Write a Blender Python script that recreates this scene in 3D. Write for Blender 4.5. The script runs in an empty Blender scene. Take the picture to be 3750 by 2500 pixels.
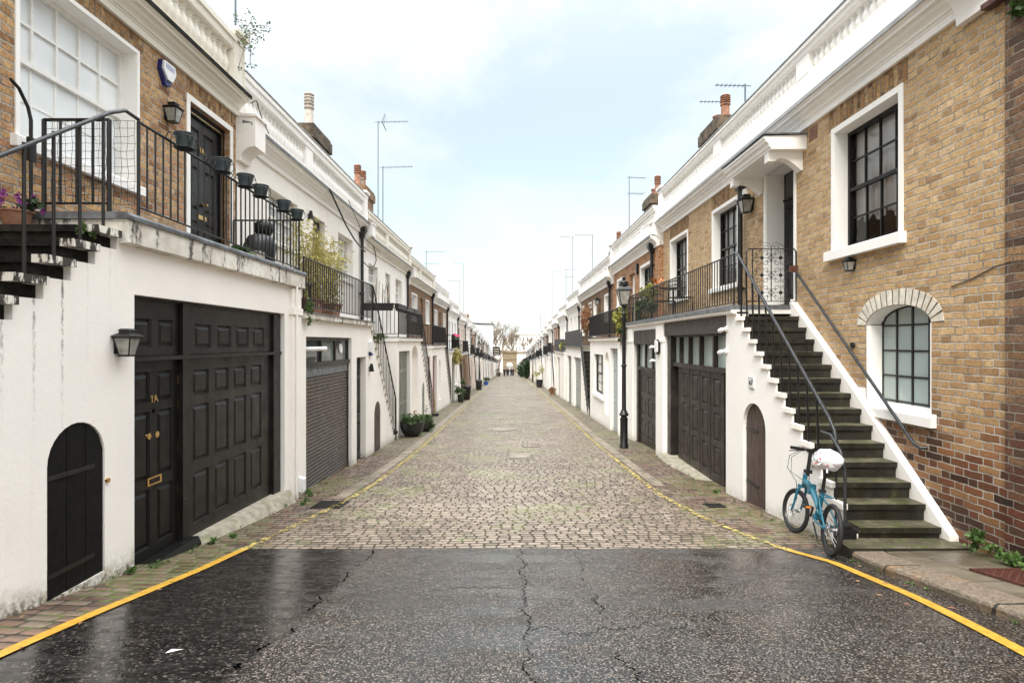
import bpy, math, random
from mathutils import Vector, Matrix, noise as mnoise
R = random.Random(7)
S = bpy.context.scene
COL = S.collection
rad = math.radians

# ------------------------------------------------------------------ ground profile (street falls away from the camera)
GP = [(-12, -.1), (0, -1.30), (3.1, -1.70), (3.64, -1.775), (4.95, -1.98), (5.74, -2.08), (7.2, -2.23), (8.8, -2.37), (12.5, -2.57), (16, -2.74),
      (23.5, -3.0), (34, -3.43), (41, -3.73), (55, -4.3), (120, -7.08), (160, -8.55), (200, -9.7), (400, -13)]
def G(y):
    for (a, za), (b, zb) in zip(GP, GP[1:]):
        if y <= b:
            return za + (zb - za) * (y - a) / (b - a)
    return GP[-1][1]

# ------------------------------------------------------------------ mesh builder
class MB:
    def __init__(s): s.v = []; s.f = []
    def add(s, vs, fs):
        o = len(s.v); s.v += [tuple(p) for p in vs]; s.f += [tuple(i + o for i in f) for f in fs]; return s
    def quad(s, a, b, c, d): return s.add([a, b, c, d], [(0, 1, 2, 3)])
    def box(s, x0, x1, y0, y1, z0, z1):
        if x0 > x1: x0, x1 = x1, x0
        if y0 > y1: y0, y1 = y1, y0
        if z0 > z1: z0, z1 = z1, z0
        return s.add([(x0, y0, z0), (x1, y0, z0), (x1, y1, z0), (x0, y1, z0), (x0, y0, z1), (x1, y0, z1), (x1, y1, z1), (x0, y1, z1)],
                     [(0, 3, 2, 1), (4, 5, 6, 7), (0, 1, 5, 4), (1, 2, 6, 5), (2, 3, 7, 6), (3, 0, 4, 7)])
    def loft(s, rings, closed=True, caps=True):
        n = len(rings[0]); vs = [p for r in rings for p in r]; fs = []
        for i in range(len(rings) - 1):
            for j in range(n if closed else n - 1):
                k = (j + 1) % n
                fs.append((i * n + j, i * n + k, (i + 1) * n + k, (i + 1) * n + j))
        if caps and closed:
            fs.append(tuple(range(n - 1, -1, -1))); fs.append(tuple((len(rings) - 1) * n + j for j in range(n)))
        return s.add(vs, fs)
    def prism(s, prof, y0, y1):            # profile [(x,z)] extruded along y
        return s.loft([[(x, y0, z) for x, z in prof], [(x, y1, z) for x, z in prof]])
    def prismx(s, prof, x0, x1):           # profile [(y,z)] extruded along x
        return s.loft([[(x0, y, z) for y, z in prof], [(x1, y, z) for y, z in prof]])
    def prismz(s, prof, z0, z1):
        return s.loft([[(x, y, z0) for x, y in prof], [(x, y, z1) for x, y in prof]])
    def lathe(s, prof, c=(0, 0, 0), n=12, axis='z'):   # prof [(r,h)]
        rings = []
        for r, h in prof:
            ring = []
            for i in range(n):
                a = 2 * math.pi * (i + .5) / n; u, w = r * math.cos(a), r * math.sin(a)
                p = (u, w, h) if axis == 'z' else ((h, u, w) if axis == 'x' else (w, h, u))
                ring.append((c[0] + p[0], c[1] + p[1], c[2] + p[2]))
            rings.append(ring)
        return s.loft(rings)
    def tube(s, pts, r, n=8):
        pts = [Vector(p) for p in pts]; rr = r if isinstance(r, (list, tuple)) else [r] * len(pts)
        rings = []; up = None
        for i, p in enumerate(pts):
            t = (pts[min(i + 1, len(pts) - 1)] - pts[max(i - 1, 0)])
            t = t.normalized() if t.length > 1e-9 else Vector((0, 0, 1))
            if up is None:
                up = Vector((1, 0, 0)) if abs(t.z) > .7 else Vector((0, 0, 1))
            a = t.cross(up)
            if a.length < 1e-4: a = t.cross(Vector((0, 1, .3)))
            a.normalize(); b = t.cross(a).normalized(); up = b.cross(t).normalized() if False else up
            rings.append([p + (a * math.cos(2 * math.pi * k / n) + b * math.sin(2 * math.pi * k / n)) * rr[i] for k in range(n)])
        return s.loft(rings)
    def torus(s, c, R_, r, axis='x', n=28, m=8, a0=0, a1=2 * math.pi):
        full = abs(a1 - a0 - 2 * math.pi) < 1e-6
        pts = []
        for i in range(n + (0 if full else 1)):
            a = a0 + (a1 - a0) * i / n; ring = []
            for j in range(m):
                b = 2 * math.pi * j / m; q = R_ + r * math.cos(b); w = r * math.sin(b)
                u, v = q * math.cos(a), q * math.sin(a)
                p = (w, u, v) if axis == 'x' else ((u, v, w) if axis == 'z' else (u, w, v))
                ring.append((c[0] + p[0], c[1] + p[1], c[2] + p[2]))
            pts.append(ring)
        if full: pts.append(pts[0])
        return s.loft(pts, caps=not full)
    def mesh(s, name, mats, smooth=None):
        me = bpy.data.meshes.new(name); me.from_pydata(s.v, [], s.f)
        for m in (mats if isinstance(mats, (list, tuple)) else [mats]): me.materials.append(m)
        if smooth: me.shade_smooth() if hasattr(me, 'shade_smooth') else None; me.set_sharp_from_angle(angle=rad(smooth))
        me.update(); return me

ORG = {}
def link(o, parent=None, loc=(0, 0, 0)):
    COL.objects.link(o)
    if parent is not None:
        o.parent = parent; po = ORG[parent]
        o.location = Vector(loc) - po
    else: o.location = loc
    ORG[o] = Vector(loc); return o
def meta(o, label=None, cat=None, group=None, kind=None):
    if label: o['label'] = label
    if cat: o['category'] = cat
    if group: o['group'] = group
    if kind: o['kind'] = kind
    return o
def thing(name, label, cat, loc=(0, 0, 0), group=None):
    o = bpy.data.objects.new(name, None); o.empty_display_size = .1
    link(o, None, loc); return meta(o, label, cat, group)
def part(name, mb, mat, parent, smooth=None, label=None):       # mesh given in world coordinates
    if not mb.f: return None
    o0 = ORG[parent]
    mb.v = [(x - o0.x, y - o0.y, z - o0.z) for x, y, z in mb.v]
    o = bpy.data.objects.new(name, mb.mesh(name, mat, smooth)); o.parent = parent; COL.objects.link(o); ORG[o] = o0.copy()
    if label: o['label'] = label
    return o
def solo(name, mb, mat, label=None, cat=None, group=None, kind=None, smooth=None, loc=(0, 0, 0)):
    mb.v = [(x - loc[0], y - loc[1], z - loc[2]) for x, y, z in mb.v]
    o = bpy.data.objects.new(name, mb.mesh(name, mat, smooth)); link(o, None, loc); return meta(o, label, cat, group, kind)
def inst(name, me, parent, loc, rot=None, scale=None):
    o = bpy.data.objects.new(name, me); link(o, parent, loc)
    if rot: o.rotation_euler = rot
    if scale: o.scale = scale
    return o
def copy_tree(o, parent=None):
    c = o.copy(); COL.objects.link(c)
    if parent is not None: c.parent = parent
    ORG[c] = ORG.get(o, Vector())
    for ch in [q for q in o.children]: copy_tree(ch, c)
    return c

# ------------------------------------------------------------------ node helpers
class N:
    def __init__(s, name):
        s.m = bpy.data.materials.new(name); s.m.use_nodes = True; s.t = s.m.node_tree; s.n = s.t.nodes; s.l = s.t.links
        s.b = s.n['Principled BSDF']; s.out = s.n['Material Output']; g = s.n.new('ShaderNodeNewGeometry'); s.g = g; s.P = g.outputs['Position']
        sp = s.n.new('ShaderNodeSeparateXYZ'); s.l.new(s.P, sp.inputs[0]); s.x, s.y, s.z = sp.outputs
    def set(s, inp, v):
        if v is None: return
        if hasattr(v, 'is_linked') or isinstance(v, bpy.types.NodeSocket): s.l.new(v, inp)
        else:
            if inp.type == 'RGBA' and len(v) == 3: v = (*v, 1)
            inp.default_value = v
    def m1(s, op, a, b=None, c=None, clamp=False):
        n = s.n.new('ShaderNodeMath'); n.operation = op; n.use_clamp = clamp
        s.set(n.inputs[0], a)
        if b is not None: s.set(n.inputs[1], b)
        if c is not None: s.set(n.inputs[2], c)
        return n.outputs[0]
    def add(s, a, b): return s.m1('ADD', a, b)
    def sub(s, a, b): return s.m1('SUBTRACT', a, b)
    def mul(s, a, b): return s.m1('MULTIPLY', a, b)
    def xyz(s, x, y, z):
        n = s.n.new('ShaderNodeCombineXYZ')
        for i, v in enumerate((x, y, z)): s.set(n.inputs[i], v)
        return n.outputs[0]
    def vmul(s, v, k):
        n = s.n.new('ShaderNodeVectorMath'); n.operation = 'MULTIPLY'; s.set(n.inputs[0], v); n.inputs[1].default_value = k; return n.outputs[0]
    def vadd(s, v, k):
        n = s.n.new('ShaderNodeVectorMath'); n.operation = 'ADD'; s.set(n.inputs[0], v); s.set(n.inputs[1], k); return n.outputs[0]
    def noise(s, scale, vec=None, detail=3, rough=.55, dist=0, col=False):
        n = s.n.new('ShaderNodeTexNoise'); s.l.new(vec if vec is not None else s.P, n.inputs['Vector'])
        n.inputs['Scale'].default_value = scale; n.inputs['Detail'].default_value = detail; n.inputs['Roughness'].default_value = rough; n.inputs['Distortion'].default_value = dist
        return n.outputs['Color' if col else 'Fac']
    def vor(s, scale, vec=None, feat='F1', out='Distance', rnd=1):
        n = s.n.new('ShaderNodeTexVoronoi'); n.feature = feat; s.l.new(vec if vec is not None else s.P, n.inputs['Vector'])
        n.inputs['Scale'].default_value = scale; n.inputs['Randomness'].default_value = rnd; return n.outputs[out]
    def white(s, vec, out='Value'):
        n = s.n.new('ShaderNodeTexWhiteNoise'); n.noise_dimensions = '3D'; s.l.new(vec, n.inputs[0]); return n.outputs[out]
    def ramp(s, fac, stops, interp='LINEAR'):
        n = s.n.new('ShaderNodeValToRGB'); s.set(n.inputs[0], fac); cr = n.color_ramp; cr.interpolation = interp
        while len(cr.elements) < len(stops): cr.elements.new(.5)
        for e, (p, c) in zip(cr.elements, stops):
            e.position = p; e.color = (c, c, c, 1) if isinstance(c, (int, float)) else (*c, 1)
        return n.outputs[0]
    def step(s, v, a, b):                 # smoothstep mask
        n = s.n.new('ShaderNodeMapRange'); n.interpolation_type = 'SMOOTHSTEP'; s.set(n.inputs[0], v)
        n.inputs[1].default_value = a; n.inputs[2].default_value = b; return n.outputs[0]
    def mix(s, f, a, b, mode='MIX'):
        n = s.n.new('ShaderNodeMix'); n.data_type = 'RGBA'; n.blend_type = mode
        s.set(n.inputs[0], f); s.set(n.inputs[6], a); s.set(n.inputs[7], b); return n.outputs[2]
    def bump(s, h, strength=.5, dist=.01, nrm=None):
        n = s.n.new('ShaderNodeBump'); n.inputs['Strength'].default_value = strength; n.inputs['Distance'].default_value = dist
        s.l.new(h, n.inputs['Height'])
        if nrm is not None: s.l.new(nrm, n.inputs['Normal'])
        return n.outputs[0]
    def fin(s, col=None, rough=None, nrm=None, metal=None, spec=None, coat=None):
        b = s.b
        if col is not None: s.set(b.inputs['Base Color'], col)
        if rough is not None: s.set(b.inputs['Roughness'], rough)
        if nrm is not None: s.set(b.inputs['Normal'], nrm)
        if metal is not None: b.inputs['Metallic'].default_value = metal
        if spec is not None: b.inputs['Specular IOR Level'].default_value = spec
        if coat is not None: b.inputs['Coat Weight'].default_value = coat
        return s.m
    def hg(s):                            # height above the street (approximate ground profile)
        a = s.add(s.mul(s.y, -.12), -1.36); b = s.add(s.mul(s.y, -.041), -2.05)
        return s.sub(s.z, s.m1('MAXIMUM', a, b))
    def wallu(s):
        n = s.n.new('ShaderNodeSeparateXYZ'); s.l.new(s.g.outputs['True Normal'], n.inputs[0])
        k = s.m1('GREATER_THAN', s.m1('ABSOLUTE', n.outputs[0]), .6)
        return s.add(s.mul(s.y, k), s.mul(s.x, s.sub(1, k)))

def paint(name, c, rough=.45, var=.12, bump=.15, scale=14, metal=0, dirt=None, spec=None, stretch=None):
    n = N(name); v = n.vmul(n.P, stretch) if stretch else n.P
    f = n.noise(scale, v, 4); c2 = tuple(max(0, q * (1 - var * 2)) for q in c); c3 = tuple(min(1, q * (1 + var)) for q in c)
    col = n.ramp(f, [(.3, c2), (.7, c3)])
    if dirt:
        dm = n.mul(n.step(n.noise(3.1, n.P, 5, .65), .5, .72), .75); col = n.mix(dm, col, dirt)
    r = n.ramp(n.noise(6, n.P, 3), [(.3, max(.05, rough - .1)), (.7, min(1, rough + .12))])
    return n.fin(col, r, n.bump(n.noise(scale * 4, n.P, 3), bump, .004), metal, spec)

def brick(name, pal, mortar, dark=None, vertical=False, ch=.075, soot=.25, mort_w=.0055, grime=(.05, .04, .03), bump=1.0, painted=None):
    n = N(name); u = n.wallu(); v = n.z
    w = n.noise(5, n.P, 3, .5, 0, True); sp = n.n.new('ShaderNodeSeparateXYZ'); n.l.new(w, sp.inputs[0])
    u = n.add(u, n.mul(n.sub(sp.outputs[0], .5), .03)); v = n.add(v, n.mul(n.sub(sp.outputs[1], .5), .03))
    if vertical: u, v = v, u
    P_ = ch * 4.5; rv = n.m1('DIVIDE', v, ch); row = n.m1('FLOOR', rv); fv = n.m1('FRACT', rv)
    par = n.m1('MODULO', n.m1('ABSOLUTE', row), 2.0)
    rr = n.white(n.xyz(row, 3.3, 1.7)); 
    uu = n.add(n.add(n.m1('DIVIDE', u, P_), n.mul(par, .5)), n.mul(rr, .05)); k = n.m1('FLOOR', uu); t = n.m1('FRACT', uu)
    isS = n.m1('LESS_THAN', t, .667)
    dS = n.m1('MINIMUM', t, n.m1('ABSOLUTE', n.sub(.667, t))); dH = n.m1('MINIMUM', n.m1('ABSOLUTE', n.sub(t, .667)), n.sub(1.0, t))
    dh = n.mul(n.add(n.mul(dS, isS), n.mul(dH, n.sub(1, isS))), P_)
    dv = n.mul(n.m1('MINIMUM', fv, n.sub(1.0, fv)), ch)
    d = n.m1('MINIMUM', dh, dv); d = n.add(d, n.mul(n.sub(n.noise(45, n.P, 2), .5), .005))
    face = n.step(d, mort_w * .6, mort_w * 1.5)
    idv = n.xyz(row, n.add(n.mul(k, 2), isS), 5.1); rid = n.white(idv)
    stops = [(i / (len(pal) - 1) if len(pal) > 1 else 0, c) for i, c in enumerate(pal)]
    col = n.ramp(rid, stops)
    fine = n.noise(38, n.P, 5, .7); col = n.mix(n.mul(n.step(fine, .4, .66), .6), col, tuple(q * .55 for q in pal[0])); sp2 = n.noise(120, n.P, 3, .7); col = n.mix(n.mul(n.step(sp2, .58, .68), .55), col, (.05, .03, .018))
    pale = n.noise(9, n.P, 4, .6); col = n.mix(n.mul(n.step(pale, .5, .75), .35), col, tuple(min(1, q * 1.5) for q in pal[-1]))
    if dark:                               # darker, redder bricks and soot where the wall really is built of them (band with an uneven edge)
        hh = n.add(n.hg(), n.mul(n.noise(.9, n.P, 4), 1.1))
        rid2 = n.white(n.vadd(idv, (7.7, 1.3, 2.2))); hh2 = n.add(hh, n.mul(n.sub(rid2, .5), .7)); dk = n.sub(1, n.step(hh2, dark[0], dark[1]))
        col = n.mix(dk, col, n.mix(n.mul(fine, .5), n.ramp(rid2, [(0, dark[2]), (.5, dark[3]), (1, dark[4])]), (.05, .03, .02)))
        if len(dark) > 5:
            d2 = D2 = n.sub(1, n.step(n.add(hh2, n.mul(n.step(n.y, 5.3, 6.4), -.55)), dark[5], dark[6])); col = n.mix(n.mul(d2, .9), col, n.ramp(rid2, [(0, (.03, .02, .016)), (.5, (.085, .045, .03)), (1, (.2, .075, .038))]))
    sm = n.step(n.noise(.7, n.P, 5, .6), .5, .8); col = n.mix(n.mul(sm, soot), col, grime)
    mc = n.mix(n.step(n.noise(7, n.P, 4), .4, .7), mortar, tuple(q * .45 for q in mortar))
    if dark and len(dark) > 5: mc = n.mix(n.mul(D2, .8), mc, (.15, .115, .085))
    if painted: col = n.mix(.92, col, painted); mc = tuple(q * .9 for q in painted)
    rv2 = n.white(n.vadd(idv, (1.1, 9.9, 3.3))); col = n.mix(1.0, col, n.ramp(rv2, [(0, (.6, .55, .52)), (.07, (.86, .83, .8)), (.35, (1, 1, 1)), (1, (1.0, 1.0, 1.0))]), 'MULTIPLY')
    bigv = n.noise(1.1, n.P, 3); col = n.mix(n.step(bigv, .38, .66), n.mix(1.0, col, (.93, .9, .87), 'MULTIPLY'), n.mix(1.0, col, (1.0, .98, .95), 'MULTIPLY'))
    out = n.mix(face, mc, col)
    h = n.add(n.add(n.mul(face, .9), n.mul(fine, .45)), n.mul(rid, .35))
    return n.fin(out, .88, n.bump(h, bump, .014), spec=.25)

def stucco(name, c, dirt=(.16, .13, .09), amount=1.0, drips=None, green=True):
    n = N(name)
    col = n.ramp(n.noise(1.3, n.P, 5, .6), [(.3, tuple(q * .93 for q in c)), (.65, c)])
    st = n.noise(7, n.vmul(n.P, (1, 1, .06)), 4, .6); col = n.mix(n.mul(n.step(st, .56, .8), (.14 * amount)), col, tuple(q * .6 for q in c))
    sp = n.step(n.noise(60, n.P, 2), .7, .78); col = n.mix(n.mul(sp, .25 * amount), col, dirt)
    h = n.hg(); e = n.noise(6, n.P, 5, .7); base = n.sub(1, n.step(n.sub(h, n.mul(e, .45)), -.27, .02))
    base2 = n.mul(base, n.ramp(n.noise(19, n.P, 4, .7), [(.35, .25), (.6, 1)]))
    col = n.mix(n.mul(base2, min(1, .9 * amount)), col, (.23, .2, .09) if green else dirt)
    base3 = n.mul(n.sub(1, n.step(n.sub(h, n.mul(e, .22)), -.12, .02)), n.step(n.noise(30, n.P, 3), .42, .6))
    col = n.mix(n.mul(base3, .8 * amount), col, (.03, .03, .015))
    if drips:                              # rain runs below the tread ends
        y0, pitch, ymax, ztop0, zs = drips
        k = n.m1('DIVIDE', n.sub(n.y, y0 - pitch / 2), pitch); fk = n.m1('ABSOLUTE', n.sub(n.m1('FRACT', k), .5))
        wob = n.mul(n.sub(n.noise(14, n.P, 3), .5), .09); core = n.sub(1, n.step(n.add(fk, wob), .01, .075))
        gap = n.step(n.noise(30, n.vmul(n.P, (1, 1, .5)), 4, .75), .4, .6); lim = n.mul(n.m1('LESS_THAN', n.y, ymax), n.add(.15, n.m1('GREATER_THAN', n.noise(7.7, n.xyz(n.m1('FLOOR', k), 5, 0)), .5)))
        ln = n.step(n.sub(n.z, n.mul(n.noise(2.7, n.xyz(n.m1('FLOOR', k), 0, 0)), 1.6)), -1.7, .3)
        col = n.mix(n.mul(n.mul(n.mul(core, gap), lim), n.mul(ln, .95)), col, (.035, .03, .022))
    return n.fin(col, .75, n.bump(n.noise(28, n.P, 5, .6), .35, .006), spec=.3)

def pane(name, c, rough=.04, var=.15, scale=1.2, spec=.6, coat=0):
    n = N(name); f = n.noise(scale, n.P, 3)
    return n.fin(n.ramp(f, [(.3, tuple(q * (1 - var) for q in c)), (.7, tuple(min(1, q * (1 + var)) for q in c))]), rough, n.bump(n.noise(2.2, n.P, 1), .05, .02), spec=spec, coat=coat)
def clearglass(name):
    n = N(name); tr = n.n.new('ShaderNodeBsdfTransparent'); gl = n.n.new('ShaderNodeBsdfGlossy'); gl.inputs['Roughness'].default_value = .02
    fr = n.n.new('ShaderNodeFresnel'); fr.inputs[0].default_value = 1.5; mx = n.n.new('ShaderNodeMixShader')
    n.l.new(n.bump(n.noise(1.7, n.P, 1), .04, .02), gl.inputs['Normal'])
    n.l.new(fr.outputs[0], mx.inputs[0]); n.l.new(tr.outputs[0], mx.inputs[1]); n.l.new(gl.outputs[0], mx.inputs[2]); n.l.new(mx.outputs[0], n.out.inputs[0]); return n.m

def leafmat(name, c1, c2, rough=.55):
    n = N(name); oi = n.white(n.vmul(n.P, (1, 1, 1))); f = n.noise(11, n.P, 2)
    col = n.ramp(f, [(.35, c1), (.65, c2)]); n.b.inputs['Subsurface Weight'].default_value = 0
    tr = n.n.new('ShaderNodeBsdfTranslucent'); n.l.new(col, tr.inputs[0]); mx = n.n.new('ShaderNodeMixShader'); mx.inputs[0].default_value = .25
    n.fin(col, rough); n.l.new(n.b.outputs[0], mx.inputs[1]); n.l.new(tr.outputs[0], mx.inputs[2]); n.l.new(mx.outputs[0], n.out.inputs[0]); return n.m

# ------------------------------------------------------------------ materials
STOCK = [(.15, .075, .03), (.3, .16, .07), (.42, .24, .105), (.5, .32, .15), (.36, .21, .1), (.55, .37, .19)]
M = {}
M['brickL'] = brick('stock_brick_warm', [(.26, .13, .065), (.52, .31, .15), (.64, .42, .2), (.54, .32, .17), (.68, .48, .28), (.48, .23, .13), (.58, .4, .23)], (.46, .42, .36), soot=.22, dark=(.2, 3.2, (.09, .045, .025), (.3, .13, .05), (.26, .15, .07)), mort_w=.006)
M['brickR'] = brick('stock_brick_yellow', [(.47, .3, .15), (.57, .38, .195), (.62, .43, .225), (.54, .345, .175), (.67, .485, .275), (.58, .38, .19), (.64, .47, .3)], (.56, .5, .42), dark=(1.1, 2.6, (.1, .05, .03), (.3, .1, .04), (.34, .2, .09), .35, 1.65), mort_w=.006, soot=.12)
M['soldier'] = brick('soldier_course_brick', STOCK, (.3, .26, .2), vertical=True, mort_w=.006, soot=.2)
M['brickO'] = brick('orange_brick', [(.34, .15, .06), (.5, .25, .12), (.58, .32, .17), (.45, .2, .09)], (.5, .42, .34), soot=.1)
M['brickB'] = brick('brown_brick', [(.16, .09, .05), (.28, .16, .09), (.36, .22, .13), (.24, .13, .07)], (.4, .34, .27), soot=.2)
M['brickD'] = brick('sooty_brick', [(.09, .06, .045), (.17, .1, .07), (.26, .16, .1), (.4, .24, .12), (.13, .085, .065)], (.3, .25, .2), soot=.5, dark=(.8, 2.4, (.02, .014, .012), (.16, .045, .025), (.06, .035, .025)), grime=(.07, .055, .05))
M['brickW'] = brick('white_painted_brick', [(.5, .5, .5), (.6, .6, .6)], (.6, .6, .6), painted=(.76, .73, .68), soot=.05, bump=.5)
M['archbrick'] = paint('pale_voussoir_brick', (.72, .66, .56), .85, .14, .6, 9, dirt=(.5, .42, .32))
M['mortar'] = paint('lime_mortar', (.12, .09, .06), .95, .15, .4)
M['white1'] = stucco('old_white_render', (.9, .85, .795), drips=(3.9, .247, 4.72, 1, 0))
M['white2'] = stucco('cream_render', (.9, .845, .785), amount=.6)
M['white3'] = stucco('bright_white_render', (.9, .87, .83), amount=.45)
M['pink'] = stucco('pale_pink_render', (.72, .6, .53), amount=.5)
M['trim'] = stucco('white_gloss_trim', (.9, .87, .83), amount=.3, green=False)
M['trimold'] = stucco('weathered_cornice', (.8, .75, .66), (.2, .17, .1), amount=1.6, green=False)
M['winw'] = paint('white_window_paint', (.8, .78, .74), .35, .04, .05)
M['black'] = paint('black_gloss_door', (.007, .0065, .006), .4, .3, .25, 30, spec=.3)
M['char'] = paint('charcoal_door_paint', (.014, .012, .011), .36, .25, .3, 5, dirt=(.022, .019, .016), spec=.3)
M['blackm'] = paint('matt_black_door', (.005, .005, .005), .6, .3, .3, 20, spec=.2)
M['brownb'] = paint('dark_brown_door', (.026, .02, .017), .42, .2, .3, 7, dirt=(.065, .054, .045), spec=.35)
M['clad'] = paint('weathered_timber_cladding', (.075, .06, .052), .7, .35, .5, 9, stretch=(1, 6, .3))
M['plank'] = paint('planked_brown_door', (.085, .057, .046), .6, .3, .4, 9, stretch=(1, 5, .4))
M['shutter'] = paint('bronze_roller_shutter', (.1, .078, .064), .3, .08, .02, 3, metal=.4)
M['sage'] = paint('grey_green_door', (.17, .18, .15), .4, .08, .1)
M['bluegrey'] = paint('blue_grey_door', (.33, .38, .38), .42, .07, .1)
M['greydoor'] = paint('mid_grey_door', (.3, .31, .29), .42, .08, .1)
M['red'] = paint('dark_red_door', (.2, .03, .03), .35, .1, .1)
M['iron'] = paint('black_painted_iron', (.009, .009, .009), .38, .3, .3, 40)
M['irong'] = paint('worn_grey_handrail', (.04, .042, .045), .35, .3, .3, 30, metal=.3)
M['lead'] = paint('lead_flashing', (.17, .18, .19), .5, .3, .4, 9, dirt=(.05, .05, .045))
M['leadl'] = paint('pale_lead_capping', (.42, .42, .42), .5, .15, .2, 6)
M['slabedge'] = None
M['grime'] = paint('black_grimed_stone', (.012, .01, .008), .8, .5, .9, 22, dirt=(.05, .042, .034), spec=.25)
M['mosstep'] = None
M['kerb'] = None
M['stone'] = paint('wet_york_stone', (.13, .115, .085), .35, .25, .4, 4, dirt=(.05, .045, .025))
M['conc'] = paint('mossy_concrete', (.36, .32, .25), .8, .2, .5, 9, dirt=(.18, .19, .07))
M['gold'] = paint('polished_brass', (.75, .5, .2), .22, .1, .05, metal=1)
M['silver'] = paint('brushed_steel', (.55, .55, .56), .3, .1, .05, metal=1)
M['plasw'] = paint('white_plastic', (.8, .8, .79), .35, .04, .03)
M['blue'] = paint('navy_blue_plastic', (.01, .018, .14), .3, .1, .03)
M['blueb'] = paint('bright_blue_plastic', (.02, .12, .5), .35, .1, .03)
M['lav'] = paint('lavender_print', (.42, .42, .62), .5, .05, .03)
M['potg'] = paint('dark_green_plastic', (.025, .04, .045), .4, .15, .05)
M['potb'] = paint('black_plastic_planter', (.022, .022, .023), .42, .2, .1)
M['terra'] = paint('terracotta', (.33, .16, .1), .85, .25, .3, 9, dirt=(.16, .09, .06))
M['potcream'] = paint('buff_chimney_pot', (.5, .44, .38), .8, .2, .4, 7, dirt=(.2, .15, .11))
M['chim'] = paint('sooty_chimney_render', (.12, .085, .055), .9, .45, .8, 5, dirt=(.05, .06, .02))
M['chimt'] = paint('buff_chimney_block', (.36, .27, .16), .9, .3, .5, 5)
M['alu'] = paint('galvanised_mast', (.13, .17, .2), .5, .1, .05, metal=.3)
M['slate'] = paint('slate_roof', (.1, .105, .11), .6, .2, .3, 8)
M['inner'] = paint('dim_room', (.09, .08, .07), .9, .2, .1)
M['curt'] = paint('white_net_curtain', (.78, .76, .72), .8, .1, .1, 5, stretch=(1, 9, .4))
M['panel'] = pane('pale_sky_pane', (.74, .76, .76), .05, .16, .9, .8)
M['paned'] = pane('dark_pane', (.05, .055, .055), .04, .4)
M['panem'] = pane('curtained_pane', (.42, .42, .4), .05, .35, 2.2)
M['panef'] = pane('green_frosted_pane', (.36, .42, .4), .12, .08, 1.5, .5)
M['paneg'] = pane('grey_green_reeded_pane', (.15, .18, .16), .1, .35, 2.5)
M['lampg'] = pane('lantern_glass', (.3, .29, .26), .08, .35, 12)
M['glass'] = clearglass('window_glass')
M['tyre'] = paint('tyre_rubber', (.014, .014, .015), .7, .2, .3, 40)
M['bike'] = paint('teal_bicycle_paint', (.016, .13, .19), .28, .08, .05)
M['bikeb'] = paint('black_bicycle_parts', (.012, .012, .013), .38, .2, .1)
M['orange'] = paint('orange_reflector', (.7, .2, .02), .3, .1, .05)
M['bamboo'] = leafmat('bamboo_leaf', (.3, .27, .06), (.52, .44, .16))
M['leaf'] = leafmat('mid_green_leaf', (.03, .07, .015), (.09, .14, .035))
M['leafd'] = leafmat('dark_green_leaf', (.012, .035, .01), (.04, .075, .022))
M['leafy'] = leafmat('yellow_green_leaf', (.2, .22, .03), (.38, .36, .08))
M['leafr'] = leafmat('russet_leaf', (.22, .07, .05), (.35, .22, .08))
M['weed'] = leafmat('weed_leaf', (.05, .1, .02), (.12, .2, .05))
M['purple'] = paint('purple_petals', (.28, .03, .26), .6, .4, .05, 60)
M['pinkf'] = paint('pink_petals', (.7, .06, .2), .6, .2, .05, 60)
M['bark'] = paint('winter_bark', (.2, .15, .1), .9, .3, .6, 6)
M['bamb_stem'] = paint('bamboo_cane', (.3, .25, .1), .6, .2, .1)
M['sand'] = paint('sandstone_arch', (.27, .21, .135), .85, .12, .4, 2, dirt=(.2, .155, .1))
M['cloth1'] = paint('black_coat', (.015, .015, .018), .8, .2, .1); M['cloth2'] = paint('blue_jeans', (.03, .05, .1), .8, .2, .1)
M['skin'] = paint('skin', (.5, .3, .22), .6, .05, .05); M['hair'] = paint('dark_hair', (.03, .02, .015), .6, .2, .1)
M['cable'] = paint('black_cable', (.015, .015, .016), .5, .1, .05)
M['rust'] = paint('rusty_manhole_iron', (.1, .035, .025), .45, .25, .5, 30)
M['redbase'] = paint('red_painted_sill', (.38, .1, .07), .7, .2, .3)
M['fence'] = paint('charcoal_fence_boards', (.035, .034, .036), .6, .25, .3, 8, stretch=(1, 8, .3))
M['chimp'] = paint('cream_flank', (.8, .8, .8), .8, .03, .1)
n = N('carrier_bag_plastic'); v = n.vor(22, None, 'F1'); m = n.mul(n.m1('LESS_THAN', v, .28), n.step(n.noise(5, n.P, 1), .5, .52))
M['bag'] = n.fin(n.mix(m, (.82, .82, .84), (.75, .06, .07)), .35, n.bump(n.noise(16, n.P, 4, .6, 1.5), .6, .02))
# balcony edge: white paint with black runs
n = N('stained_white_slab_edge'); a = n.noise(5.5, n.vmul(n.P, (1, 1, .12)), 5, .7); b = n.noise(22, n.P, 4, .7)
mk = n.mul(n.step(n.add(a, n.mul(n.sub(b, .5), .35)), .52, .64), .93)
c0 = n.ramp(n.noise(3, n.P, 4), [(.3, (.5, .45, .38)), (.6, (.78, .74, .67))])
M['slabedge'] = n.fin(n.mix(mk, c0, (.05, .042, .033)), .75, n.bump(b, .5, .006))
n = N('tread_end_paint'); a = n.noise(11, n.vmul(n.P, (1, 1, .3)), 4, .7); mk = n.step(a, .44, .52)
M['treadend'] = n.fin(n.mix(mk, (.72, .68, .6), (.04, .033, .027)), .75, n.bump(a, .5, .006))
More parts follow.
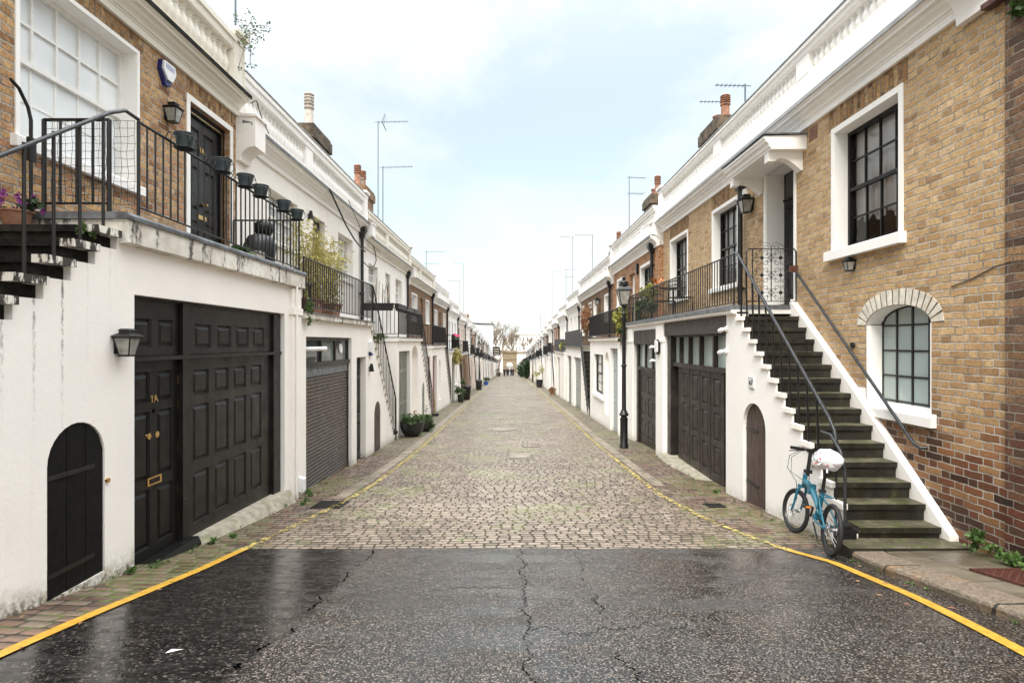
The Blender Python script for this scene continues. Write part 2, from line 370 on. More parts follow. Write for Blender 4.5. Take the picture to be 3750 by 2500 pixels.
# worn steps: dark stone, moss, damp; upright faces coloured darker than treads
def stepmat(name, wet=.35):
    n = N(name); f = n.noise(4, n.P, 5, .65); col = n.ramp(f, [(.3, (.035, .03, .02)), (.5, (.085, .075, .048)), (.72, (.2, .175, .115))])
    ms = n.mul(n.step(n.noise(7, n.P, 5, .7), .47, .62), .8); col = n.mix(ms, col, (.06, .07, .014))
    ms2 = n.mul(n.step(n.noise(21, n.P, 4, .7), .6, .7), n.step(n.noise(2.3, n.P, 2), .45, .6)); col = n.mix(ms2, col, (.13, .17, .03))
    sp = n.mul(n.m1('LESS_THAN', n.vor(16, None), .1), n.m1('GREATER_THAN', n.noise(9, n.P, 1), .6)); col = n.mix(sp, col, (.3, .3, .25))
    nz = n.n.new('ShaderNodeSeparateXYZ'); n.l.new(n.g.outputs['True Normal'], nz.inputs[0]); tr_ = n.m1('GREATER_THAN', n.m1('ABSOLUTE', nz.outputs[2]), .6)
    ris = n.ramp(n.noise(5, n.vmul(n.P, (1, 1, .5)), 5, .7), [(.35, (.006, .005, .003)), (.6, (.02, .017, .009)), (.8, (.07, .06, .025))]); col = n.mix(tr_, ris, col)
    return n.fin(col, n.ramp(n.noise(5, n.P, 3), [(.35, wet), (.65, .8)]), n.bump(n.noise(30, n.P, 5, .7), .7, .008))
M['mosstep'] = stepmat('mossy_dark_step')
n = N('worn_granite_kerb'); f = n.noise(40, n.P, 4, .7); col = n.ramp(f, [(.35, (.08, .06, .04)), (.65, (.28, .22, .165))])
yy = n.noise(1.7, n.P, 3); col = n.mix(n.mul(n.step(yy, .5, .6), .5), col, (.3, .16, .06))
jt = n.m1('LESS_THAN', n.m1('ABSOLUTE', n.sub(n.m1('FRACT', n.mul(n.add(n.y, n.mul(n.noise(8, n.P, 2), .06)), .93)), .5)), .012); col = n.mix(jt, col, (.02, .018, .012))
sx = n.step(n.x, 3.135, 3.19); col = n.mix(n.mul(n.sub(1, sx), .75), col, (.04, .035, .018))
M['kerb'] = n.fin(col, .6, n.bump(n.add(n.mul(f, .6), n.noise(6, n.P, 3)), .9, .012))
n = N('damp_paving'); f = n.noise(2.1, n.P, 5, .6); col = n.ramp(f, [(.3, (.055, .045, .03)), (.55, (.14, .115, .08)), (.75, (.22, .19, .14))])
jx = n.m1('LESS_THAN', n.m1('ABSOLUTE', n.sub(n.x, 3.72)), .006); jy = n.m1('LESS_THAN', n.m1('ABSOLUTE', n.sub(n.m1('FRACT', n.mul(n.y, 1.05)), .5)), .007)
col = n.mix(n.m1('MAXIMUM', jx, jy), col, (.03, .03, .012)); ed = n.mul(n.step(n.x, 3.95, 4.3), n.step(n.noise(9, n.P, 4), .42, .6)); col = n.mix(n.mul(ed, .7), col, (.05, .06, .015))
M['pave'] = n.fin(col, n.ramp(f, [(.35, .22), (.6, .6)]), n.bump(n.noise(35, n.P, 4), .4, .006))

# cobbles: rows of setts across the street; the margins carry redder setts laid the other way
def setts(name, rl, bl, pal, joint, swap=False, moss=.5, rough=.42, warp=.03, q=.03):
    n = N(name); w = n.noise(2.6, n.P, 3, .5, 0, True); sp = n.n.new('ShaderNodeSeparateXYZ'); n.l.new(w, sp.inputs[0])
    w2 = n.noise(.35, n.P, 2, .5, 0, True); sq = n.n.new('ShaderNodeSeparateXYZ'); n.l.new(w2, sq.inputs[0])
    X = n.add(n.add(n.x, n.mul(sp.outputs[0], warp * 1.6)), n.mul(sq.outputs[0], .3)); Y = n.add(n.add(n.y, n.mul(sp.outputs[1], warp)), n.mul(sq.outputs[1], .55))
    if swap: X, Y = Y, X
    rv = n.m1('DIVIDE', Y, rl); row = n.m1('FLOOR', rv); fv = n.m1('FRACT', rv)
    rr = n.white(n.xyz(row, 1.3, 4.1)); rl2 = n.add(.8, n.mul(n.white(n.xyz(row, 8.3, .1)), .4))
    uu = n.add(n.mul(n.m1('DIVIDE', X, bl), rl2), n.mul(rr, 9)); k = n.m1('FLOOR', uu); t = n.m1('FRACT', uu)
    idv = n.xyz(row, k, 2.2); rid = n.white(idv)
    dh = n.mul(n.m1('MINIMUM', t, n.sub(1, t)), bl * 1.15); dv = n.mul(n.m1('MINIMUM', fv, n.sub(1, fv)), rl * .58)
    a = n.m1('MAXIMUM', n.sub(q, dh), 0.0); b = n.m1('MAXIMUM', n.sub(q, dv), 0.0)
    d = n.sub(q, n.m1('SQRT', n.add(n.mul(a, a), n.mul(b, b))))
    d = n.add(d, n.mul(n.sub(n.noise(24, n.P, 3), .5), .012)); d = n.add(d, n.mul(n.sub(rid, .5), .004))
    face = n.step(d, .003, .0105); dome = n.step(d, .0, q)
    stops = [(i / (len(pal) - 1), c) for i, c in enumerate(pal)]; col = n.ramp(rid, stops)
    fn = n.noise(30, n.P, 4, .65); col = n.mix(n.mul(n.step(fn, .45, .7), .45), col, tuple(q_ * .55 for q_ in pal[0]))
    big = n.noise(.55, n.P, 4, .6); col = n.mix(n.mul(n.step(n.noise(.23, n.P, 3, .6), .5, .62), .3), col, tuple(min(1, q_ * 1.25) for q_ in pal[-1])); col = n.mix(n.mul(n.step(big, .52, .7), .4), col, tuple(q_ * .62 for q_ in pal[1]))
    mo = n.noise(.8, n.P, 4, .65); mo2 = n.noise(5, n.P, 3)
    mm = n.mul(n.step(n.add(mo, n.mul(n.sub(mo2, .5), .5)), .62 - moss * .17, .72 - moss * .14), 1)
    jc = n.mix(mm, joint, (.085, .11, .022)); col = n.mix(n.mul(n.mul(mm, n.sub(1, n.step(d, .006, .022))), .45), col, (.11, .13, .035))
    out = n.mix(face, jc, col)
    rg = n.ramp(n.noise(1.4, n.P, 4), [(.35, rough - .12), (.65, rough + .14)]); rg2 = n.mix(face, (.85, .85, .85), rg)
    return n.fin(out, rg2, n.bump(n.add(dome, n.mul(fn, .18)), .85, .02), spec=.55)
M['cobble'] = setts('granite_setts', .1, .14, [(.14, .102, .072), (.225, .17, .122), (.3, .235, .175), (.24, .175, .125), (.35, .28, .215)], (.018, .013, .007), moss=.6, rough=.27, q=.022)
M['margin'] = setts('red_brown_margin_setts', .11, .165, [(.07, .042, .03), (.14, .075, .05), (.2, .12, .08), (.17, .135, .095), (.22, .15, .11)], (.03, .022, .014), moss=.75, rough=.42, warp=.04)
M['farmargin'] = setts('brown_margin_setts', .12, .19, [(.1, .075, .052), (.16, .12, .085), (.22, .17, .125), (.19, .145, .1)], (.04, .034, .02), moss=1.1, rough=.5, warp=.04)
n = N('gutter_stone'); f = n.noise(9, n.P, 5, .6); col = n.ramp(f, [(.3, (.12, .09, .065)), (.65, (.32, .26, .2))]); j = n.m1('LESS_THAN', n.m1('ABSOLUTE', n.sub(n.m1('FRACT', n.mul(n.y, 1.6)), .5)), .012); mo = n.mul(n.step(n.noise(2.3, n.P, 4), .5, .62), .6)
M['gutter'] = n.fin(n.mix(n.m1('MAXIMUM', j, mo), col, (.07, .065, .03)), .5, n.bump(f, .5, .01))
# asphalt
n = N('wet_asphalt')
chip = n.vor(78, None, 'F1', 'Color'); cs = n.n.new('ShaderNodeSeparateColor'); n.l.new(chip, cs.inputs[0]); ch = cs.outputs[0]; cd = n.vor(78, None, 'F1')
old = n.step(n.add(n.x, n.mul(n.sub(n.noise(2.2, n.P, 5, .7), .5), .34)), -1.40, -1.28)
ch2 = n.noise(170, n.P, 2, .6); colA = n.mix(n.mul(n.step(ch2, .52, .64), .4), n.ramp(ch, [(.3, (.035, .03, .027)), (.55, (.085, .072, .063)), (.8, (.15, .125, .107)), (1, (.27, .22, .185))]), (.02, .017, .015)); colA = n.mix(n.step(cd, .42, .6), colA, (.011, .01, .009))
colB = n.ramp(ch, [(.3, (.006, .0055, .005)), (.75, (.014, .012, .011)), (.92, (.05, .043, .037)), (1, (.12, .1, .085))])
col = n.mix(old, colB, colA)
big = n.noise(.9, n.P, 4, .6); col = n.mix(n.mul(n.step(big, .5, .7), .4), col, (.02, .018, .016))
cw = n.add(n.x, n.mul(n.sub(n.noise(3.2, n.xyz(0, n.y, 0), 6, .7), .5), .38)); c1 = n.m1('LESS_THAN', n.m1('ABSOLUTE', n.sub(cw, .1)), n.add(.0, n.mul(n.noise(4, n.P, 2), .0085)))
cw2 = n.add(n.x, n.mul(n.sub(n.noise(2.7, n.xyz(3, n.y, 0), 6, .7), .5), .5)); c2 = n.mul(n.m1('LESS_THAN', n.m1('ABSOLUTE', n.sub(cw2, .62)), n.mul(n.step(n.noise(1.9, n.P, 2), .45, .62), .006)), n.m1('LESS_THAN', n.y, 5.9))
cw3 = n.add(n.y, n.mul(n.sub(n.noise(3.1, n.xyz(n.x, 0, 4), 6, .7), .5), .9)); c3 = n.mul(n.m1('LESS_THAN', n.m1('ABSOLUTE', n.sub(cw3, 3.5)), .006), n.mul(n.m1('GREATER_THAN', n.x, .1), n.m1('LESS_THAN', n.x, 1.1)))
cw4 = n.add(n.y, n.mul(n.sub(n.noise(2.1, n.xyz(n.x, 7, 4), 6, .7), .5), .8)); c4 = n.mul(n.m1('LESS_THAN', n.m1('ABSOLUTE', n.sub(cw4, 4.4)), .006), n.mul(n.m1('GREATER_THAN', n.x, -.6), n.m1('LESS_THAN', n.x, .1)))
sm = n.mul(n.m1('LESS_THAN', n.m1('ABSOLUTE', n.add(n.add(n.x, n.mul(n.sub(n.noise(2.2, n.P, 5, .7), .5), .34)), 1.36)), .008), n.m1('GREATER_THAN', n.noise(6, n.P, 2), .5))
crk = n.m1('MAXIMUM', n.m1('MAXIMUM', n.m1('MAXIMUM', c1, c2), n.m1('MAXIMUM', c3, c4)), sm); col = n.mix(crk, col, (.001, .001, .001)); n.l.new(n.sub(.6, n.mul(crk, .6)), n.b.inputs['Specular IOR Level'])
wet = n.noise(1.6, n.vmul(n.P, (1, 1.8, 1)), 5, .65); rgA = n.ramp(wet, [(.42, .13), (.6, .3)]); rgB = n.ramp(n.noise(5, n.vmul(n.P, (1, 2.2, 1)), 5, .7), [(.42, .12), (.6, .32)])
hgt = n.sub(n.mul(n.sub(.6, cd), 1.0), crk)
b1 = n.bump(n.mul(hgt, n.add(.25, n.step(wet, .46, .6))), .8, .008); bb = n.n.new('ShaderNodeMix'); bb.data_type = 'VECTOR'; n.l.new(old, bb.inputs[0])
n.l.new(n.bump(n.mul(hgt, n.add(.15, n.step(n.noise(4, n.vmul(n.P, (1, 2.5, 1)), 5, .75), .5, .68))), .5, .005), bb.inputs[4]); n.l.new(b1, bb.inputs[5])
M['asphalt'] = n.fin(col, n.mix(crk, n.mix(old, rgB, rgA), (1, 1, 1)), bb.outputs[1])
# yellow line, solid on the asphalt and worn through on the setts
n = N('yellow_line_paint'); wear = n.noise(14, n.P, 5, .75); far = n.step(n.y, 5.5, 5.9); fl = n.add(.11, n.mul(far, .185))
keep = n.step(n.sub(wear, fl), .2, .26); c = n.ramp(n.noise(20, n.P, 4), [(.3, (.38, .2, .015)), (.7, (.56, .32, .04))])
cf = n.mix(far, c, (.56, .44, .13)); n.fin(cf, .55, n.bump(n.noise(60, n.P, 3), .5, .004))
tr = n.n.new('ShaderNodeBsdfTransparent'); mx = n.n.new('ShaderNodeMixShader'); n.l.new(keep, mx.inputs[0]); n.l.new(tr.outputs[0], mx.inputs[1]); n.l.new(n.b.outputs[0], mx.inputs[2]); n.l.new(mx.outputs[0], n.out.inputs[0])
M['yellow'] = n.m
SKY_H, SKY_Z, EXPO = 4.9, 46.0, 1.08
WL, UL, WR, UR = 3.27, 4.28, 3.42, 4.34

# ------------------------------------------------------------------ facade with openings (plane x = s*xf, facing the street)
def facade(mb, s, xf, t, y0, y1, z0, z1, holes=(), top=None, extra_y=()):
    hs = [tuple(h[:4]) for h in holes]
    ys = sorted({y0, y1, *extra_y, *[v for h in hs for v in h[:2]]}); ys = [y for y in ys if y0 - 1e-6 <= y <= y1 + 1e-6]
    tops = {}
    zs = {z0, z1, *[v for h in hs for v in h[2:4]]}
    if top:
        for a, b in zip(ys, ys[1:]): tops[(a, b)] = top((a + b) / 2); zs.add(tops[(a, b)])
    zs = sorted(z for z in zs if z0 - 1e-6 <= z <= z1 + 1e-6)
    def ins(i, j):
        if i < 0 or j < 0 or i >= len(ys) - 1 or j >= len(zs) - 1: return None
        y, z = (ys[i] + ys[i + 1]) / 2, (zs[j] + zs[j + 1]) / 2
        if top and z > tops[(ys[i], ys[i + 1])]: return False
        return not any(h[0] < y < h[1] and h[2] < z < h[3] for h in hs)
    xa, xb = s * xf, s * (xf + t)
    for i in range(len(ys) - 1):
        for j in range(len(zs) - 1):
            if not ins(i, j): continue
            a, b, c, d = ys[i], ys[i + 1], zs[j], zs[j + 1]
            # split tall cells finely is unnecessary: shading is procedural
            mb.quad((xa, a, c), (xa, b, c), (xa, b, d), (xa, a, d))
            if not ins(i - 1, j): mb.quad((xa, a, c), (xb, a, c), (xb, a, d), (xa, a, d))
            if not ins(i + 1, j): mb.quad((xa, b, c), (xb, b, c), (xb, b, d), (xa, b, d))
            if not ins(i, j - 1): mb.quad((xa, a, c), (xa, b, c), (xb, b, c), (xb, a, c))
            if not ins(i, j + 1): mb.quad((xa, a, d), (xa, b, d), (xb, b, d), (xb, a, d))
    for h in holes:
        if len(h) > 4:                      # arched head: fill the corners above the curve
            ya, yb, za, zb, rise = h[:5]; n = 14; hw = (yb - ya) / 2; ym = (ya + yb) / 2
            def cz(y):
                q = (y - ym) / hw; return zb - rise + rise * math.sqrt(max(0, 1 - q * q))
            pts = [ym - hw * math.cos(math.pi * i / n) for i in range(n + 1)]
            for a, b in zip(pts, pts[1:]):
                mb.quad((xa, a, cz(a)), (xa, b, cz(b)), (xa, b, zb), (xa, a, zb))
                mb.quad((xa, a, cz(a)), (xa, b, cz(b)), (xb, b, cz(b)), (xb, a, cz(a)))
    return mb

def lining(root, s, xf, y0, y1, z0, z1, d=.16):
    m = MB(); e = .004; m.box(s * (xf - .001), s * (xf + d), y0 + .0005, y0 + e, z0, z1); m.box(s * (xf - .001), s * (xf + d), y1 - e, y1 - .0005, z0, z1); m.box(s * (xf - .001), s * (xf + d), y0 + e, y1 - e, z1 - e, z1 - .0005); return part('reveal_lining', m, M['trim'], root)
def sash(root, s, xf, y0, y1, z0, z1, cols=3, ru=2, rl=2, rec=.12, mf=None, mp=None, sill=None, msill=None, band=None, clear=False, th=.022, interior=True):
    """timber sash window with glazing bars; xf = wall face, the sash stands back by rec"""
    mf = mf or M['winw']; mp = mp or M['panem']; x = xf + rec; m = MB(); fr = .05 if (y1 - y0) > .6 else .035
    m.box(s * x, s * (x + .07), y0, y0 + fr, z0, z1); m.box(s * x, s * (x + .07), y1 - fr, y1, z0, z1)
    m.box(s * x, s * (x + .07), y0 + fr, y1 - fr, z1 - fr, z1); m.box(s * x, s * (x + .07), y0 + fr, y1 - fr, z0, z0 + fr * 1.5)
    zm = (z0 + z1) / 2 + .01
    m.box(s * (x + .003), s * (x + .06), y0 + fr, y1 - fr, zm - .022, zm + .022)
    W = MB()
    def bars(za, zb, rows, xo):
        for i in range(1, cols):
            y = y0 + fr + (y1 - y0 - 2 * fr) * i / cols; m.box(s * (x + xo), s * (x + xo + .03), y - th / 2, y + th / 2, za, zb)
        for j in range(1, rows):
            z = za + (zb - za) * j / rows; m.box(s * (x + xo + .002), s * (x + xo + .028), y0 + fr, y1 - fr, z - th / 2, z + th / 2)
    bars(zm + .022, z1 - fr, ru, .02); bars(z0 + fr * 1.5, zm - .022, rl, .035)
    w = part('window', m, mf, root)
    if band: lining(w, s, xf, y0, y1, z0, z1, rec)
    p = MB(); (p.quad((s * (x + .047), y0 + fr, z0 + fr), (s * (x + .047), y1 - fr, z0 + fr), (s * (x + .047), y1 - fr, z1 - fr), (s * (x + .047), y0 + fr, z1 - fr)) if clear else p.box(s * (x + .045), s * (x + .05), y0 + fr, y1 - fr, z0 + fr, z1 - fr)); p.f = [tuple(reversed(q)) for q in p.f] if clear and s > 0 else p.f; part('pane', p, M['glass'] if clear else mp, w)
    if clear:
        c = MB(); n = 40; zc = z0 + (z1 - z0) * .24
        rows = []
        for i in range(n + 1):
            y = y0 + .03 + (y1 - y0 - .06) * i / n; o = .02 * math.sin(i * .9) + .012 * math.sin(i * 2.3); zz = zc + .05 * math.sin(i * .7) + .03 * math.sin(i * 1.9)
            rows.append([(s * (x + .12 + o), y, zz), (s * (x + .12 + o * .6), y, z1)])
        c.loft(rows, closed=False, caps=False); part('curtain', c, M['curt'], w, 60)
        if interior:
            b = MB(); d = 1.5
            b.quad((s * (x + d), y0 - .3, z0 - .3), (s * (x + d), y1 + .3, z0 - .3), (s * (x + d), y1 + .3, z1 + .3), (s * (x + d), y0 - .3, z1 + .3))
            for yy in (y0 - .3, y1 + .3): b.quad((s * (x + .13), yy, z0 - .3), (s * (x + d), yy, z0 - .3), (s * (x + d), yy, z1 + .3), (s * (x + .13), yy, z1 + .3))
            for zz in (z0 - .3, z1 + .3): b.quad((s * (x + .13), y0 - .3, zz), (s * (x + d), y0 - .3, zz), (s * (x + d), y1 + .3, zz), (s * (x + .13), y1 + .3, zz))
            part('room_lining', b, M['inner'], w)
    if sill:
        q = MB(); ov, hh, pr = sill; q.prism([(s * (xf - pr), z0 - hh), (s * (xf - pr), z0 - .02), (s * (xf - pr + .02), z0 - .005), (s * (x + .01), z0 + .005), (s * (x + .01), z0 - hh)], y0 - ov, y1 + ov); part('sill', q, msill or M['trim'], w)
    if band:
        q = MB(); bw = band; xo = xf - .012
        q.box(s * xo, s * (x + .002), y0 - bw, y0 - .001, z0, z1 + bw); q.box(s * xo, s * (x + .002), y1 + .001, y1 + bw, z0, z1 + bw); q.box(s * xo, s * (x + .002), y0 - .001, y1 + .001, z1 + .001, z1 + bw); part('surround', q, msill or M['trim'], w)
    return w

def fielded(m, s, xf, ya, yb, za, zb, d=.022, mo=.03, inset=True):
    """raised and fielded door panel: sunk margin, sloped bead, flat field"""
    xs = [xf + .001, xf + d, xf + d, xf + .004]; k = [0, mo * .35, mo * .8, mo * 1.8]
    r = [[(s * x, ya + q, za + q), (s * x, yb - q, za + q), (s * x, yb - q, zb - q), (s * x, ya + q, zb - q)] for x, q in zip(xs, k)]
    m.loft(r, caps=False); m.add(r[-1], [(0, 1, 2, 3)])
def panel_leaf(root, name, s, xf, y0, y1, z0, z1, panels, mat, th=.045, ghost=None):
    """door leaf whose face carries sunk panels (cells of the face are left open where a panel sits)"""
    m = MB(); facade(m, s, xf, .002, y0, y1, z0, z1, [(a, b, c, d) for a, b, c, d in panels])
    m.box(s * (xf + .026), s * (xf + th), y0, y1, z0, z1)
    m.box(s * (xf + .001), s * (xf + .027), y0, y0 + .004, z0, z1); m.box(s * (xf + .001), s * (xf + .027), y1 - .004, y1, z0, z1)
    for a, b, c, d in panels: fielded(m, s, xf, a, b, c, d)
    return part(name, m, mat, root)

def text(root, body, size, s, x, y, z, mat, name='numeral', ext=.004):
    cu = bpy.data.curves.new(name, 'FONT'); cu.body = body; cu.size = size; cu.extrude = ext; cu.align_x = 'CENTER'; cu.align_y = 'CENTER'; cu.materials.append(mat)
    o0 = bpy.data.objects.new(name, cu); COL.objects.link(o0); me = bpy.data.meshes.new_from_object(o0.evaluated_get(bpy.context.evaluated_depsgraph_get())); bpy.data.objects.remove(o0); me.materials.clear(); me.materials.append(mat)
    o = bpy.data.objects.new(name, me); link(o, root, (s * x, y, z)); o.rotation_euler = (rad(90), 0, rad(90) if s < 0 else rad(-90)); return o

def railing(root, s, pts, h, sp=.12, r=.009, rt=.014, single=True, mat=None, base=.09, spike=0):
    """pts: [(x,y,z)] foot line on the slab; top rail h above it, bars between"""
    mat = mat or M['iron']; m = MB()
    m.tube([(x, y, z + h) for x, y, z in pts], rt, 8)
    m.tube([(x, y, z + base) for x, y, z in pts], rt * .75, 6)
    for x, y, z in pts: m.tube([(x, y, z - .02), (x, y, z + h)], r * 1.7, 8)
    R_ = part('railing', m, mat, root, 40)
    bar = None; grille = MB()
    for (xa, ya, za), (xb, yb, zb) in zip(pts, pts[1:]):
        L = math.dist((xa, ya), (xb, yb)); k = max(1, round(L / sp))
        for i in range(1, k):
            f = i / k; p = (xa + (xb - xa) * f, ya + (yb - ya) * f, za + (zb - za) * f)
            if single:
                if bar is None:
                    b = MB(); b.tube([(0, 0, base), (0, 0, h)], r, 6); bar = b.mesh('railing_bar', mat, 60)
                inst('railing_bar', bar, R_, p)
            else: grille.tube([(p[0], p[1], p[2] + base), (p[0], p[1], p[2] + h)], r, 4)
    if grille.f: part('grille', grille, mat, R_, 60)
    return R_

BAL = [(.046, 0), (.046, .02), (.03, .03), (.026, .045), (.05, .09), (.055, .125), (.045, .165), (.026, .21), (.022, .235), (.034, .25), (.026, .262), (.034, .275), (.046, .285), (.046, .3)]
bal_mesh = {}
def balmesh(mat):
    if mat not in bal_mesh:
        b = MB(); b.lathe(BAL, (0, 0, 0), 12); bal_mesh[mat] = b.mesh('baluster', mat, 35)
    return bal_mesh[mat]

def cornice(root, s, U, F, y0, y1, mat, lead, proj=.24):
    m = MB(); z = F; k = proj / .4
    prof = [(U + .05, z), (U - .045, z), (U - .045, z + .075), (U - .055, z + .08), (U - .06, z + .1), (U - .08, z + .105), (U - .08, z + .125), (U - .1, z + .145), (U - .135, z + .165), (U - .15, z + .19), (U - .15, z + .2), (U - proj + .04, z + .205), (U - proj + .04, z + .235), (U - proj + .015, z + .25), (U - proj, z + .275), (U - proj, z + .295), (U + .05, z + .3)]
    m.prism([(s * a, b) for a, b in prof], y0, y1); c = part('cornice', m, mat, root)
    l = MB(); l.prism([(s * a, b) for a, b in [(U - proj - .015, z + .262), (U - proj - .018, z + .31), (U - .1, z + .345), (U - .1, z + .296), (U - proj - .001, z + .297), (U - proj - .001, z + .262)]], y0, y1); part('lead_capping', l, lead, c)
    return c

def parapet(root, s, U, F, y0, y1, mat, peds=(), style='bal', lead=None, endped=True, count=True):
    """plinth, balusters or solid wall, pedestals and rail above the cornice"""
    X = U - .07; z0 = F + .3; zb, zt, th, pit, rs = (F + .46, F + .88, .22, .155, 1.2) if s < 0 else (F + .73, F + 1.0, .15, .137, 1.0)
    m = MB(); m.box(s * (X - .03), s * (X + .16), y0, y1, z0, zb)
    m.prism([(s * a, b) for a, b in [(X - .03, zt), (X - .05, zt + .02), (X - .055, zt + .05), (X - .06, zt + th * .55), (X - .085, zt + th * .6), (X - .085, zt + th - .01), (X + .21, zt + th), (X + .21, zt + .09), (X + .16, zt)]], y0, y1)
    if style == 'solid':
        m.box(s * X, s * (X + .13), y0, y1, zb, zt)
        L = y1 - y0; k = max(1, int(L / 1.6))
        for i in range(k):
            a, b = y0 + L * i / k + .15, y0 + L * (i + 1) / k - .15; m.box(s * (X - .018), s * X, a, b, zb + .07, zb + .1); m.box(s * (X - .018), s * X, a, b, zt - .09, zt - .06)
    pr = part('parapet', m, mat, root)
    for a, b in peds: p = MB(); p.box(s * (X - .035), s * (X + .165), a, b, zb - .002, zt + .002); part('pedestal', p, mat, pr)
    if lead:
        l = MB(); l.box(s * (X - .1), s * (X + .22), y0, y1, zt + th + .001, zt + th + .016); part('capping', l, lead, pr)
    if style == 'bal':
        bays = []; cur = y0 + .05
        for a, b in sorted(peds): bays.append((cur, a)); cur = b
        bays.append((cur, y1 - .3))
        for a, b in bays:
            if b - a < .15: continue
            g = MB()
            k = max(1, round((b - a) / pit))
            for i in range(k):
                y = a + (b - a) * (i + .5) / k
                if count: inst('baluster', balmesh(mat), pr, (s * (X + .06), y, zb), scale=(rs, rs, (zt - zb) / .3))
                else: g.lathe([(r, h * (zt - zb) / .3) for r, h in BAL[::2] + [BAL[-1]]], (s * (X + .06), y, zb), 6)
            if g.f: part('baluster_pattern', g, mat, pr, 40)
    if endped:
        e = MB(); a, b = y1 - .32, y1; zt = zt + th - .13
        e.box(s * (X - .07), s * (X + .2), a, b, z0, zt + .14); e.box(s * (X - .1), s * (X + .23), a - .03, b + .03, zt + .14, zt + .17); e.box(s * (X - .13), s * (X + .26), a - .05, b + .05, zt + .17, zt + .23)
        e.box(s * (X - .085), s * (X - .07), a + .04, a + .06, zb - .1, zt + .02); e.box(s * (X - .085), s * (X - .07), b - .06, b - .04, zb - .1, zt + .02)
        part('end_pedestal', e, mat, pr)
    return pr

def console(root, s, U, F, y, mat, w=.36, out=.32, top=.28, low=-.34, face=-.05):
    """scrolled party-wall bracket: square head, cove below running back to the wall"""
    m = MB(); pr = [(U + .03, F + top), (U - out, F + top), (U - out, F + face)]
    for i in range(1, 9):
        a = math.pi / 2 * i / 8; pr.append((U - out + (out - .07) * math.sin(a), F + face - (face - low - .04) * (1 - math.cos(a))))
    pr += [(U - .07, F + low), (U + .03, F + low)]
    m.prism([(s * a, b) for a, b in pr], y - w / 2, y + w / 2)
    m.prism([(s * a, b) for a, b in [(U + .03, F + top), (U - out - .03, F + top), (U - out - .03, F + top + .035), (U + .03, F + top + .05)]], y - w / 2 - .02, y + w / 2 + .02)
    return part('console', m, mat, root, 40)

def chimney(root, s, x, y, ztop, zb, pots, w=.75, d=1.4, mat=None, pot='roll', pm=None, ph=1.0):
    mat = mat or M['chim']; m = MB()
    m.box(s * (x - w / 2), s * (x + w / 2), y - d / 2, y + d / 2, zb, ztop - .42); m.box(s * (x - w / 2 - .07), s * (x + w / 2 + .07), y - d / 2 - .07, y + d / 2 + .07, ztop - .42, ztop - .1)
    m.box(s * (x - w / 2 - .03), s * (x + w / 2 + .03), y - d / 2 - .03, y + d / 2 + .03, ztop - .1, ztop)
    c = part('chimney_stack', m, mat, root)
    for i in range(pots):
        yy = y + (i - (pots - 1) / 2) * d / max(pots, 1) * .85; h = ph * (1 if i % 2 == 0 else .55)
        if i % 2 == 0: prof = [(.17, 0), (.15, .06), (.13, .1), (.12, h * .55), (.11, h * .58), (.15, h * .62)] + [q for k in range(4) for q in ((.15, h * (.66 + k * .08)), (.11, h * (.67 + k * .08)), (.11, h * (.71 + k * .08)), (.15, h * (.72 + k * .08)))] + [(.12, h)]
        else: prof = [(.14, 0), (.12, .08), (.12, h * .8), (.15, h * .85), (.15, h * .95), (.1, h)]
        p = MB(); p.lathe(prof, (s * x, yy, ztop - .02), 12); part('chimney_pot', p, pm or (M['potcream'] if (i + int(y)) % 2 == 0 else M['terra']), c, 35)
    return c

def steps(root, s, xw, U, ytop, dirn, ztop, going, rise, n, mstep, mend, en=.055, eo=.045):
    """flight of steps from the landing edge (ytop, ztop) going in direction dirn (+1 away, -1 towards the camera)"""
    for k in range(1, n + 1):
        zt = ztop - rise * k; ya = ytop + dirn * going * (k - 1); yb = ytop + dirn * going * k
        a, b = min(ya, yb), max(ya, yb); g = min(G(a), G(b)) - .05
        m = MB(); m.box(s * (xw + .19), s * (U - .02), a - .004, b + .004, min(g, zt - .3), zt - rise - .052); m.box(s * (xw + en), s * (U - .02), a - .004, b + .004, zt - rise - .052, zt - .055)
        m.box(s * (xw + en + .005), s * (U - .02), a - (.03 if dirn < 0 else -.001), b + (.03 if dirn > 0 else -.001), zt - .055, zt)
        st = part('step', m, mstep, root)
        if zt < min(G(a), G(b)) + .36: continue
        e = MB(); e.box(s * (xw - eo), s * (xw + en + .005), a - (.03 if dirn < 0 else -.001), b + (.03 if dirn > 0 else -.001), zt - .056, zt + .001); part('tread_end', e, mend, st)

def plank_arch(root, s, xf, ya, yb, za, zb, rise, mat, base=None, planks=7):
    m = MB(); ym = (ya + yb) / 2; hw = (yb - ya) / 2
    def cz(y): q = max(-1, min(1, (y - ym) / hw)); return zb - rise + rise * math.sqrt(1 - q * q)
    for i in range(planks):
        a = ya + (yb - ya) * i / planks + .003; b = ya + (yb - ya) * (i + 1) / planks - .003
        p = [(a, za)] + [(b, za)] + [(b - (b - a) * j / 4, cz(b - (b - a) * j / 4) - .005) for j in range(5)]
        m.prismx(p, s * xf, s * (xf + .03))
    d = part('store_door', m, mat, root)
    for z in (za + (zb - za) * .2, za + (zb - za) * .72):
        q = MB(); q.box(s * (xf - .008), s * xf, ym - .05 if s > 0 else ya + .01, yb - .01 if s > 0 else yb - .1, z, z + .035); part('strap_hinge', q, M['iron'], d)
    bk = MB(); bk.box(s * (xf + .031), s * (xf + .05), ya, yb, za - .1, zb); part('door_backing', bk, M['inner'], d)
    return d

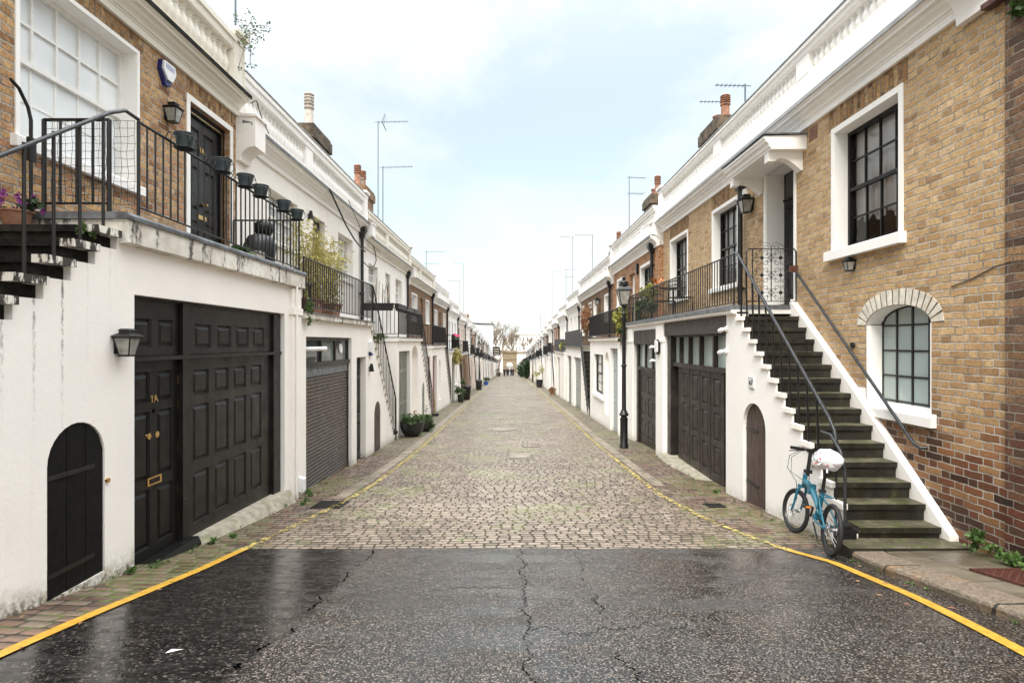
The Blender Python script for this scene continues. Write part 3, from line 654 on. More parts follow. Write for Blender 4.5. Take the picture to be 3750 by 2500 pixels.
def pipe(root, s, x, y, z0, z1, hopper=True, mat=None, r=.045):
    m = MB(); m.tube([(s * x, y, z0), (s * x, y, z1)], r, 10)
    z = z0 + .5
    while z < z1: m.lathe([(r * 1.35, -.04), (r * 1.35, .04)], (s * x, y, z), 10); m.box(s * (x - .01), s * (x + .07), y - .08, y + .08, z - .015, z + .015); z += 1.6
    if hopper: m.loft([[(s * (x - q), y - q, zz), (s * (x + q), y - q, zz), (s * (x + q), y + q, zz), (s * (x - q), y + q, zz)] for q, zz in ((.05, z1 - .05), (.1, z1 + .12), (.12, z1 + .13), (.12, z1 + .25))])
    return part('downpipe', m, mat or M['iron'], root, 40)

def gardoor(root, s, xf, ya, yb, za, zb, mat, leaves=2, glass=True, name='garage_door'):
    """hinged garage doors: glazed top lights and tall plank panels below"""
    L = (yb - ya) / leaves; zg = zb - (zb - za) * .24; out = None
    for i in range(leaves):
        a, b = ya + L * i + .006, ya + L * (i + 1) - .006; cols = 3; cw = (b - a - .08) / cols; P = []
        gl = MB()
        for c in range(cols):
            p, q = a + .06 + cw * c, a + .02 + cw * (c + 1)
            P += [(p, q, za + .2, za + (zg - za) * .46), (p, q, za + (zg - za) * .46 + .12, zg - .05)]
            if glass: P.append((p, q, zg + .05, zb - .1)); gl.box(s * (xf + .012), s * (xf + .02), p, q, zg + .05, zb - .1)
        o = panel_leaf(root, name, s, xf, a, b, za, zb, P, mat)
        if glass: part('pane', gl, M['paneg'], o)
    return out

# ------------------------------------------------------------------ foliage made of many small leaves
def leaves(mb, c, r, n, size, rnd, asp=2.2, clump=None, droop=0):
    cs = []
    nc = clump or max(3, int(n / 40))
    for i in range(nc):
        while True:
            p = Vector((rnd.uniform(-1, 1), rnd.uniform(-1, 1), rnd.uniform(-1, 1)))
            if p.length < 1: break
        cs.append((Vector((p.x * r[0], p.y * r[1], p.z * r[2])), rnd.uniform(.25, .5)))
    for i in range(n):
        cc, cr = rnd.choice(cs); d = Vector((rnd.gauss(0, 1), rnd.gauss(0, 1), rnd.gauss(0, 1))) * .45
        p = Vector(c) + cc + Vector((d.x * r[0], d.y * r[1], d.z * r[2])) * cr
        a = Vector((rnd.gauss(0, 1), rnd.gauss(0, 1), rnd.gauss(0, .7) - droop)).normalized(); b = a.orthogonal(); b.rotate(Matrix.Rotation(rnd.uniform(0, 6.28), 3, a))
        L = size * rnd.uniform(.6, 1.3); w = L / asp / 2
        mb.add([p, p + a * L * .5 + b * w, p + a * L, p + a * L * .5 - b * w], [(0, 1, 2, 3)])
    return mb

def aerial(x, y, z0, z1, kind=0, rot=0, label='', s=1, L0=1.35):
    t = thing('tv_aerial', label, 'aerial', (s * x, y, z0), 'aerials on the rooftops'); m = MB(); X = s * x
    m.tube([(X, y, z0), (X, y, z1)], .022, 6); part('mast', m, M['alu'], t, 60)
    q = MB(); ca, sa = math.cos(rot), math.sin(rot)
    def el(zz, L, k, off=0, eh=.16):
        q.tube([(X - ca * .15, y - sa * .15, zz), (X + ca * L, y + sa * L, zz + .05 * L)], .013, 5)
        for i in range(k):
            f = L * (i + .5) / k; q.tube([(X + ca * f - sa * eh, y + sa * f + ca * eh, zz + .05 * f), (X + ca * f + sa * eh, y + sa * f - ca * eh, zz + .05 * f)], .006, 4)
            q.tube([(X + ca * f, y + sa * f, zz + .05 * f - .04), (X + ca * f, y + sa * f, zz + .05 * f + .04)], .006, 4)
    el(z1 - .05, L0, max(6, int(L0 * 9)), 0, .16 * min(1, L0 / 1.1))
    if kind == 0:
        for a in range(-4, 5): q.tube([(X + ca * .2 + abs(a) * .03 * ca, y + sa * .2 - .25, z1 - .05 + a * .07), (X + ca * .2 + abs(a) * .03 * ca, y + sa * .2 + .25, z1 - .05 + a * .07)], .006, 4)
        q.tube([(X + ca * .32, y + sa * .32, z1 + .35), (X + ca * .18, y + sa * .18, z1 - .05), (X + ca * .36, y + sa * .36, z1 - .45)], .01, 4)
    if kind == 2: el(z1 - .9, .9, 6, 0, .35)
    part('antenna', q, M['alu'], t); return t

def lantern(name, label, s, x, y, z, sc=1.0, mat=None, half=False, group='wall lanterns', bracket=True):
    """coach lantern fixed to a wall, glass tapering downwards"""
    mat = mat or M['iron']; t = thing(name, label, 'wall lamp', (s * x, y, z), group); X = s * (x - .11 * sc); w0, w1, h = .055 * sc, .095 * sc, .21 * sc
    g = MB(); g.loft([[(X - a, y - a, zz), (X + a, y - a, zz), (X + a, y + a, zz), (X - a, y + a, zz)] for a, zz in ((w0, z - h / 2), (w1, z + h / 2))]); 
    fr = MB()
    for i, j in ((-1, -1), (1, -1), (1, 1), (-1, 1)): fr.tube([(X + i * w0, y + j * w0, z - h / 2), (X + i * w1, y + j * w1, z + h / 2)], .006 * sc + .002, 4)
    for a, zz in ((w0 + .006, z - h / 2), (w1 + .006, z + h / 2)): fr.box(X - a, X + a, y - a, y + a, zz - .008, zz + .008)
    fr.loft([[(X - a, y - a, zz), (X + a, y - a, zz), (X + a, y + a, zz), (X - a, y + a, zz)] for a, zz in ((w1 + .03 * sc, z + h / 2 + .008), (w1 * .62, z + h / 2 + .05 * sc), (w1 * .6, z + h / 2 + .075 * sc), (w1 * .72, z + h / 2 + .08 * sc), (w1 * .5, z + h / 2 + .1 * sc))])
    fr.box(s * x, X, y - .012, y + .012, z + h * .2, z + h * .2 + .02); fr.box(s * x, s * (x - .012), y - w1 * .7, y + w1 * .7, z - h * .4, z + h * .55)
    part('frame', fr, mat, t); part('glazing', g, M['lampg'], t); return t

def pot(name, label, x, y, z, r, h, mat, group=None, plant=None, cat='pot', soil=True):
    t = thing(name, label, cat, (x, y, z), group); m = MB()
    m.lathe([(r * .72, 0), (r * .98, h * .9), (r * 1.08, h * .9), (r * 1.08, h), (r * .95, h), (r * .88, h * .8)], (x, y, z), 16); part('pot_body', m, mat, t, 35); return t
def shell(root, s, U, W, y0, y1, zs, F, mat, depth=5.0):
    """roof, back and party walls so that the house is a solid body"""
    m = MB(); m.box(s * (U + 2.1), s * (U + depth), y0 + .01, y1 - .01, G(y1) - .5, F + .28); part('rear_wall', m, mat, root)
    for a in (y0 + .01, y1 - .16): m = MB(); m.box(s * (U + .301), s * (U + 2.1), a, a + .15, G(y1) - .5, F + .28); part('party_wall', m, mat, root)
    r = MB(); r.box(s * (U + .1), s * (U + depth + .1), y0, y1, F + .28, F + .36); part('roof', r, M['slate'], root)

def upper(root, s, U, y0, y1, z0, F, holes, mat, name='upper_wall', rev=None):
    m = MB(); facade(m, s, U, .3, y0, y1, z0, F + .02, holes); return part(name, m, mat, root)

# =================================================================== the brick house with door 1A
L1 = thing('mews_house', 'warm brick mews house with black doors marked 1A and black-stained outside steps', 'house', (-3.27, 6.5, G(6.5)), 'houses lining the mews')
F1 = 3.52
upper(L1, -1, UL, -1.0, 8.85, -2.2, F1, [(4.95, 6.50, 1.80, 3.30), (7.58, 8.66, 1.06, 3.22)], M['brickL'])
shell(L1, -1, UL, WL, -1.0, 8.8, 1.08, F1, M['brickL'])
for a, b in ((4.86, 6.62), (7.5, 8.74)):
    m = MB(); m.box(-(UL - .003), -(UL + .02), a, b, (3.345 if a < 5 else 3.265), F1 + .01); part('lintel', m, M['soldier'], L1)
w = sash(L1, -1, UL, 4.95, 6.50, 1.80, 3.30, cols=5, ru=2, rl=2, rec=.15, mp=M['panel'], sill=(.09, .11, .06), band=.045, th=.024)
# upper door 1A
d = MB(); x = UL - .012
d.box(-x, -(UL + .16), 7.50, 7.579, 1.0, 3.22); d.box(-x, -(UL + .16), 8.661, 8.74, 1.0, 3.22); d.box(-x, -(UL + .16), 7.50, 8.74, 3.221, 3.30)
fr = part('door_frame', d, M['trim'], L1)
lf = panel_leaf(L1, 'front_door', -1, UL + .12, 7.62, 8.55, 1.10, 3.12, [(7.74, 8.03, 2.55, 2.98), (8.14, 8.43, 2.55, 2.98), (7.74, 8.03, 1.85, 2.45), (8.14, 8.43, 1.85, 2.45), (7.74, 8.03, 1.22, 1.7), (8.14, 8.43, 1.22, 1.7)], M['char'])
m = MB(); m.box(-(UL + .08), -(UL + .15), 7.581, 7.62, 1.1, 3.218); m.box(-(UL + .08), -(UL + .15), 8.55, 8.66, 1.1, 3.12); m.box(-(UL + .08), -(UL + .15), 7.62, 8.66, 3.12, 3.218); part('door_lining', m, M['black'], L1)
m = MB(); m.box(-(UL + .079), -(UL + .085), 8.585, 8.6, 1.12, 3.12); m.box(-(UL + .079), -(UL + .085), 7.64, 8.6, 3.14, 3.15); part('draught_strip', m, M['gold'], lf)
m = MB(); m.lathe([(.0, -.05), (.03, -.04), (.035, -.01), (.015, .0), (.015, .04)], (-(UL + .07), 8.085, 1.95), 12, 'x'); part('door_knob', m, M['gold'], lf, 40)
m = MB(); m.box(-(UL + .105), -(UL + .12), 7.98, 8.2, 1.74, 1.8); part('letter_slot', m, M['gold'], lf)
text(lf, '1A', .11, -1, UL + .115, 8.085, 2.72, M['gold'])
cornice(L1, -1, UL, F1, -1.0, 8.85, M['trimold'], M['grime'])
parapet(L1, -1, UL, F1, -1.0, 8.85, M['trimold'], [(4.3, 4.7), (1, 1.4)], endped=True)
console(L1, -1, UL, F1, 9.04, M['white2'], w=.37, out=.30, top=.0, low=-.68, face=-.46)
# garage storey with steps in profile
st = lambda y: .925 if y > 4.72 else .925 - .155 * (math.floor((4.72 - y) / .247) + 1)
brk = [4.72 - .247 * k for k in range(0, 15)]
m = MB(); facade(m, -1, WL, .16, 1.2, 8.74, -2.9, .93, [(4.01, 4.58, -1.83, -.60, .285), (4.94, 8.22, -2.6, .42)], st, brk)
part('garage_wall', m, M['white1'], L1)
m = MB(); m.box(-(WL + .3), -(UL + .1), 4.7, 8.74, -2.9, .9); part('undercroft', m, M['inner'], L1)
m = MB(); m.box(-(WL - .05), -(WL + .1), 8.40, 8.74, -2.6, .80); m.box(-(WL - .075), -(WL + .1), 8.38, 8.75, .42, .52); part('pilaster', m, M['white2'], L1)
m = MB(); m.tube([(-(WL - .07), 8.5, -2.4), (-(WL - .07), 8.5, .84)], .022, 8); part('waste_pipe', m, M['white2'], L1, 40)
pa = [(4.12 + 0, 0, 0, 0)]
plank_arch(L1, -1, WL + .012, 4.015, 4.575, -1.95, -.605, .28, M['blackm'], planks=3)
m = MB(); m.box(-(WL + .03), -(WL + .06), 4.54, 4.63, -1.13, -1.09); m.lathe([(.02, -.02), (.02, .02)], (-(WL + .0), 4.6, -1.11), 8, 'x'); part('door_latch', m, M['gold'], L1)
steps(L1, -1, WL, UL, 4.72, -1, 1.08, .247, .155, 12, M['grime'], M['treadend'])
# pedestrian door and garage leaf
fx = WL + .10
rows = [(-.56, -.29), (-1.27, -.66), (-1.92, -1.38)]
pdp = [(a, b, c, d_) for a, b in ((5.03, 5.31), (5.42, 5.68)) for c, d_ in ((-.56, -.27), (-1.27, -.64), (-1.90, -1.36))]
pd = panel_leaf(L1, 'front_door', -1, fx, 4.96, 5.76, -2.0, -.17, pdp, M['black'])
gp = [(6.03 + .445 * i, 6.03 + .445 * i + .32, c, d_) for i in range(4) for c, d_ in rows]
gd = panel_leaf(L1, 'garage_door', -1, fx, 5.87, 7.98, -2.5, -.17, gp, M['char'])
tp = panel_leaf(L1, 'transom_panel', -1, fx - .01, 5.90, 8.0, -.12, .40, [(6.05 + .455 * i, 6.05 + .455 * i + .33, -.06, .2) for i in range(4)], M['char'])
panel_leaf(L1, 'transom_panel', -1, fx - .01, 4.96, 5.74, -.12, .40, [(5.05, 5.32, -.04, .22), (5.42, 5.68, -.04, .22)], M['char'])
m = MB()
m.box(-(fx - .03), -(fx + .08), 4.941, 4.96, -2.1, .419); m.box(-(fx - .05), -(fx + .08), 5.76, 5.87, -2.6, .40); m.box(-(fx - .045), -(fx + .08), 7.98, 8.21, -2.5, .40)
m.box(-(fx - .06), -(fx + .08), 4.945, 8.215, -.165, -.125); m.box(-(fx - .03), -(fx + .08), 4.945, 8.215, .395, .419)
part('door_frame', m, M['char'], L1)
m = MB(); m.prism([(-(WL - .06), -2.6), (-(WL - .06), -2.06), (-(WL - .03), -2.0), (-(fx + .02), -2.0), (-(fx + .02), -2.6)], 4.945, 5.9); part('door_step', m, M['black'], L1)
m = MB(); m.add([(-(WL - .13), 5.9, G(5.9) - .1), (-(fx + .03), 5.9, G(5.9) - .1), (-(fx + .03), 5.9, -2.03), (-(WL - .03), 5.9, -2.05), (-(WL - .2), 8.3, G(8.3) - .1), (-(fx + .03), 8.3, G(8.3) - .1), (-(fx + .03), 8.3, -2.13), (-(WL - .05), 8.3, -2.15)], [(0, 1, 2, 3), (4, 7, 6, 5), (3, 2, 6, 7), (0, 3, 7, 4), (0, 4, 5, 1)]); part('garage_sill', m, M['conc'], L1)
lou = MB()
for i in (1, 2):
    for k in range(6): lou.box(-(fx - .012), -(fx + .0), 6.05 + .455 * i + .07, 6.05 + .455 * i + .26, -.01 + k * .026, .003 + k * .026)
part('louvre_vent', lou, M['char'], tp)
for yy in (5.30, 5.42):
    m = MB(); m.lathe([(.006, -.075), (.025, -.07), (.036, -.05), (.03, -.03), (.013, -.018), (.016, 0), (.03, .002)], (-fx, yy, -.87), 14, 'x'); part('door_knob', m, M['gold'], pd, 50)
m = MB(); m.box(-(fx - .012), -fx, 5.26, 5.47, -1.33, -1.255); part('letter_plate', m, M['gold'], pd)
m = MB(); m.box(-(fx - .016), -(fx - .012), 5.29, 5.44, -1.315, -1.27); part('letter_flap', m, M['black'], pd)
m = MB(); m.lathe([(.02, -.01), (.02, 0)], (-fx, 5.365, -.64), 10, 'x'); part('door_lock', m, M['silver'], pd)
text(pd, '1A', .1, -1, fx - .004, 5.365, -.53, M['gold'])
for z in (-.37, -.62, -1.05, -1.48, -1.75):
    m = MB(); m.box(-(fx - .004), -(fx + .01), 5.75, 5.761, z - .045, z + .045); part('hinge', m, M['gold'] if z < -.3 else M['iron'], pd)
for z in (-.98, -1.62):
    m = MB(); m.box(-(WL + .02), -(WL + .08), 4.941, 4.95, z - .06, z + .06); m.tube([(-(WL + .03), 4.95, z - .02), (-(WL + .03), 4.975, z - .04)], .008, 6); part('lock_keep', m, M['gold'], pd)
# balcony slab, lead edge and railing
m = MB(); m.prism([(-(UL + .02), 1.03), (-3.19, 1.03), (-3.19, .84), (-3.30, .82), (-(UL + .02), .82)], 4.74, 8.82); sl = part('balcony_slab', m, M['slabedge'], L1)
m = MB(); m.prism([(-(UL + .02), 1.031), (-3.17, 1.031), (-3.165, 1.06), (-3.18, 1.085), (-3.24, 1.09), (-(UL + .02), 1.09)], 4.72, 8.84); part('lead_edge', m, M['lead'], sl)
railing(L1, -1, [(-3.24, 4.95, 1.08), (-3.24, 8.70, 1.03), (-4.24, 8.70, 1.03)], .84, .118, .0085, .013, base=.1)
railing(L1, -1, [(-3.46, 4.9, 1.1), (-4.02, 4.9, 1.1)], .82, .125, .011, .014, base=.1)
m = MB(); m.tube([(-3.24, 4.95, 1.94), (-3.24, 4.78, 1.95), (-3.24, 4.6, 1.86), (-3.25, 4.28, 1.64), (-3.26, 3.64, 1.20), (-3.26, 2.9, .72), (-3.27, 2.2, .26)], .016, 8)
hr = part('stair_handrail', m, M['irong'], L1, 50)
for k in range(8):
    y = 4.55 - .247 * k; m = MB(); zt = .925 - .155 * k; m.tube([(-3.26, y, zt + .0), (-3.26, y, 1.83 - .66 * .247 * k * 1.0)], .012, 8); part('handrail_post', m, M['iron'], hr, 50)
m = MB(); m.tube([(-4.1, 4.86, 1.05), (-4.1, 4.86, 1.9), (-4.1, 4.83, 2.0), (-4.1, 4.74, 2.12), (-4.1, 4.66, 2.16)], .014, 8); m.box(-4.085, -4.115, 4.83, 4.9, 1.55, 1.75); part('wall_handrail', m, M['iron'], L1, 50)
# wire netting tied to the gate
m = MB(); rr = random.Random(3)
def net(xa, xb, y, za, zb, nx, nz):
    P = [[(xa + (xb - xa) * i / nx + rr.uniform(-.008, .008), y + rr.uniform(-.004, .004), za + (zb - za) * j / nz + rr.uniform(-.006, .006)) for i in range(nx + 1)] for j in range(nz + 1)]
    for j in range(nz + 1): m.tube(P[j], .0022, 3)
    for i in range(nx + 1): m.tube([P[j][i] for j in range(nz + 1)], .0022, 3)
net(-3.26, -3.44, 4.93, 1.2, 1.92, 3, 11); net(-3.48, -4.0, 4.885, 1.2, 1.9, 9, 11)
part('netting', m, M['iron'], L1)
chimney(L1, -1, 6.4, 2.0, 6.2, 3.4, 2)
inst_y = [5.47, 6.18, 6.72, 7.13, 7.85, 8.34]
prev = None
for i, yy in enumerate(inst_y):
    z = 1.87 - .012 * i; x = -3.135; lb = ['dark plastic pot on the railing by the brick wall, first from the gate', 'dark plastic pot in a wire ring right in front of the upper black door', 'dark plastic pot in a wire ring just past the upper black door', 'dark plastic pot in a wire ring, fourth along the railing from the gate', 'dark plastic pot second from the far corner of the railing', 'dark plastic pot in a wire ring at the far corner of the railing'][i]
    t = pot('flower_pot', lb, x, yy, z, .092, .135, M['potg'], 'pots hung on the balcony railing')
    m = MB(); m.torus((x, yy, z + .1), .108, .004, 'z', 20, 5); m.torus((x, yy, z - .005), .085, .005, 'z', 20, 5)
    for k in range(-3, 4): m.tube([(x - .08, yy + k * .022, z - .006), (x + .08, yy + k * .022, z - .006)], .004, 4)
    for a in (0.6, 2.5, 3.9, 5.6): m.tube([(x + .085 * math.cos(a), yy + .085 * math.sin(a), z - .005), (x + .12 * math.cos(a), yy + .12 * math.sin(a), z + .05), (x + .108 * math.cos(a), yy + .108 * math.sin(a), z + .1)], .004, 4)
    m.tube([(x - .02, yy - .1, z + .1), (x - .08, yy - .13, z + .11), (-3.24, yy - .13, z + .06)], .005, 5)
    part('pot_holder', m, M['iron'], t)

# small things on and by the first house
lantern('wall_lantern', 'charcoal wall lantern on the warm brick between the big white window and the upper door', -1, UL, 7.07, 2.82, .78)
lantern('wall_lantern', 'charcoal half lantern on the white rendered wall beside the garage door', -1, WL, 4.73, -.03, .72)
t = thing('alarm_box', 'white shield-shaped alarm box with navy blue rim high on the warm brick wall', 'alarm box', (-UL, 7.0, 3.28), 'alarm boxes')
m = MB(); pr = [(6.9, 3.44), (7.14, 3.45), (7.16, 3.34), (7.07, 3.17), (6.98, 3.16), (6.88, 3.33)]
m.prismx(pr, -(UL), -(UL - .05)); part('back_shell', m, M['blue'], t)
m = MB(); m.prismx([(6.91, 3.435), (7.13, 3.44), (7.15, 3.345), (7.085, 3.23), (6.985, 3.23), (6.9, 3.33)], -(UL - .05), -(UL - .075)); part('front_cover', m, M['plasw'], t)
m = MB()
for a, b, c, d_ in ((6.935, 7.11, 3.355, 3.36), (6.935, 7.11, 3.405, 3.41), (6.935, 6.94, 3.36, 3.405), (7.105, 7.11, 3.36, 3.405), (6.95, 6.97, 3.367, 3.398), (6.98, 6.995, 3.367, 3.398), (7.005, 7.03, 3.367, 3.398), (7.04, 7.055, 3.367, 3.398), (7.065, 7.09, 3.367, 3.398)): m.box(-(UL - .0752), -(UL - .078), a, b, c, d_)
part('logo', m, M['lav'], t)
t = thing('meter_box', 'small white plastic meter box low on the white pier between two garages', 'meter box', (-3.2, 8.66, -2.2)); m = MB()
m.loft([[(-3.22 , 8.62, -2.26), (-3.22, 8.73, -2.26), (-3.22, 8.73, -2.04), (-3.22, 8.62, -2.04)], [(-3.15, 8.62, -2.26), (-3.15, 8.73, -2.26), (-3.15, 8.73, -2.06), (-3.15, 8.62, -2.06)], [(-3.14, 8.63, -2.25), (-3.14, 8.72, -2.25), (-3.14, 8.72, -2.07), (-3.14, 8.63, -2.07)]]); part('cover', m, M['plasw'], t); m = MB(); m.tube([(-3.13, 8.66, -2.32), (-3.14, 8.7, -2.38), (-3.1, 8.78, -2.36)], .006, 5); part('wire', m, M['cable'], t)
# pansies in a pot on the top step
t = pot('pansy_pot', 'clay pot of purple pansies at the top of the black-stained steps', -4.0, 4.6, .925, .11, .14, M['terra'], cat='flower pot'); rp = random.Random(5)
m = MB(); leaves(m, (-4.0, 4.58, 1.1), (.16, .16, .06), 160, .045, rp, 1.6); part('foliage', m, M['leafd'], t)
m = MB()
for i in range(34):
    c = Vector((-4.0 + rp.uniform(-.17, .17), 4.57 + rp.uniform(-.16, .12), 1.12 + rp.uniform(-.05, .08)))
    for k in range(5):
        a = k * 1.257 + rp.random(); m.add([c, c + Vector((.012 * math.cos(a + .5), -.008, .012 * math.sin(a + .5) )) * 1.5, c + Vector((.026 * math.cos(a), -.012, .026 * math.sin(a))), c + Vector((.012 * math.cos(a - .5), -.008, .012 * math.sin(a - .5))) * 1.5], [(0, 1, 2, 3)])
part('flower', m, M['purple'], t)
t = thing('weed_tuft', 'small green weed growing from the end of a black-stained step', 'weed', (-3.36, 4.5, .95), 'weeds in cracks'); m = MB(); leaves(m, (-3.3, 4.42, .86), (.05, .06, .06), 90, .03, rp, 1.8); part('foliage', m, M['weed'], t)
# barbecue and plants at the balcony end
t = thing('barbecue', 'black covered barbecue standing at the far end of the brick house balcony', 'barbecue', (-3.62, 8.3, 1.09)); m = MB()
m.lathe([(.14, 0), (.2, .1), (.23, .3), (.17, .42), (.08, .46)], (-3.66, 8.3, 1.12), 12); part('cover', m, M['potb'], t, 60)
m = MB(); m.lathe([(.0, .0), (.1, .02), (.14, .1), (.13, .2), (.04, .26)], (-3.66, 8.42, 1.56), 12); part('kettle_lid', m, M['char'], t, 60)
for dx, dy in ((-.1, -.1), (.12, -.1), (0, .14)):
    m = MB(); m.tube([(-3.66 + dx, 8.3 + dy, 1.09), (-3.66 + dx * .6, 8.3 + dy * .6, 1.2)], .012, 6); part('leg', m, M['iron'], t)
t = thing('parcel', 'small brown cardboard box on the balcony beside the barbecue', 'box', (-3.5, 7.85, 1.09)); m = MB(); m.box(-3.44, -3.62, 7.78, 7.95, 1.09, 1.26); part('carton', m, M['potcream'], t)
t = thing('balcony_plant', 'low green plant on the lead balcony edge below the railing', 'plant', (-3.4, 7.3, 1.09)); m = MB(); leaves(m, (-3.4, 7.3, 1.15), (.1, .25, .08), 150, .09, rp, 2.5); part('foliage', m, M['leaf'], t)
t = thing('overhanging_shrub', 'straggly self-seeded shrub sprouting above the parapet at the end of the brick house', 'plant', (-3.95, 8.9, 4.7)); m = MB(); st_ = MB()
for i in range(11):
    e = Vector((-4.02 + rp.uniform(-.2, .12), 8.85 + rp.uniform(-.35, .4), 4.75 + (rp.uniform(-.55, .3) if i % 2 else rp.uniform(.05, .35)))); q = Vector((-4.16, 8.75, 4.66)); mid = (q + e) / 2 + Vector((.08, 0, .12)); st_.tube([q, mid, e], .005, 4); leaves(m, e, (.1, .1, .1), 16, .05, rp, 2.6); leaves(m, mid, (.1, .1, .1), 8, .05, rp, 2.6)
part('stem', st_, M['bark'], t); part('foliage', m, M['leaf'], t)

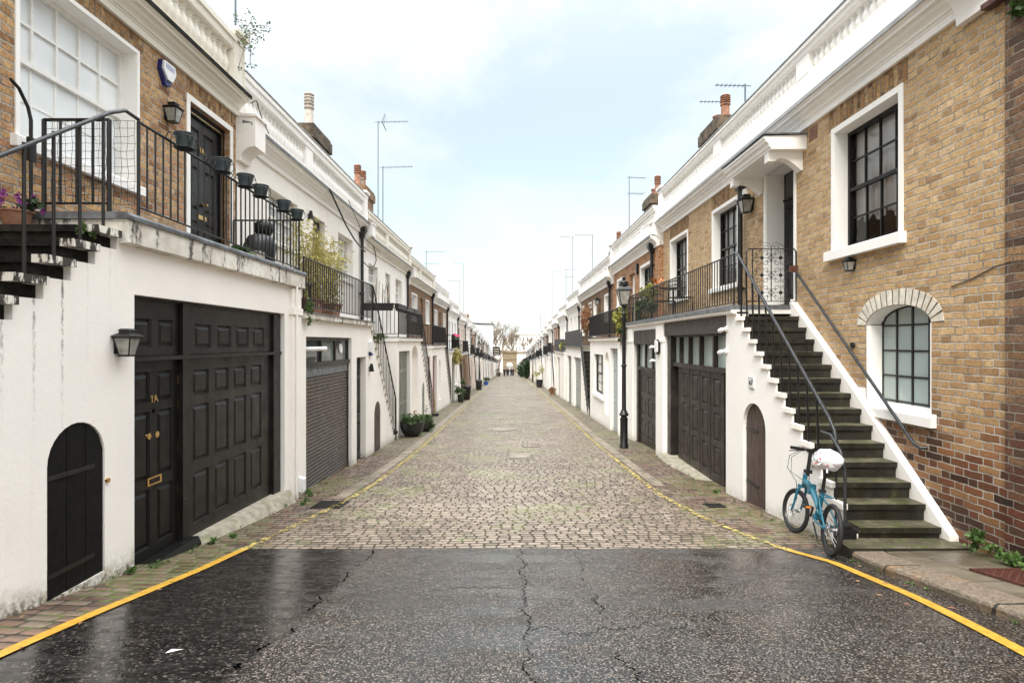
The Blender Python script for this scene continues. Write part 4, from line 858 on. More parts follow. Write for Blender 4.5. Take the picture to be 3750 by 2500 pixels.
# =================================================================== generic mews house
def house(s, y0, y1, label, cfg, idx):
    U = UL if s < 0 else 4.2; W = cfg.get('W', WL if s < 0 else 3.2); ym = (y0 + y1) / 2; g = G(ym); F = cfg.get('F', g + 5.65); zs = cfg.get('slab', F - 2.6)
    det = ym < 62; near = ym < 40
    root = thing('mews_house', label, 'house', (s * W, ym, g), 'houses lining the mews')
    um, fm, tr = M[cfg['um']], M[cfg['fm']], M['trim']; far = s < 0; L = y1 - y0
    stair = cfg.get('stair', True); run = 3.0 if stair else .12
    if far: a, b = y0 + cfg.get('off', 0), y1 - run if stair else y1 - .05
    else: a, b = y0 + run, y1 - .1
    if 'blk' in cfg: a, b = cfg['blk']
    ops = cfg['up']; H = []
    for o in ops: H.append((o[1], o[2], (zs + .06 if o[0] == 'd' else F - .37 - o[3]), F - .37))
    upper(root, s, U, y0, y1, g - .8, F, H, um); shell(root, s, U, W, y0, y1, zs, F, um)
    for o, h in zip(ops, H):
        if o[0] == 'd':
            q = panel_leaf(root, 'balcony_door', s, U + .12, h[0] + .02, h[1] - .02, h[2], h[3] - .02, [(h[0] + .12, h[1] - .12, h[2] + .15, h[2] + .8), (h[0] + .12, h[1] - .12, h[2] + .95, h[3] - .4)], M[o[3]]) if near else None
            if not near: m = MB(); m.box(s * (U + .12), s * (U + .16), h[0], h[1], h[2], h[3]); part('balcony_door', m, M[o[3]], root)
        elif near: sash(root, s, U, *h, cols=o[4] if len(o) > 4 else 3, ru=2, rl=2, rec=.13, mf=M[o[5]] if len(o) > 5 else None, mp=M[o[6]] if len(o) > 6 else M['panem'], sill=(.05, .09, .04), band=cfg.get('band'))
        else:
            m = MB(); m.box(s * (U + .13), s * (U + .17), h[0], h[1], h[2], h[3]); w = part('window', m, M['winw'], root); p = MB(); zm = (h[2] + h[3]) / 2
            p.box(s * (U + .12), s * (U + .13), h[0] + .07, h[1] - .07, zm + .03, h[3] - .07); p.box(s * (U + .12), s * (U + .13), h[0] + .07, h[1] - .07, h[2] + .07, zm - .03); part('pane', p, M['panem'], w)
            if cfg.get('band'): 
                q = MB(); q.box(s * (U - .02), s * (U + .12), h[0] - .1, h[0], h[2], h[3] + .1); q.box(s * (U - .02), s * (U + .12), h[1], h[1] + .1, h[2], h[3] + .1); q.box(s * (U - .02), s * (U + .12), h[0], h[1], h[3], h[3] + .1); q.box(s * (U - .05), s * (U + .12), h[0] - .12, h[1] + .12, h[2] - .08, h[2]); part('surround', q, M['trim'], w)
    cornice(root, s, U, F, y0 + (.001 if far else 0), y1 - .002, M[cfg.get('cm', 'trim')], M['lead'])
    parapet(root, s, U, F, y0, y1, M[cfg.get('cm', 'trim')], cfg.get('peds', ()), cfg.get('par', 'solid'), M['leadl'] if near else None, True, cfg.get('count', False))
    if ym < 110: console(root, s, U, F, y1 + .02, tr, w=.34)
    # garage storey
    holes = []
    for o in cfg['down']:
        if o[0] in 'ga': holes.append((o[1], o[2], o[3] if len(o) > 3 and isinstance(o[3], float) else G(o[1]) - .3, o[4] if len(o) > 4 and isinstance(o[4], float) else zs - .42, *([o[5]] if o[0] == 'a' else [])))
        elif o[0] == 'd': holes.append((o[1], o[2], G(o[1]) - .3, zs - .8))
        elif o[0] == 'w': holes.append((o[1], o[2], zs - 2.05, zs - .6))
    topf = None; ex = (); going, rise = .185, .2; nst = 0; ylo, yhi = a, b
    if stair:
        d = 1 if far else -1; yt = b if far else a; nst = max(6, int((zs - G(yt + d * 1.6)) / rise)); going = cfg.get('going', .185)
        ext = nst * going; ex = [yt + d * going * k for k in range(nst + 1)]
        topf = (lambda y: zs - .06 if (y < yt if far else y > yt) else zs - .06 - rise * (math.floor(abs(y - yt) / going) + 1))
        if far: yhi = b + ext
        else: ylo = a - ext
    m = MB(); facade(m, s, W, .18, ylo, yhi, G(yhi) - .9, zs - .1, holes, topf, ex); fw = part('garage_wall', m, fm, root)
    for e0 in (a + .001, b - .15): e = MB(); e.box(s * (W + .001), s * (U + .05), e0, e0 + .149, g - .9, zs - .11); part('end_wall', e, fm, root)
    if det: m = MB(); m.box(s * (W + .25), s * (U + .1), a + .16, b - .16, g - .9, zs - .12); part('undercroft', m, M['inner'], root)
    for o in cfg['down']:
        hz0 = G(o[1]) - .05
        if o[0] == 'g':
            c = M[o[5]] if len(o) > 5 else M[o[3]]; zt = o[4] if len(o) > 5 else zs - .42
            if near: gardoor(root, s, W + .11, o[1] + .02, o[2] - .02, hz0, zt - .02, c, leaves=max(1, round((o[2] - o[1]) / 1.2)))
            else: m = MB(); m.box(s * (W + .1), s * (W + .15), o[1], o[2], hz0 - .3, zt); part('garage_door', m, c, root)
        elif o[0] == 'd':
            zt = zs - .8
            if near:
                q = panel_leaf(root, 'front_door', s, W + .12, o[1] + .03, o[2] - .03, hz0, zt - .02, [(o[1] + .12, o[2] - .12, hz0 + .2, hz0 + .85), (o[1] + .12, o[2] - .12, hz0 + 1.05, zt - .5), (o[1] + .12, o[2] - .12, zt - .4, zt - .1)], M[o[3]])
                k = MB(); k.lathe([(.01, -.06), (.03, -.05), (.03, -.02), (.012, 0)], (s * (W + .12), o[1] + .1, hz0 + 1.0), 10, 'x'); part('door_knob', k, M['silver'], q, 50)
            else: m = MB(); m.box(s * (W + .12), s * (W + .16), o[1], o[2], hz0 - .3, zt); part('front_door', m, M[o[3]], root)
        elif o[0] == 'w':
            if near: sash(root, s, W, o[1], o[2], zs - 2.05, zs - .6, cols=2, ru=2, rl=2, rec=.1, mf=M[o[3]] if len(o) > 3 else None, mp=M['panem'], sill=(.08, .12, .07))
            else: m = MB(); m.box(s * (W + .1), s * (W + .14), o[1], o[2], zs - 2.05, zs - .6); part('window', m, M['panem'], root)
        elif o[0] == 'a': 
            if o[6] == 'niche': m = MB(); m.box(s * (W + .17), s * (W + .2), o[1] - .02, o[2] + .02, o[3] - .1, o[4] + .02); part('niche_back', m, fm, root)
            elif near: plank_arch(root, s, W + .015, o[1] + .004, o[2] - .004, o[3] - .2, o[4] - .004, o[5], M[o[6]])
            else: m = MB(); m.box(s * (W + .06), s * (W + .1), o[1], o[2], o[3] - .2, o[4]); part('store_door', m, M[o[6]], root)
    m = MB(); m.prism([(s * (U + .02), zs - .02), (s * (W - .08), zs - .02), (s * (W - .08), zs - .1), (s * (W + .02), zs - .13), (s * (U + .02), zs - .13)], a - .04, b + .04); sl = part('balcony_slab', m, M[cfg.get('sm', 'trim')], root)
    m = MB(); m.prism([(s * (U + .02), zs - .019), (s * (W - .1), zs - .019), (s * (W - .1), zs), (s * (U + .02), zs + .004)], a - .05, b + .05); part('lead_edge', m, M['lead'], sl)
    rl = cfg.get('rail', 'iron'); xr = s * (W - .03); ys_, ye = (a + .03, b) if far else (b - .03, a)
    if rl == 'iron':
        pts = [(s * (U - .03), ys_, zs), (xr, ys_, zs), (xr, ye, zs)] if (cfg.get('ret', True) or not near) else [(xr, ys_, zs), (xr, ye, zs)]
        if not stair: pts.append((s * (U - .03), ye, zs))
        railing(root, s, pts, .85, .11 if near else .14, .009 if near else .012, .014, single=ym < 30)
    elif rl == 'fence':
        m = MB(); hN = .78; k = int(abs(ye - ys_) / .1)
        for i in range(k):
            f0, f1 = i / k, (i + 1) / k - .004 / abs(ye - ys_); m.box(xr, xr - s * .02, ys_ + (ye - ys_) * f0, ys_ + (ye - ys_) * f1, zs - .02, zs + hN)
        m.box(xr, s * (U - .03), ys_ - .01, ys_ + .01, zs, zs + hN)
        part('fence_boards', m, M['fence'], root)
    if stair:
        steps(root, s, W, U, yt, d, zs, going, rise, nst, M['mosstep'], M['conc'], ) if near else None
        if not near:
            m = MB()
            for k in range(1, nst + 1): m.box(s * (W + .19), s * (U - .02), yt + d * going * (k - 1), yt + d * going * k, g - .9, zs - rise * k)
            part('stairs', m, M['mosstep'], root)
        r = MB(); yb = yt + d * going * nst; zb = zs - rise * nst
        if rl == 'fence':
            r.prismx([(yt, zs + .78), (yb, zb + .85), (yb, zb + .05), (yt, zs - .0)], s * (W - .05), s * (W - .03))
            part('stair_fence', r, M['fence'], root)
        else:
            r.tube([(xr, yt, zs + .85), (xr, yt + d * .1, zs + .82), (xr, yb, zb + .95), (xr, yb + d * .02, G(yb))], .018, 6)
            for k in range(nst if det else 0): 
                yy = yt + d * going * (k + .5); r.tube([(xr, yy, zs - rise * (k + 1)), (xr, yy, zs + .85 - (zs - zb - .1) * (k + .5) / nst)], .009, 5)
            part('stair_handrail', r, M['iron'], root, 50)
    if cfg.get('pipe', True): pipe(root, s, U - .07, (y1 - .35) if far else (y0 + .5), zs - (0 if not stair else 1.2), F - .1, r=.045)
    return root, F, zs, a, b

LH = []
# second house: cream, roller shutter
r2, F, zs, a, b = house(-1, 8.85, 16.45, 'cream rendered mews house with a bronze roller shutter and bamboo on its balcony', dict(um='white2', fm='white2', F=3.12, slab=.49, blk=(8.86, 13.3), going=.18, cm='trim',
    up=[('w', 10.03, 11.42, .9, 4), ('d', 12.30, 13.09, 'char'), ('w', 14.1, 15.39, 1.1, 4)], par='bal', count=True, peds=[(11.6, 12.0)],
    down=[('g', 9.08, 11.67, -3.1, .10, 'shutter'), ('d', 12.06, 12.83, 'char'), ('a', 13.61, 14.28, -2.72, -1.43, .33, 'plank')], sm='slabedge', ret=False), 2)
for o in list(r2.children):
    if o.name.startswith('garage_door'):
        for c in list(o.children): bpy.data.objects.remove(c)
        bpy.data.objects.remove(o)
m = MB(); zz = -2.75
while zz < -.58: 
    m.prism([(-(WL + .09), zz), (-(WL + .075), zz + .012), (-(WL + .072), zz + .045), (-(WL + .09), zz + .06), (-(WL + .11), zz + .06), (-(WL + .11), zz)], 9.13, 11.62); zz += .062
sh = part('roller_shutter', m, M['shutter'], r2, 25)
m = MB(); m.box(-(WL + .06), -(WL + .12), 9.08, 9.13, -2.9, .1); m.box(-(WL + .06), -(WL + .12), 11.62, 11.67, -2.9, .1); m.box(-(WL + .03), -(WL + .12), 9.08, 11.72, -.40, -.33)
m.box(-(WL + .05), -(WL + .12), 9.13, 11.62, .04, .099)
for y in (9.98, 10.78): m.box(-(WL + .05), -(WL + .12), y - .02, y + .02, -.33, .04)
part('shutter_frame', m, M['brownb'], r2)
for i, (ya, yb, mt) in enumerate(((9.13, 9.96, 'paned'), (10.0, 10.76, 'paneg'), (10.8, 11.62, 'paned'))):
    m = MB(); m.box(-(WL + .09), -(WL + .1), ya, yb, -.33, .04); part('pane', m, M[mt], sh)
m = MB(); m.box(-(WL + .07), -(WL + .12), 9.13, 11.62, -.57, -.40); part('lead_panel', m, M['lead'], r2)
m = MB(); m.torus((-(WL + .08), 11.2, -.11), .085, .012, 'x', 20, 6); m.lathe([(.08, 0), (.08, .006)], (-(WL + .085), 11.2, -.11), 16, 'x'); part('vent_disc', m, M['plasw'], r2, 50)
t = thing('flue_pipe', 'white plastic flue pipe poking out above the roller shutter', 'pipe', (-WL, 9.4, -.1)); m = MB(); m.tube([(-(WL + .08), 9.16, -.1), (-(WL - .06), 9.2, -.1), (-(WL - .1), 9.6, -.1)], .036, 12); m.tube([(-(WL - .1), 9.6, -.1), (-(WL - .1), 9.7, -.1)], .043, 12); part('flue', m, M['plasw'], t, 50)
chimney(r2, -1, 6.1, 17.2, 6.35, 3.2, 1, d=1.5, ph=1.2, pm=M['potcream'])

def genlab(i, side, style): 
    o = ['third', 'fourth', 'fifth', 'sixth', 'seventh', 'eighth', 'ninth', 'tenth', 'eleventh', 'twelfth', 'thirteenth', 'fourteenth', 'fifteenth', 'sixteenth', 'seventeenth', 'eighteenth', 'nineteenth', 'twentieth', 'twenty-first', 'twenty-second', 'twenty-third'][i]
    return f'{style} mews house, {o} from the camera on the {"roller shutter" if side < 0 else "bicycle"} side'
YL = [16.5, 23.6, 31.0, 38.2, 45.6] + [45.6 + 7.3 * k for k in range(1, 16)]
styl = {'white2': 'cream rendered', 'white3': 'bright white', 'brickB': 'brown brick', 'brickO': 'orange brick', 'pink': 'pale pink'}
seqL = ['white2', 'brickB', 'brickB', 'white3', 'pink', 'white2', 'brickO', 'white2', 'white3', 'brickB', 'white2', 'pink', 'white2', 'white3', 'brickB', 'white2', 'white3', 'brickO', 'white2', 'white3']
dseq = ['sage', 'red', 'sage', 'greydoor', 'bluegrey', 'char', 'greydoor', 'sage', 'blue', 'brownb', 'greydoor', 'red', 'sage', 'char', 'greydoor']
rq = random.Random(11)
for i, (y0, y1) in enumerate(zip(YL, YL[1:])):
    L = y1 - y0; um = seqL[i]; fm = 'white2' if um.startswith('brick') else um
    if i in (2, 3): fm = 'white2' if i != 3 else 'brickB'
    if i == 0: down = [('g', 16.62, 18.45, -3.4, -.25, 'sage'), ('a', 18.75, 20.03, -2.6, -.1, .42, 'niche'), ('a', 20.95, 21.55, -2.95, -1.48, .3, 'sage')]; up = [('w', 17.1, 18.3, 1.05, 3), ('d', 19.4, 20.2, 'winw'), ('w', 21.1, 22.3, 1.0, 3)]
    elif i == 1: down = [('g', 23.6, 25.1, -3.6, -.55, 'red'), ('a', 25.8, 26.5, -2.6, -.75, .33, 'niche')]; up = [('w', 24.6, 25.9, 1.1, 3), ('d', 26.9, 27.7, 'winw'), ('w', 28.6, 29.7, 1.1, 3)]
    else: down = [('g', y0 + .5, y0 + 2.1, dseq[i % 15])] + ([('d', y0 + 2.7, y0 + 3.4, dseq[(i + 4) % 15])] if i % 2 else [('w', y0 + 2.6, y0 + 3.5)]); up = [('w', y0 + .9, y0 + 2.0, 1.1, 3), ('d', y0 + 3, y0 + 3.8, 'winw' if i % 3 else 'char'), ('w', y0 + 5, y0 + 6.1, 1.1, 3)]
    if 104 < y0 < 112: continue
    q, F, zs, a, b = house(-1, y0, y1, genlab(i, -1, styl[um]), dict(um=um, fm=fm, up=up, down=down, off=-.15 if i == 0 else .05, par=['bal', 'bal', 'solid'][i % 3] if i < 6 else 'solid', count=(i == 0), peds=[(y0 + 2.6, y0 + 2.95)] if i < 6 else (), cm='trimold' if i in (0, 1) else 'trim', band=.06 if um.startswith('brick') else None, rail='fence' if i in (7, 8, 10, 13) else 'iron'), i)
    LH.append((q, F, zs, a, b, y0, y1))
    if i % 1 == 0 and y0 < 120:
        tops = {0: 3.55, 1: 2.4, 2: 1.9}; 
        chimney(q, -1, 6.2, y1 - .2, F + tops.get(i, 1.9 + rq.uniform(0, .8)), F, 2 if i % 2 else 3, ph=rq.uniform(.6, 1.1), mat=M['chim'] if i % 3 else M['brickB'])

# =================================================================== the yellow brick house with steps, number 67
R1 = thing('mews_house', 'yellow stock-brick mews house, number 67, with mossy steps, porch canopy and dark garage doors', 'house', (3.42, 10.0, G(10)), 'houses lining the mews')
F = 3.13; s = 1; zs = .56
upper(R1, 1, UR, 4.98, 16.2, -2.9, F, [(6.36, 7.62, 1.23, 2.80), (5.87, 6.95, -.82, .43, .22), (8.72, 9.68, .56, 2.86), (10.9, 12.2, 1.16, 2.76), (14.0, 15.42, 1.16, 2.72)], M['brickR'])
shell(R1, 1, UR, WR, 4.98, 16.2, zs, F, M['brickR'])
for a, b in ((6.22, 7.76), (10.8, 12.3), (13.9, 15.5)):
    m = MB(); m.box(UR - .003, UR + .02, a, b, (2.875 if a < 7 else 2.82), F + .01); part('lintel', m, M['soldier'], R1)
sash(R1, 1, UR, 6.36, 7.62, 1.23, 2.80, cols=4, ru=2, rl=2, rec=.17, mf=M['black'], clear=True, sill=(.12, .13, .09), msill=M['trim'], band=.075, th=.018)
sash(R1, 1, UR, 10.9, 12.2, 1.16, 2.76, cols=4, ru=2, rl=2, rec=.15, mf=M['black'], clear=True, sill=(.1, .1, .07), band=.07, th=.02)
sash(R1, 1, UR, 14.0, 15.42, 1.16, 2.72, cols=4, ru=2, rl=2, rec=.15, mf=M['black'], clear=True, sill=(.1, .1, .07), band=.07, th=.02)
# arched metal window
ya, yb, za, zb = 5.87, 6.95, -.70, .43; ym = (ya + yb) / 2; hw = (yb - ya) / 2; rise = .22
def cz(y, o=0): q = max(-1, min(1, (y - ym) / (hw + o))); return zb - rise + rise * math.sqrt(1 - q * q) + o
m = MB(); xg = UR + .18
for i in range(5): 
    y = ya + .02 + (yb - ya - .04) * i / 4; m.box(xg, xg + .03, y - .012, y + .012, za, cz(y) - .005)
for j in range(4):
    z = za + .02 + .295 * j; m.box(xg + .002, xg + .028, ya + .005, yb - .005, z - .01, z + .01)
m.tube([(xg + .015, ya + .012 + (yb - ya - .024) * i / 16, cz(ya + (yb - ya) * i / 16) - .012) for i in range(17)], .014, 6)
aw = part('arched_window', m, M['iron'], R1)
m = MB(); pts = [(ya, za)] + [(yb, za)] + [(yb - (yb - ya) * i / 16, cz(yb - (yb - ya) * i / 16)) for i in range(17)]
m.prismx(pts, xg + .014, xg + .018); part('pane', m, M['panef'], aw)
m = MB(); m.box(UR + .002, xg + .05, yb - .022, yb - .001, za - .1, cz(yb) ); m.box(UR + .002, xg + .05, ya + .001, ya + .022, za - .1, cz(ya))
for i in range(16):
    a, b = ya + .001 + (yb - ya - .002) * i / 16, ya + .001 + (yb - ya - .002) * (i + 1) / 16; m.quad((UR + .002, a, cz(a) - .004), (UR + .002, b, cz(b) - .004), (xg + .05, b, cz(b) - .004), (xg + .05, a, cz(a) - .004))
part('reveal_lining', m, M['trim'], aw)
m = MB(); m.prism([(UR - .06, -.87), (UR - .06, -.77), (UR - .03, -.74), (xg + .03, -.70), (xg + .03, -.87)], 5.80, 7.03); m.box(UR - .012, UR + .1, 6.955, 7.30, -.86, -.55); part('sill', m, M['trim'], aw)
vm = MB(); vmm = MB(); nV = 17
cy, rx, rz = ym, hw, rise
for i in range(nV):
    t0, t1 = i / nV, (i + 1) / nV
    def pt(t, o):
        a = math.pi * t; y = ym + (hw) * math.cos(math.pi - a) ; z = zb - rise + rise * math.sin(a)
        nx, nz = math.cos(math.pi - a) * rise, math.sin(a) * hw; l = math.hypot(nx, nz); return (y + nx / l * o, z + nz / l * o)
    g_ = .11
    c = [pt(t0 + g_ / nV, -.0), pt(t1 - g_ / nV, -.0), pt(t1 - g_ / nV, .175), pt(t0 + g_ / nV, .175)]
    vm.prismx(c, UR - .006, UR + .12)
    c2 = [pt(t0, -.0), pt(t1, -.0), pt(t1, .172), pt(t0, .172)]; vmm.prismx(c2, UR - .002, UR + .11)
va = part('brick_arch', vm, M['archbrick'], R1); part('arch_joint', vmm, M['mortar'], va)
m = MB()
for k in range(13): m.box(UR - .002, UR + .0, 6.955, 7.06 if k % 2 else 7.16, -.56 + .075 * k - .3 + .3, -.56 + .075 * k + .066)
# door and porch
m = MB(); m.box(UR - .012, UR + .2, 9.682, 9.75, .56, 2.88); m.box(UR - .012, UR + .2, 8.65, 8.718, .56, 2.88); m.box(UR - .0, UR + .3, 9.66, 9.681, .56, 2.858); m.box(UR + .0, UR + .3, 8.72, 9.66, 2.84, 2.8585); part('door_surround', m, M['trim'], R1)
pf = panel_leaf(R1, 'front_door', 1, UR + .30, 8.74, 9.66, .62, 2.38, [(8.85, 9.15, .75, 1.3), (9.25, 9.55, .75, 1.3), (8.85, 9.15, 1.45, 2.25), (9.25, 9.55, 1.45, 2.25)], M['black'])
m = MB(); m.box(UR + .31, UR + .32, 8.74, 9.66, 2.42, 2.83); part('fanlight', m, M['paned'], pf)
m = MB(); m.box(UR + .28, UR + .36, 8.721, 9.659, 2.38, 2.42); m.box(UR + .02, UR + .3, 8.72, 9.66, .56, .62); part('door_frame', m, M['black'], pf)
m = MB(); x0, x1 = UR - .63, UR + .02
prof = [(x1, 3.05), (x1, 2.84), (x0 + .11, 2.84), (x0 + .10, 2.87), (x0 + .08, 2.88), (x0 + .07, 2.925), (x0 + .03, 2.95), (x0 + .02, 2.98), (x0, 3.0), (x0, 3.03)]
m.prism(prof, 8.34, 9.98)
for yb_ in (8.34, 8.36, 8.38): pass
for (ya_, yb_) in ((8.46, 8.60), (9.80, 9.94)):
    pr = [(x1, 2.845), (x0 + .12, 2.845), (x0 + .12, 2.70)] + [(x0 + .22 + (.63 - .24) * (1 - math.cos(math.pi / 2 * i / 8)) ** .8, 2.70 + .07 * math.sin(math.pi * i / 8) - .14 * (i / 8) ** 2) for i in range(9)] + [(x1, 2.58)]
    m.prism(pr, ya_, yb_)
cn = part('porch_canopy', m, M['trim'], R1)
m = MB(); m.box(x0 - .02, x1, 8.31, 10.0, 3.051, 3.07); part('lead_flashing', m, M['lead'], cn)
cornice(R1, 1, UR, F, 5.46, 16.2, M['trim'], M['leadl'])
parapet(R1, 1, UR, F, 4.98, 16.2, M['trim'], [(8.1, 8.45), (11.55, 11.92)], 'bal', M['leadl'])
console(R1, 1, UR, F, 5.27, M['trim'], w=.38, out=.42, top=.95, low=-.1, face=.24)
console(R1, 1, UR, F, 16.35, M['trim'], w=.36)
m = MB(); m.box(UR - .002, UR + .01, 8.05, 8.28, 2.9, 3.1); av = part('air_vent', m, M['terra'], R1); m = MB()
for i in range(7):
    for j in range(6): m.box(UR - .004, UR - .002, 8.07 + .03 * i, 8.085 + .03 * i, 2.915 + .03 * j, 2.93 + .03 * j)
part('vent_grille', m, M['inner'], av)
# garage storey
going, rise, n, yt = .213, .17, 15, 8.62
topf = lambda y: zs - .06 if y > yt else zs - .06 - rise * (math.floor((yt - y) / going) + 1)
ex = [yt - going * k for k in range(n + 1)]
m = MB(); facade(m, 1, WR, .18, yt - going * n, 16.9, -3.2, .47, [(7.64, 8.39, -2.33, -.85, .36), (9.05, 12.62, -2.75, .44), (13.32, 15.80, -3.0, .32)], topf, ex); part('garage_wall', m, M['white3'], R1)
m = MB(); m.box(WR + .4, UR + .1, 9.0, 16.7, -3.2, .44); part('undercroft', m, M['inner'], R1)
m = MB(); m.box(WR + .001, UR, 16.7, 16.9, -3.2, .45); part('end_wall', m, M['white3'], R1)
plank_arch(R1, 1, WR + .05, 7.645, 8.385, -2.33, -.855, .355, M['plank'], planks=8)
m = MB(); m.prism([(WR - .05, -2.7), (WR - .05, -2.37), (WR - .0, -2.33), (WR + .1, -2.33), (WR + .1, -2.7)], 7.62, 8.42); part('store_sill', m, M['redbase'], R1)
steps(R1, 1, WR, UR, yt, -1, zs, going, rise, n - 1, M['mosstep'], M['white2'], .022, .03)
m = MB()  # white stringer against the brick wall
P = []
for k in range(0, n + 1):
    y = yt - going * k
    P.append((y, zs - rise * k + .0))
m.add([(x, y, z + (dz if True else 0)) for x in (UR - .095, UR - .004) for y, z, dz in ((yt + .05, zs, .1), (yt - going * 7.2, zs - rise * 7.2, .1), (yt - going * 14.6, zs - rise * 14.9, .1), (yt - going * 14.8, -2.3, 0), (yt + .05, -1.4, 0))], [(0, 1, 2, 3, 4), (9, 8, 7, 6, 5), (0, 5, 6, 1), (1, 6, 7, 2), (2, 7, 8, 3)])
part('stringer', m, M['white2'], R1)
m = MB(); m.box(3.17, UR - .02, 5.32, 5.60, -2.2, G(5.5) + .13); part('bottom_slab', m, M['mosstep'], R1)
# garage doors of 67
fx = WR + .14
panels = [(9.60 + .59 * i + .06, 9.60 + .59 * i + .40, c, d_) for i in range(4) for c, d_ in ((-1.12, -.62), (-1.70, -1.22), (-2.28, -1.80))]
gd = panel_leaf(R1, 'garage_door', 1, fx, 9.50, 12.1, -2.6, -.50, panels, M['brownb'])
for y in (10.15, 10.72, 11.33):
    m = MB(); m.box(fx - .004, fx + .01, y - .012, y + .012, -2.5, -.5); part('leaf_joint', m, M['black'], gd)
m = MB(); m.box(fx - .09, fx + .1, 9.052, 9.14, -2.6, .16); m.box(fx - .05, fx + .1, 9.14, 12.35, -.50, -.42); m.box(fx - .09, fx + .1, 12.35, 12.618, -2.75, .16)
for y in (9.22, 9.88, 10.6, 11.25, 11.85): m.box(fx - .05, fx + .05, y - .03, y + .03, -.42, .14)
m.box(fx - .05, fx + .05, 9.14, 12.35, .12, .16)
part('door_frame', m, M['brownb'], R1)
m = MB(); m.box(fx + .03, fx + .04, 9.2, 12.35, -.42, .13); tl = part('top_light', m, M['panef'], R1)
m = MB(); m.box(fx + .1, fx + .13, 9.1, 9.52, -2.6, -.5); part('dark_jamb', m, M['black'], R1)
m = MB(); m.tube([(fx - .0, 9.25, -1.45), (fx - .05, 9.25, -1.4), (fx - .05, 9.25, -1.3), (fx - .0, 9.25, -1.25)], .012, 6); part('pull_handle', m, M['gold'], gd, 50)
m = MB(); k = 36
for i in range(k): m.box(WR - .012, WR + .02, 9.03 + 3.62 * i / k + .003, 9.03 + 3.62 * (i + 1) / k - .003, .155, .45)
part('cladding', m, M['clad'], R1)
m = MB()
for i in range(24): m.box(WR - .012, WR + .02, 13.32 + 2.48 * i / 24 + .003, 13.32 + 2.48 * (i + 1) / 24 - .003, -.04, .33)
part('cladding', m, M['clad'], R1)
m = MB(); m.prism([(WR - .16, -2.8), (WR - .16, -2.52), (WR - .1, -2.44), (fx + .05, -2.43), (fx + .05, -2.8)], 9.3, 12.6); m.prism([(WR - .1, -2.8), (WR - .1, -2.46), (fx, -2.42), (fx, -2.8)], 9.0, 9.299); part('garage_sill', m, M['conc'], R1)
for a, b in ((12.66, 13.28), (15.86, 16.62)): m = MB(); m.box(WR - .04, WR + .05, a, b, -3.0, .40); m.box(WR - .06, WR + .05, a - .02, b + .02, .02, .07); part('pilaster', m, M['white3'], R1)
pp = [(a, a + .46, c, d_) for a in (13.5, 14.22, 14.94) for c, d_ in ((-1.32, -.88), (-1.9, -1.45), (-2.48, -2.03))]
p2 = panel_leaf(R1, 'garage_door', 1, WR + .12, 13.42, 15.6, -2.9, -.72, pp, M['brownb'])
m = MB(); m.box(WR + .07, WR + .16, 13.322, 13.42, -2.9, -.04); m.box(WR + .07, WR + .16, 15.6, 15.798, -2.9, -.04); m.box(WR + .07, WR + .16, 13.42, 15.6, -.72, -.64); 
for y in (14.1, 14.85): m.box(WR + .08, WR + .16, y - .04, y + .04, -.64, -.05)
part('door_frame', m, M['brownb'], R1)
m = MB(); m.box(WR + .13, WR + .14, 13.42, 15.6, -.64, -.05); part('top_light', m, M['panef'], R1)
m = MB(); m.box(WR + .112, WR + .12, 13.56, 13.68, -1.43, -1.37); part('name_plate', m, M['gold'], p2)
# balcony edge, railings
m = MB(); m.prism([(UR + .02, .50), (WR - .08, .50), (WR - .08, .46), (WR - .02, .44), (UR + .02, .44)], 8.62, 16.95); sl = part('balcony_slab', m, M['white3'], R1)
m = MB(); m.prism([(UR + .02, .501), (WR - .1, .501), (WR - .1, .565), (WR - .07, .575), (UR + .02, .575)], 8.64, 16.97); part('lead_edge', m, M['lead'], sl)
railing(R1, 1, [(WR - .0, 8.72, .56), (WR - .0, 16.9, .53), (UR - .03, 16.9, .53)], .80, .118, .009, .013, base=.06)
m = MB(); m.tube([(WR, 8.72, 1.36), (WR, 8.66, 1.37), (WR, 8.56, 1.32), (WR, 6.12, -.80), (WR, 6.02, -.92), (WR, 5.98, -1.05), (WR, 5.98, -1.97)], .021, 8)
hr = part('stair_handrail', m, M['irong'], R1, 50)
for k in range(1, 12):
    y = yt - going * (k - .4); z = zs - rise * k; zt = 1.32 - (8.56 - y) * .869
    m = MB(); m.tube([(WR + .02, y, z), (WR, y, min(zt, 1.3))], .013, 7); part('handrail_post', m, M['iron'], hr, 50)
m = MB(); m.tube([(3.30, 5.62, -1.92), (3.30, 5.62, -1.25), (3.29, 5.68, -1.08), (3.27, 5.82, -.94), (3.26, 5.98, -.93)], .016, 8); part('handrail_scroll', m, M['irong'], hr, 50)
m = MB(); m.box(3.235, 3.38, 5.56, 5.71, -2.1, -1.86); m.box(3.225, 3.39, 5.55, 5.72, -1.86, -1.835); m.box(3.26, 3.355, 5.59, 5.68, -1.835, -1.80); part('newel_base', m, M['iron'], hr)
m = MB(); m.tube([(UR - .02, 8.62, 1.16), (UR - .08, 8.58, 1.14), (UR - .08, 8.5, 1.06), (UR - .08, 6.02, -1.06), (UR - .06, 5.95, -1.1), (UR - .0, 5.93, -1.09)], .018, 8); m.lathe([(.035, -.03), (.035, 0)], (UR, 7.2, -.03), 8, 'x'); part('wall_handrail', m, M['irong'], R1, 50)
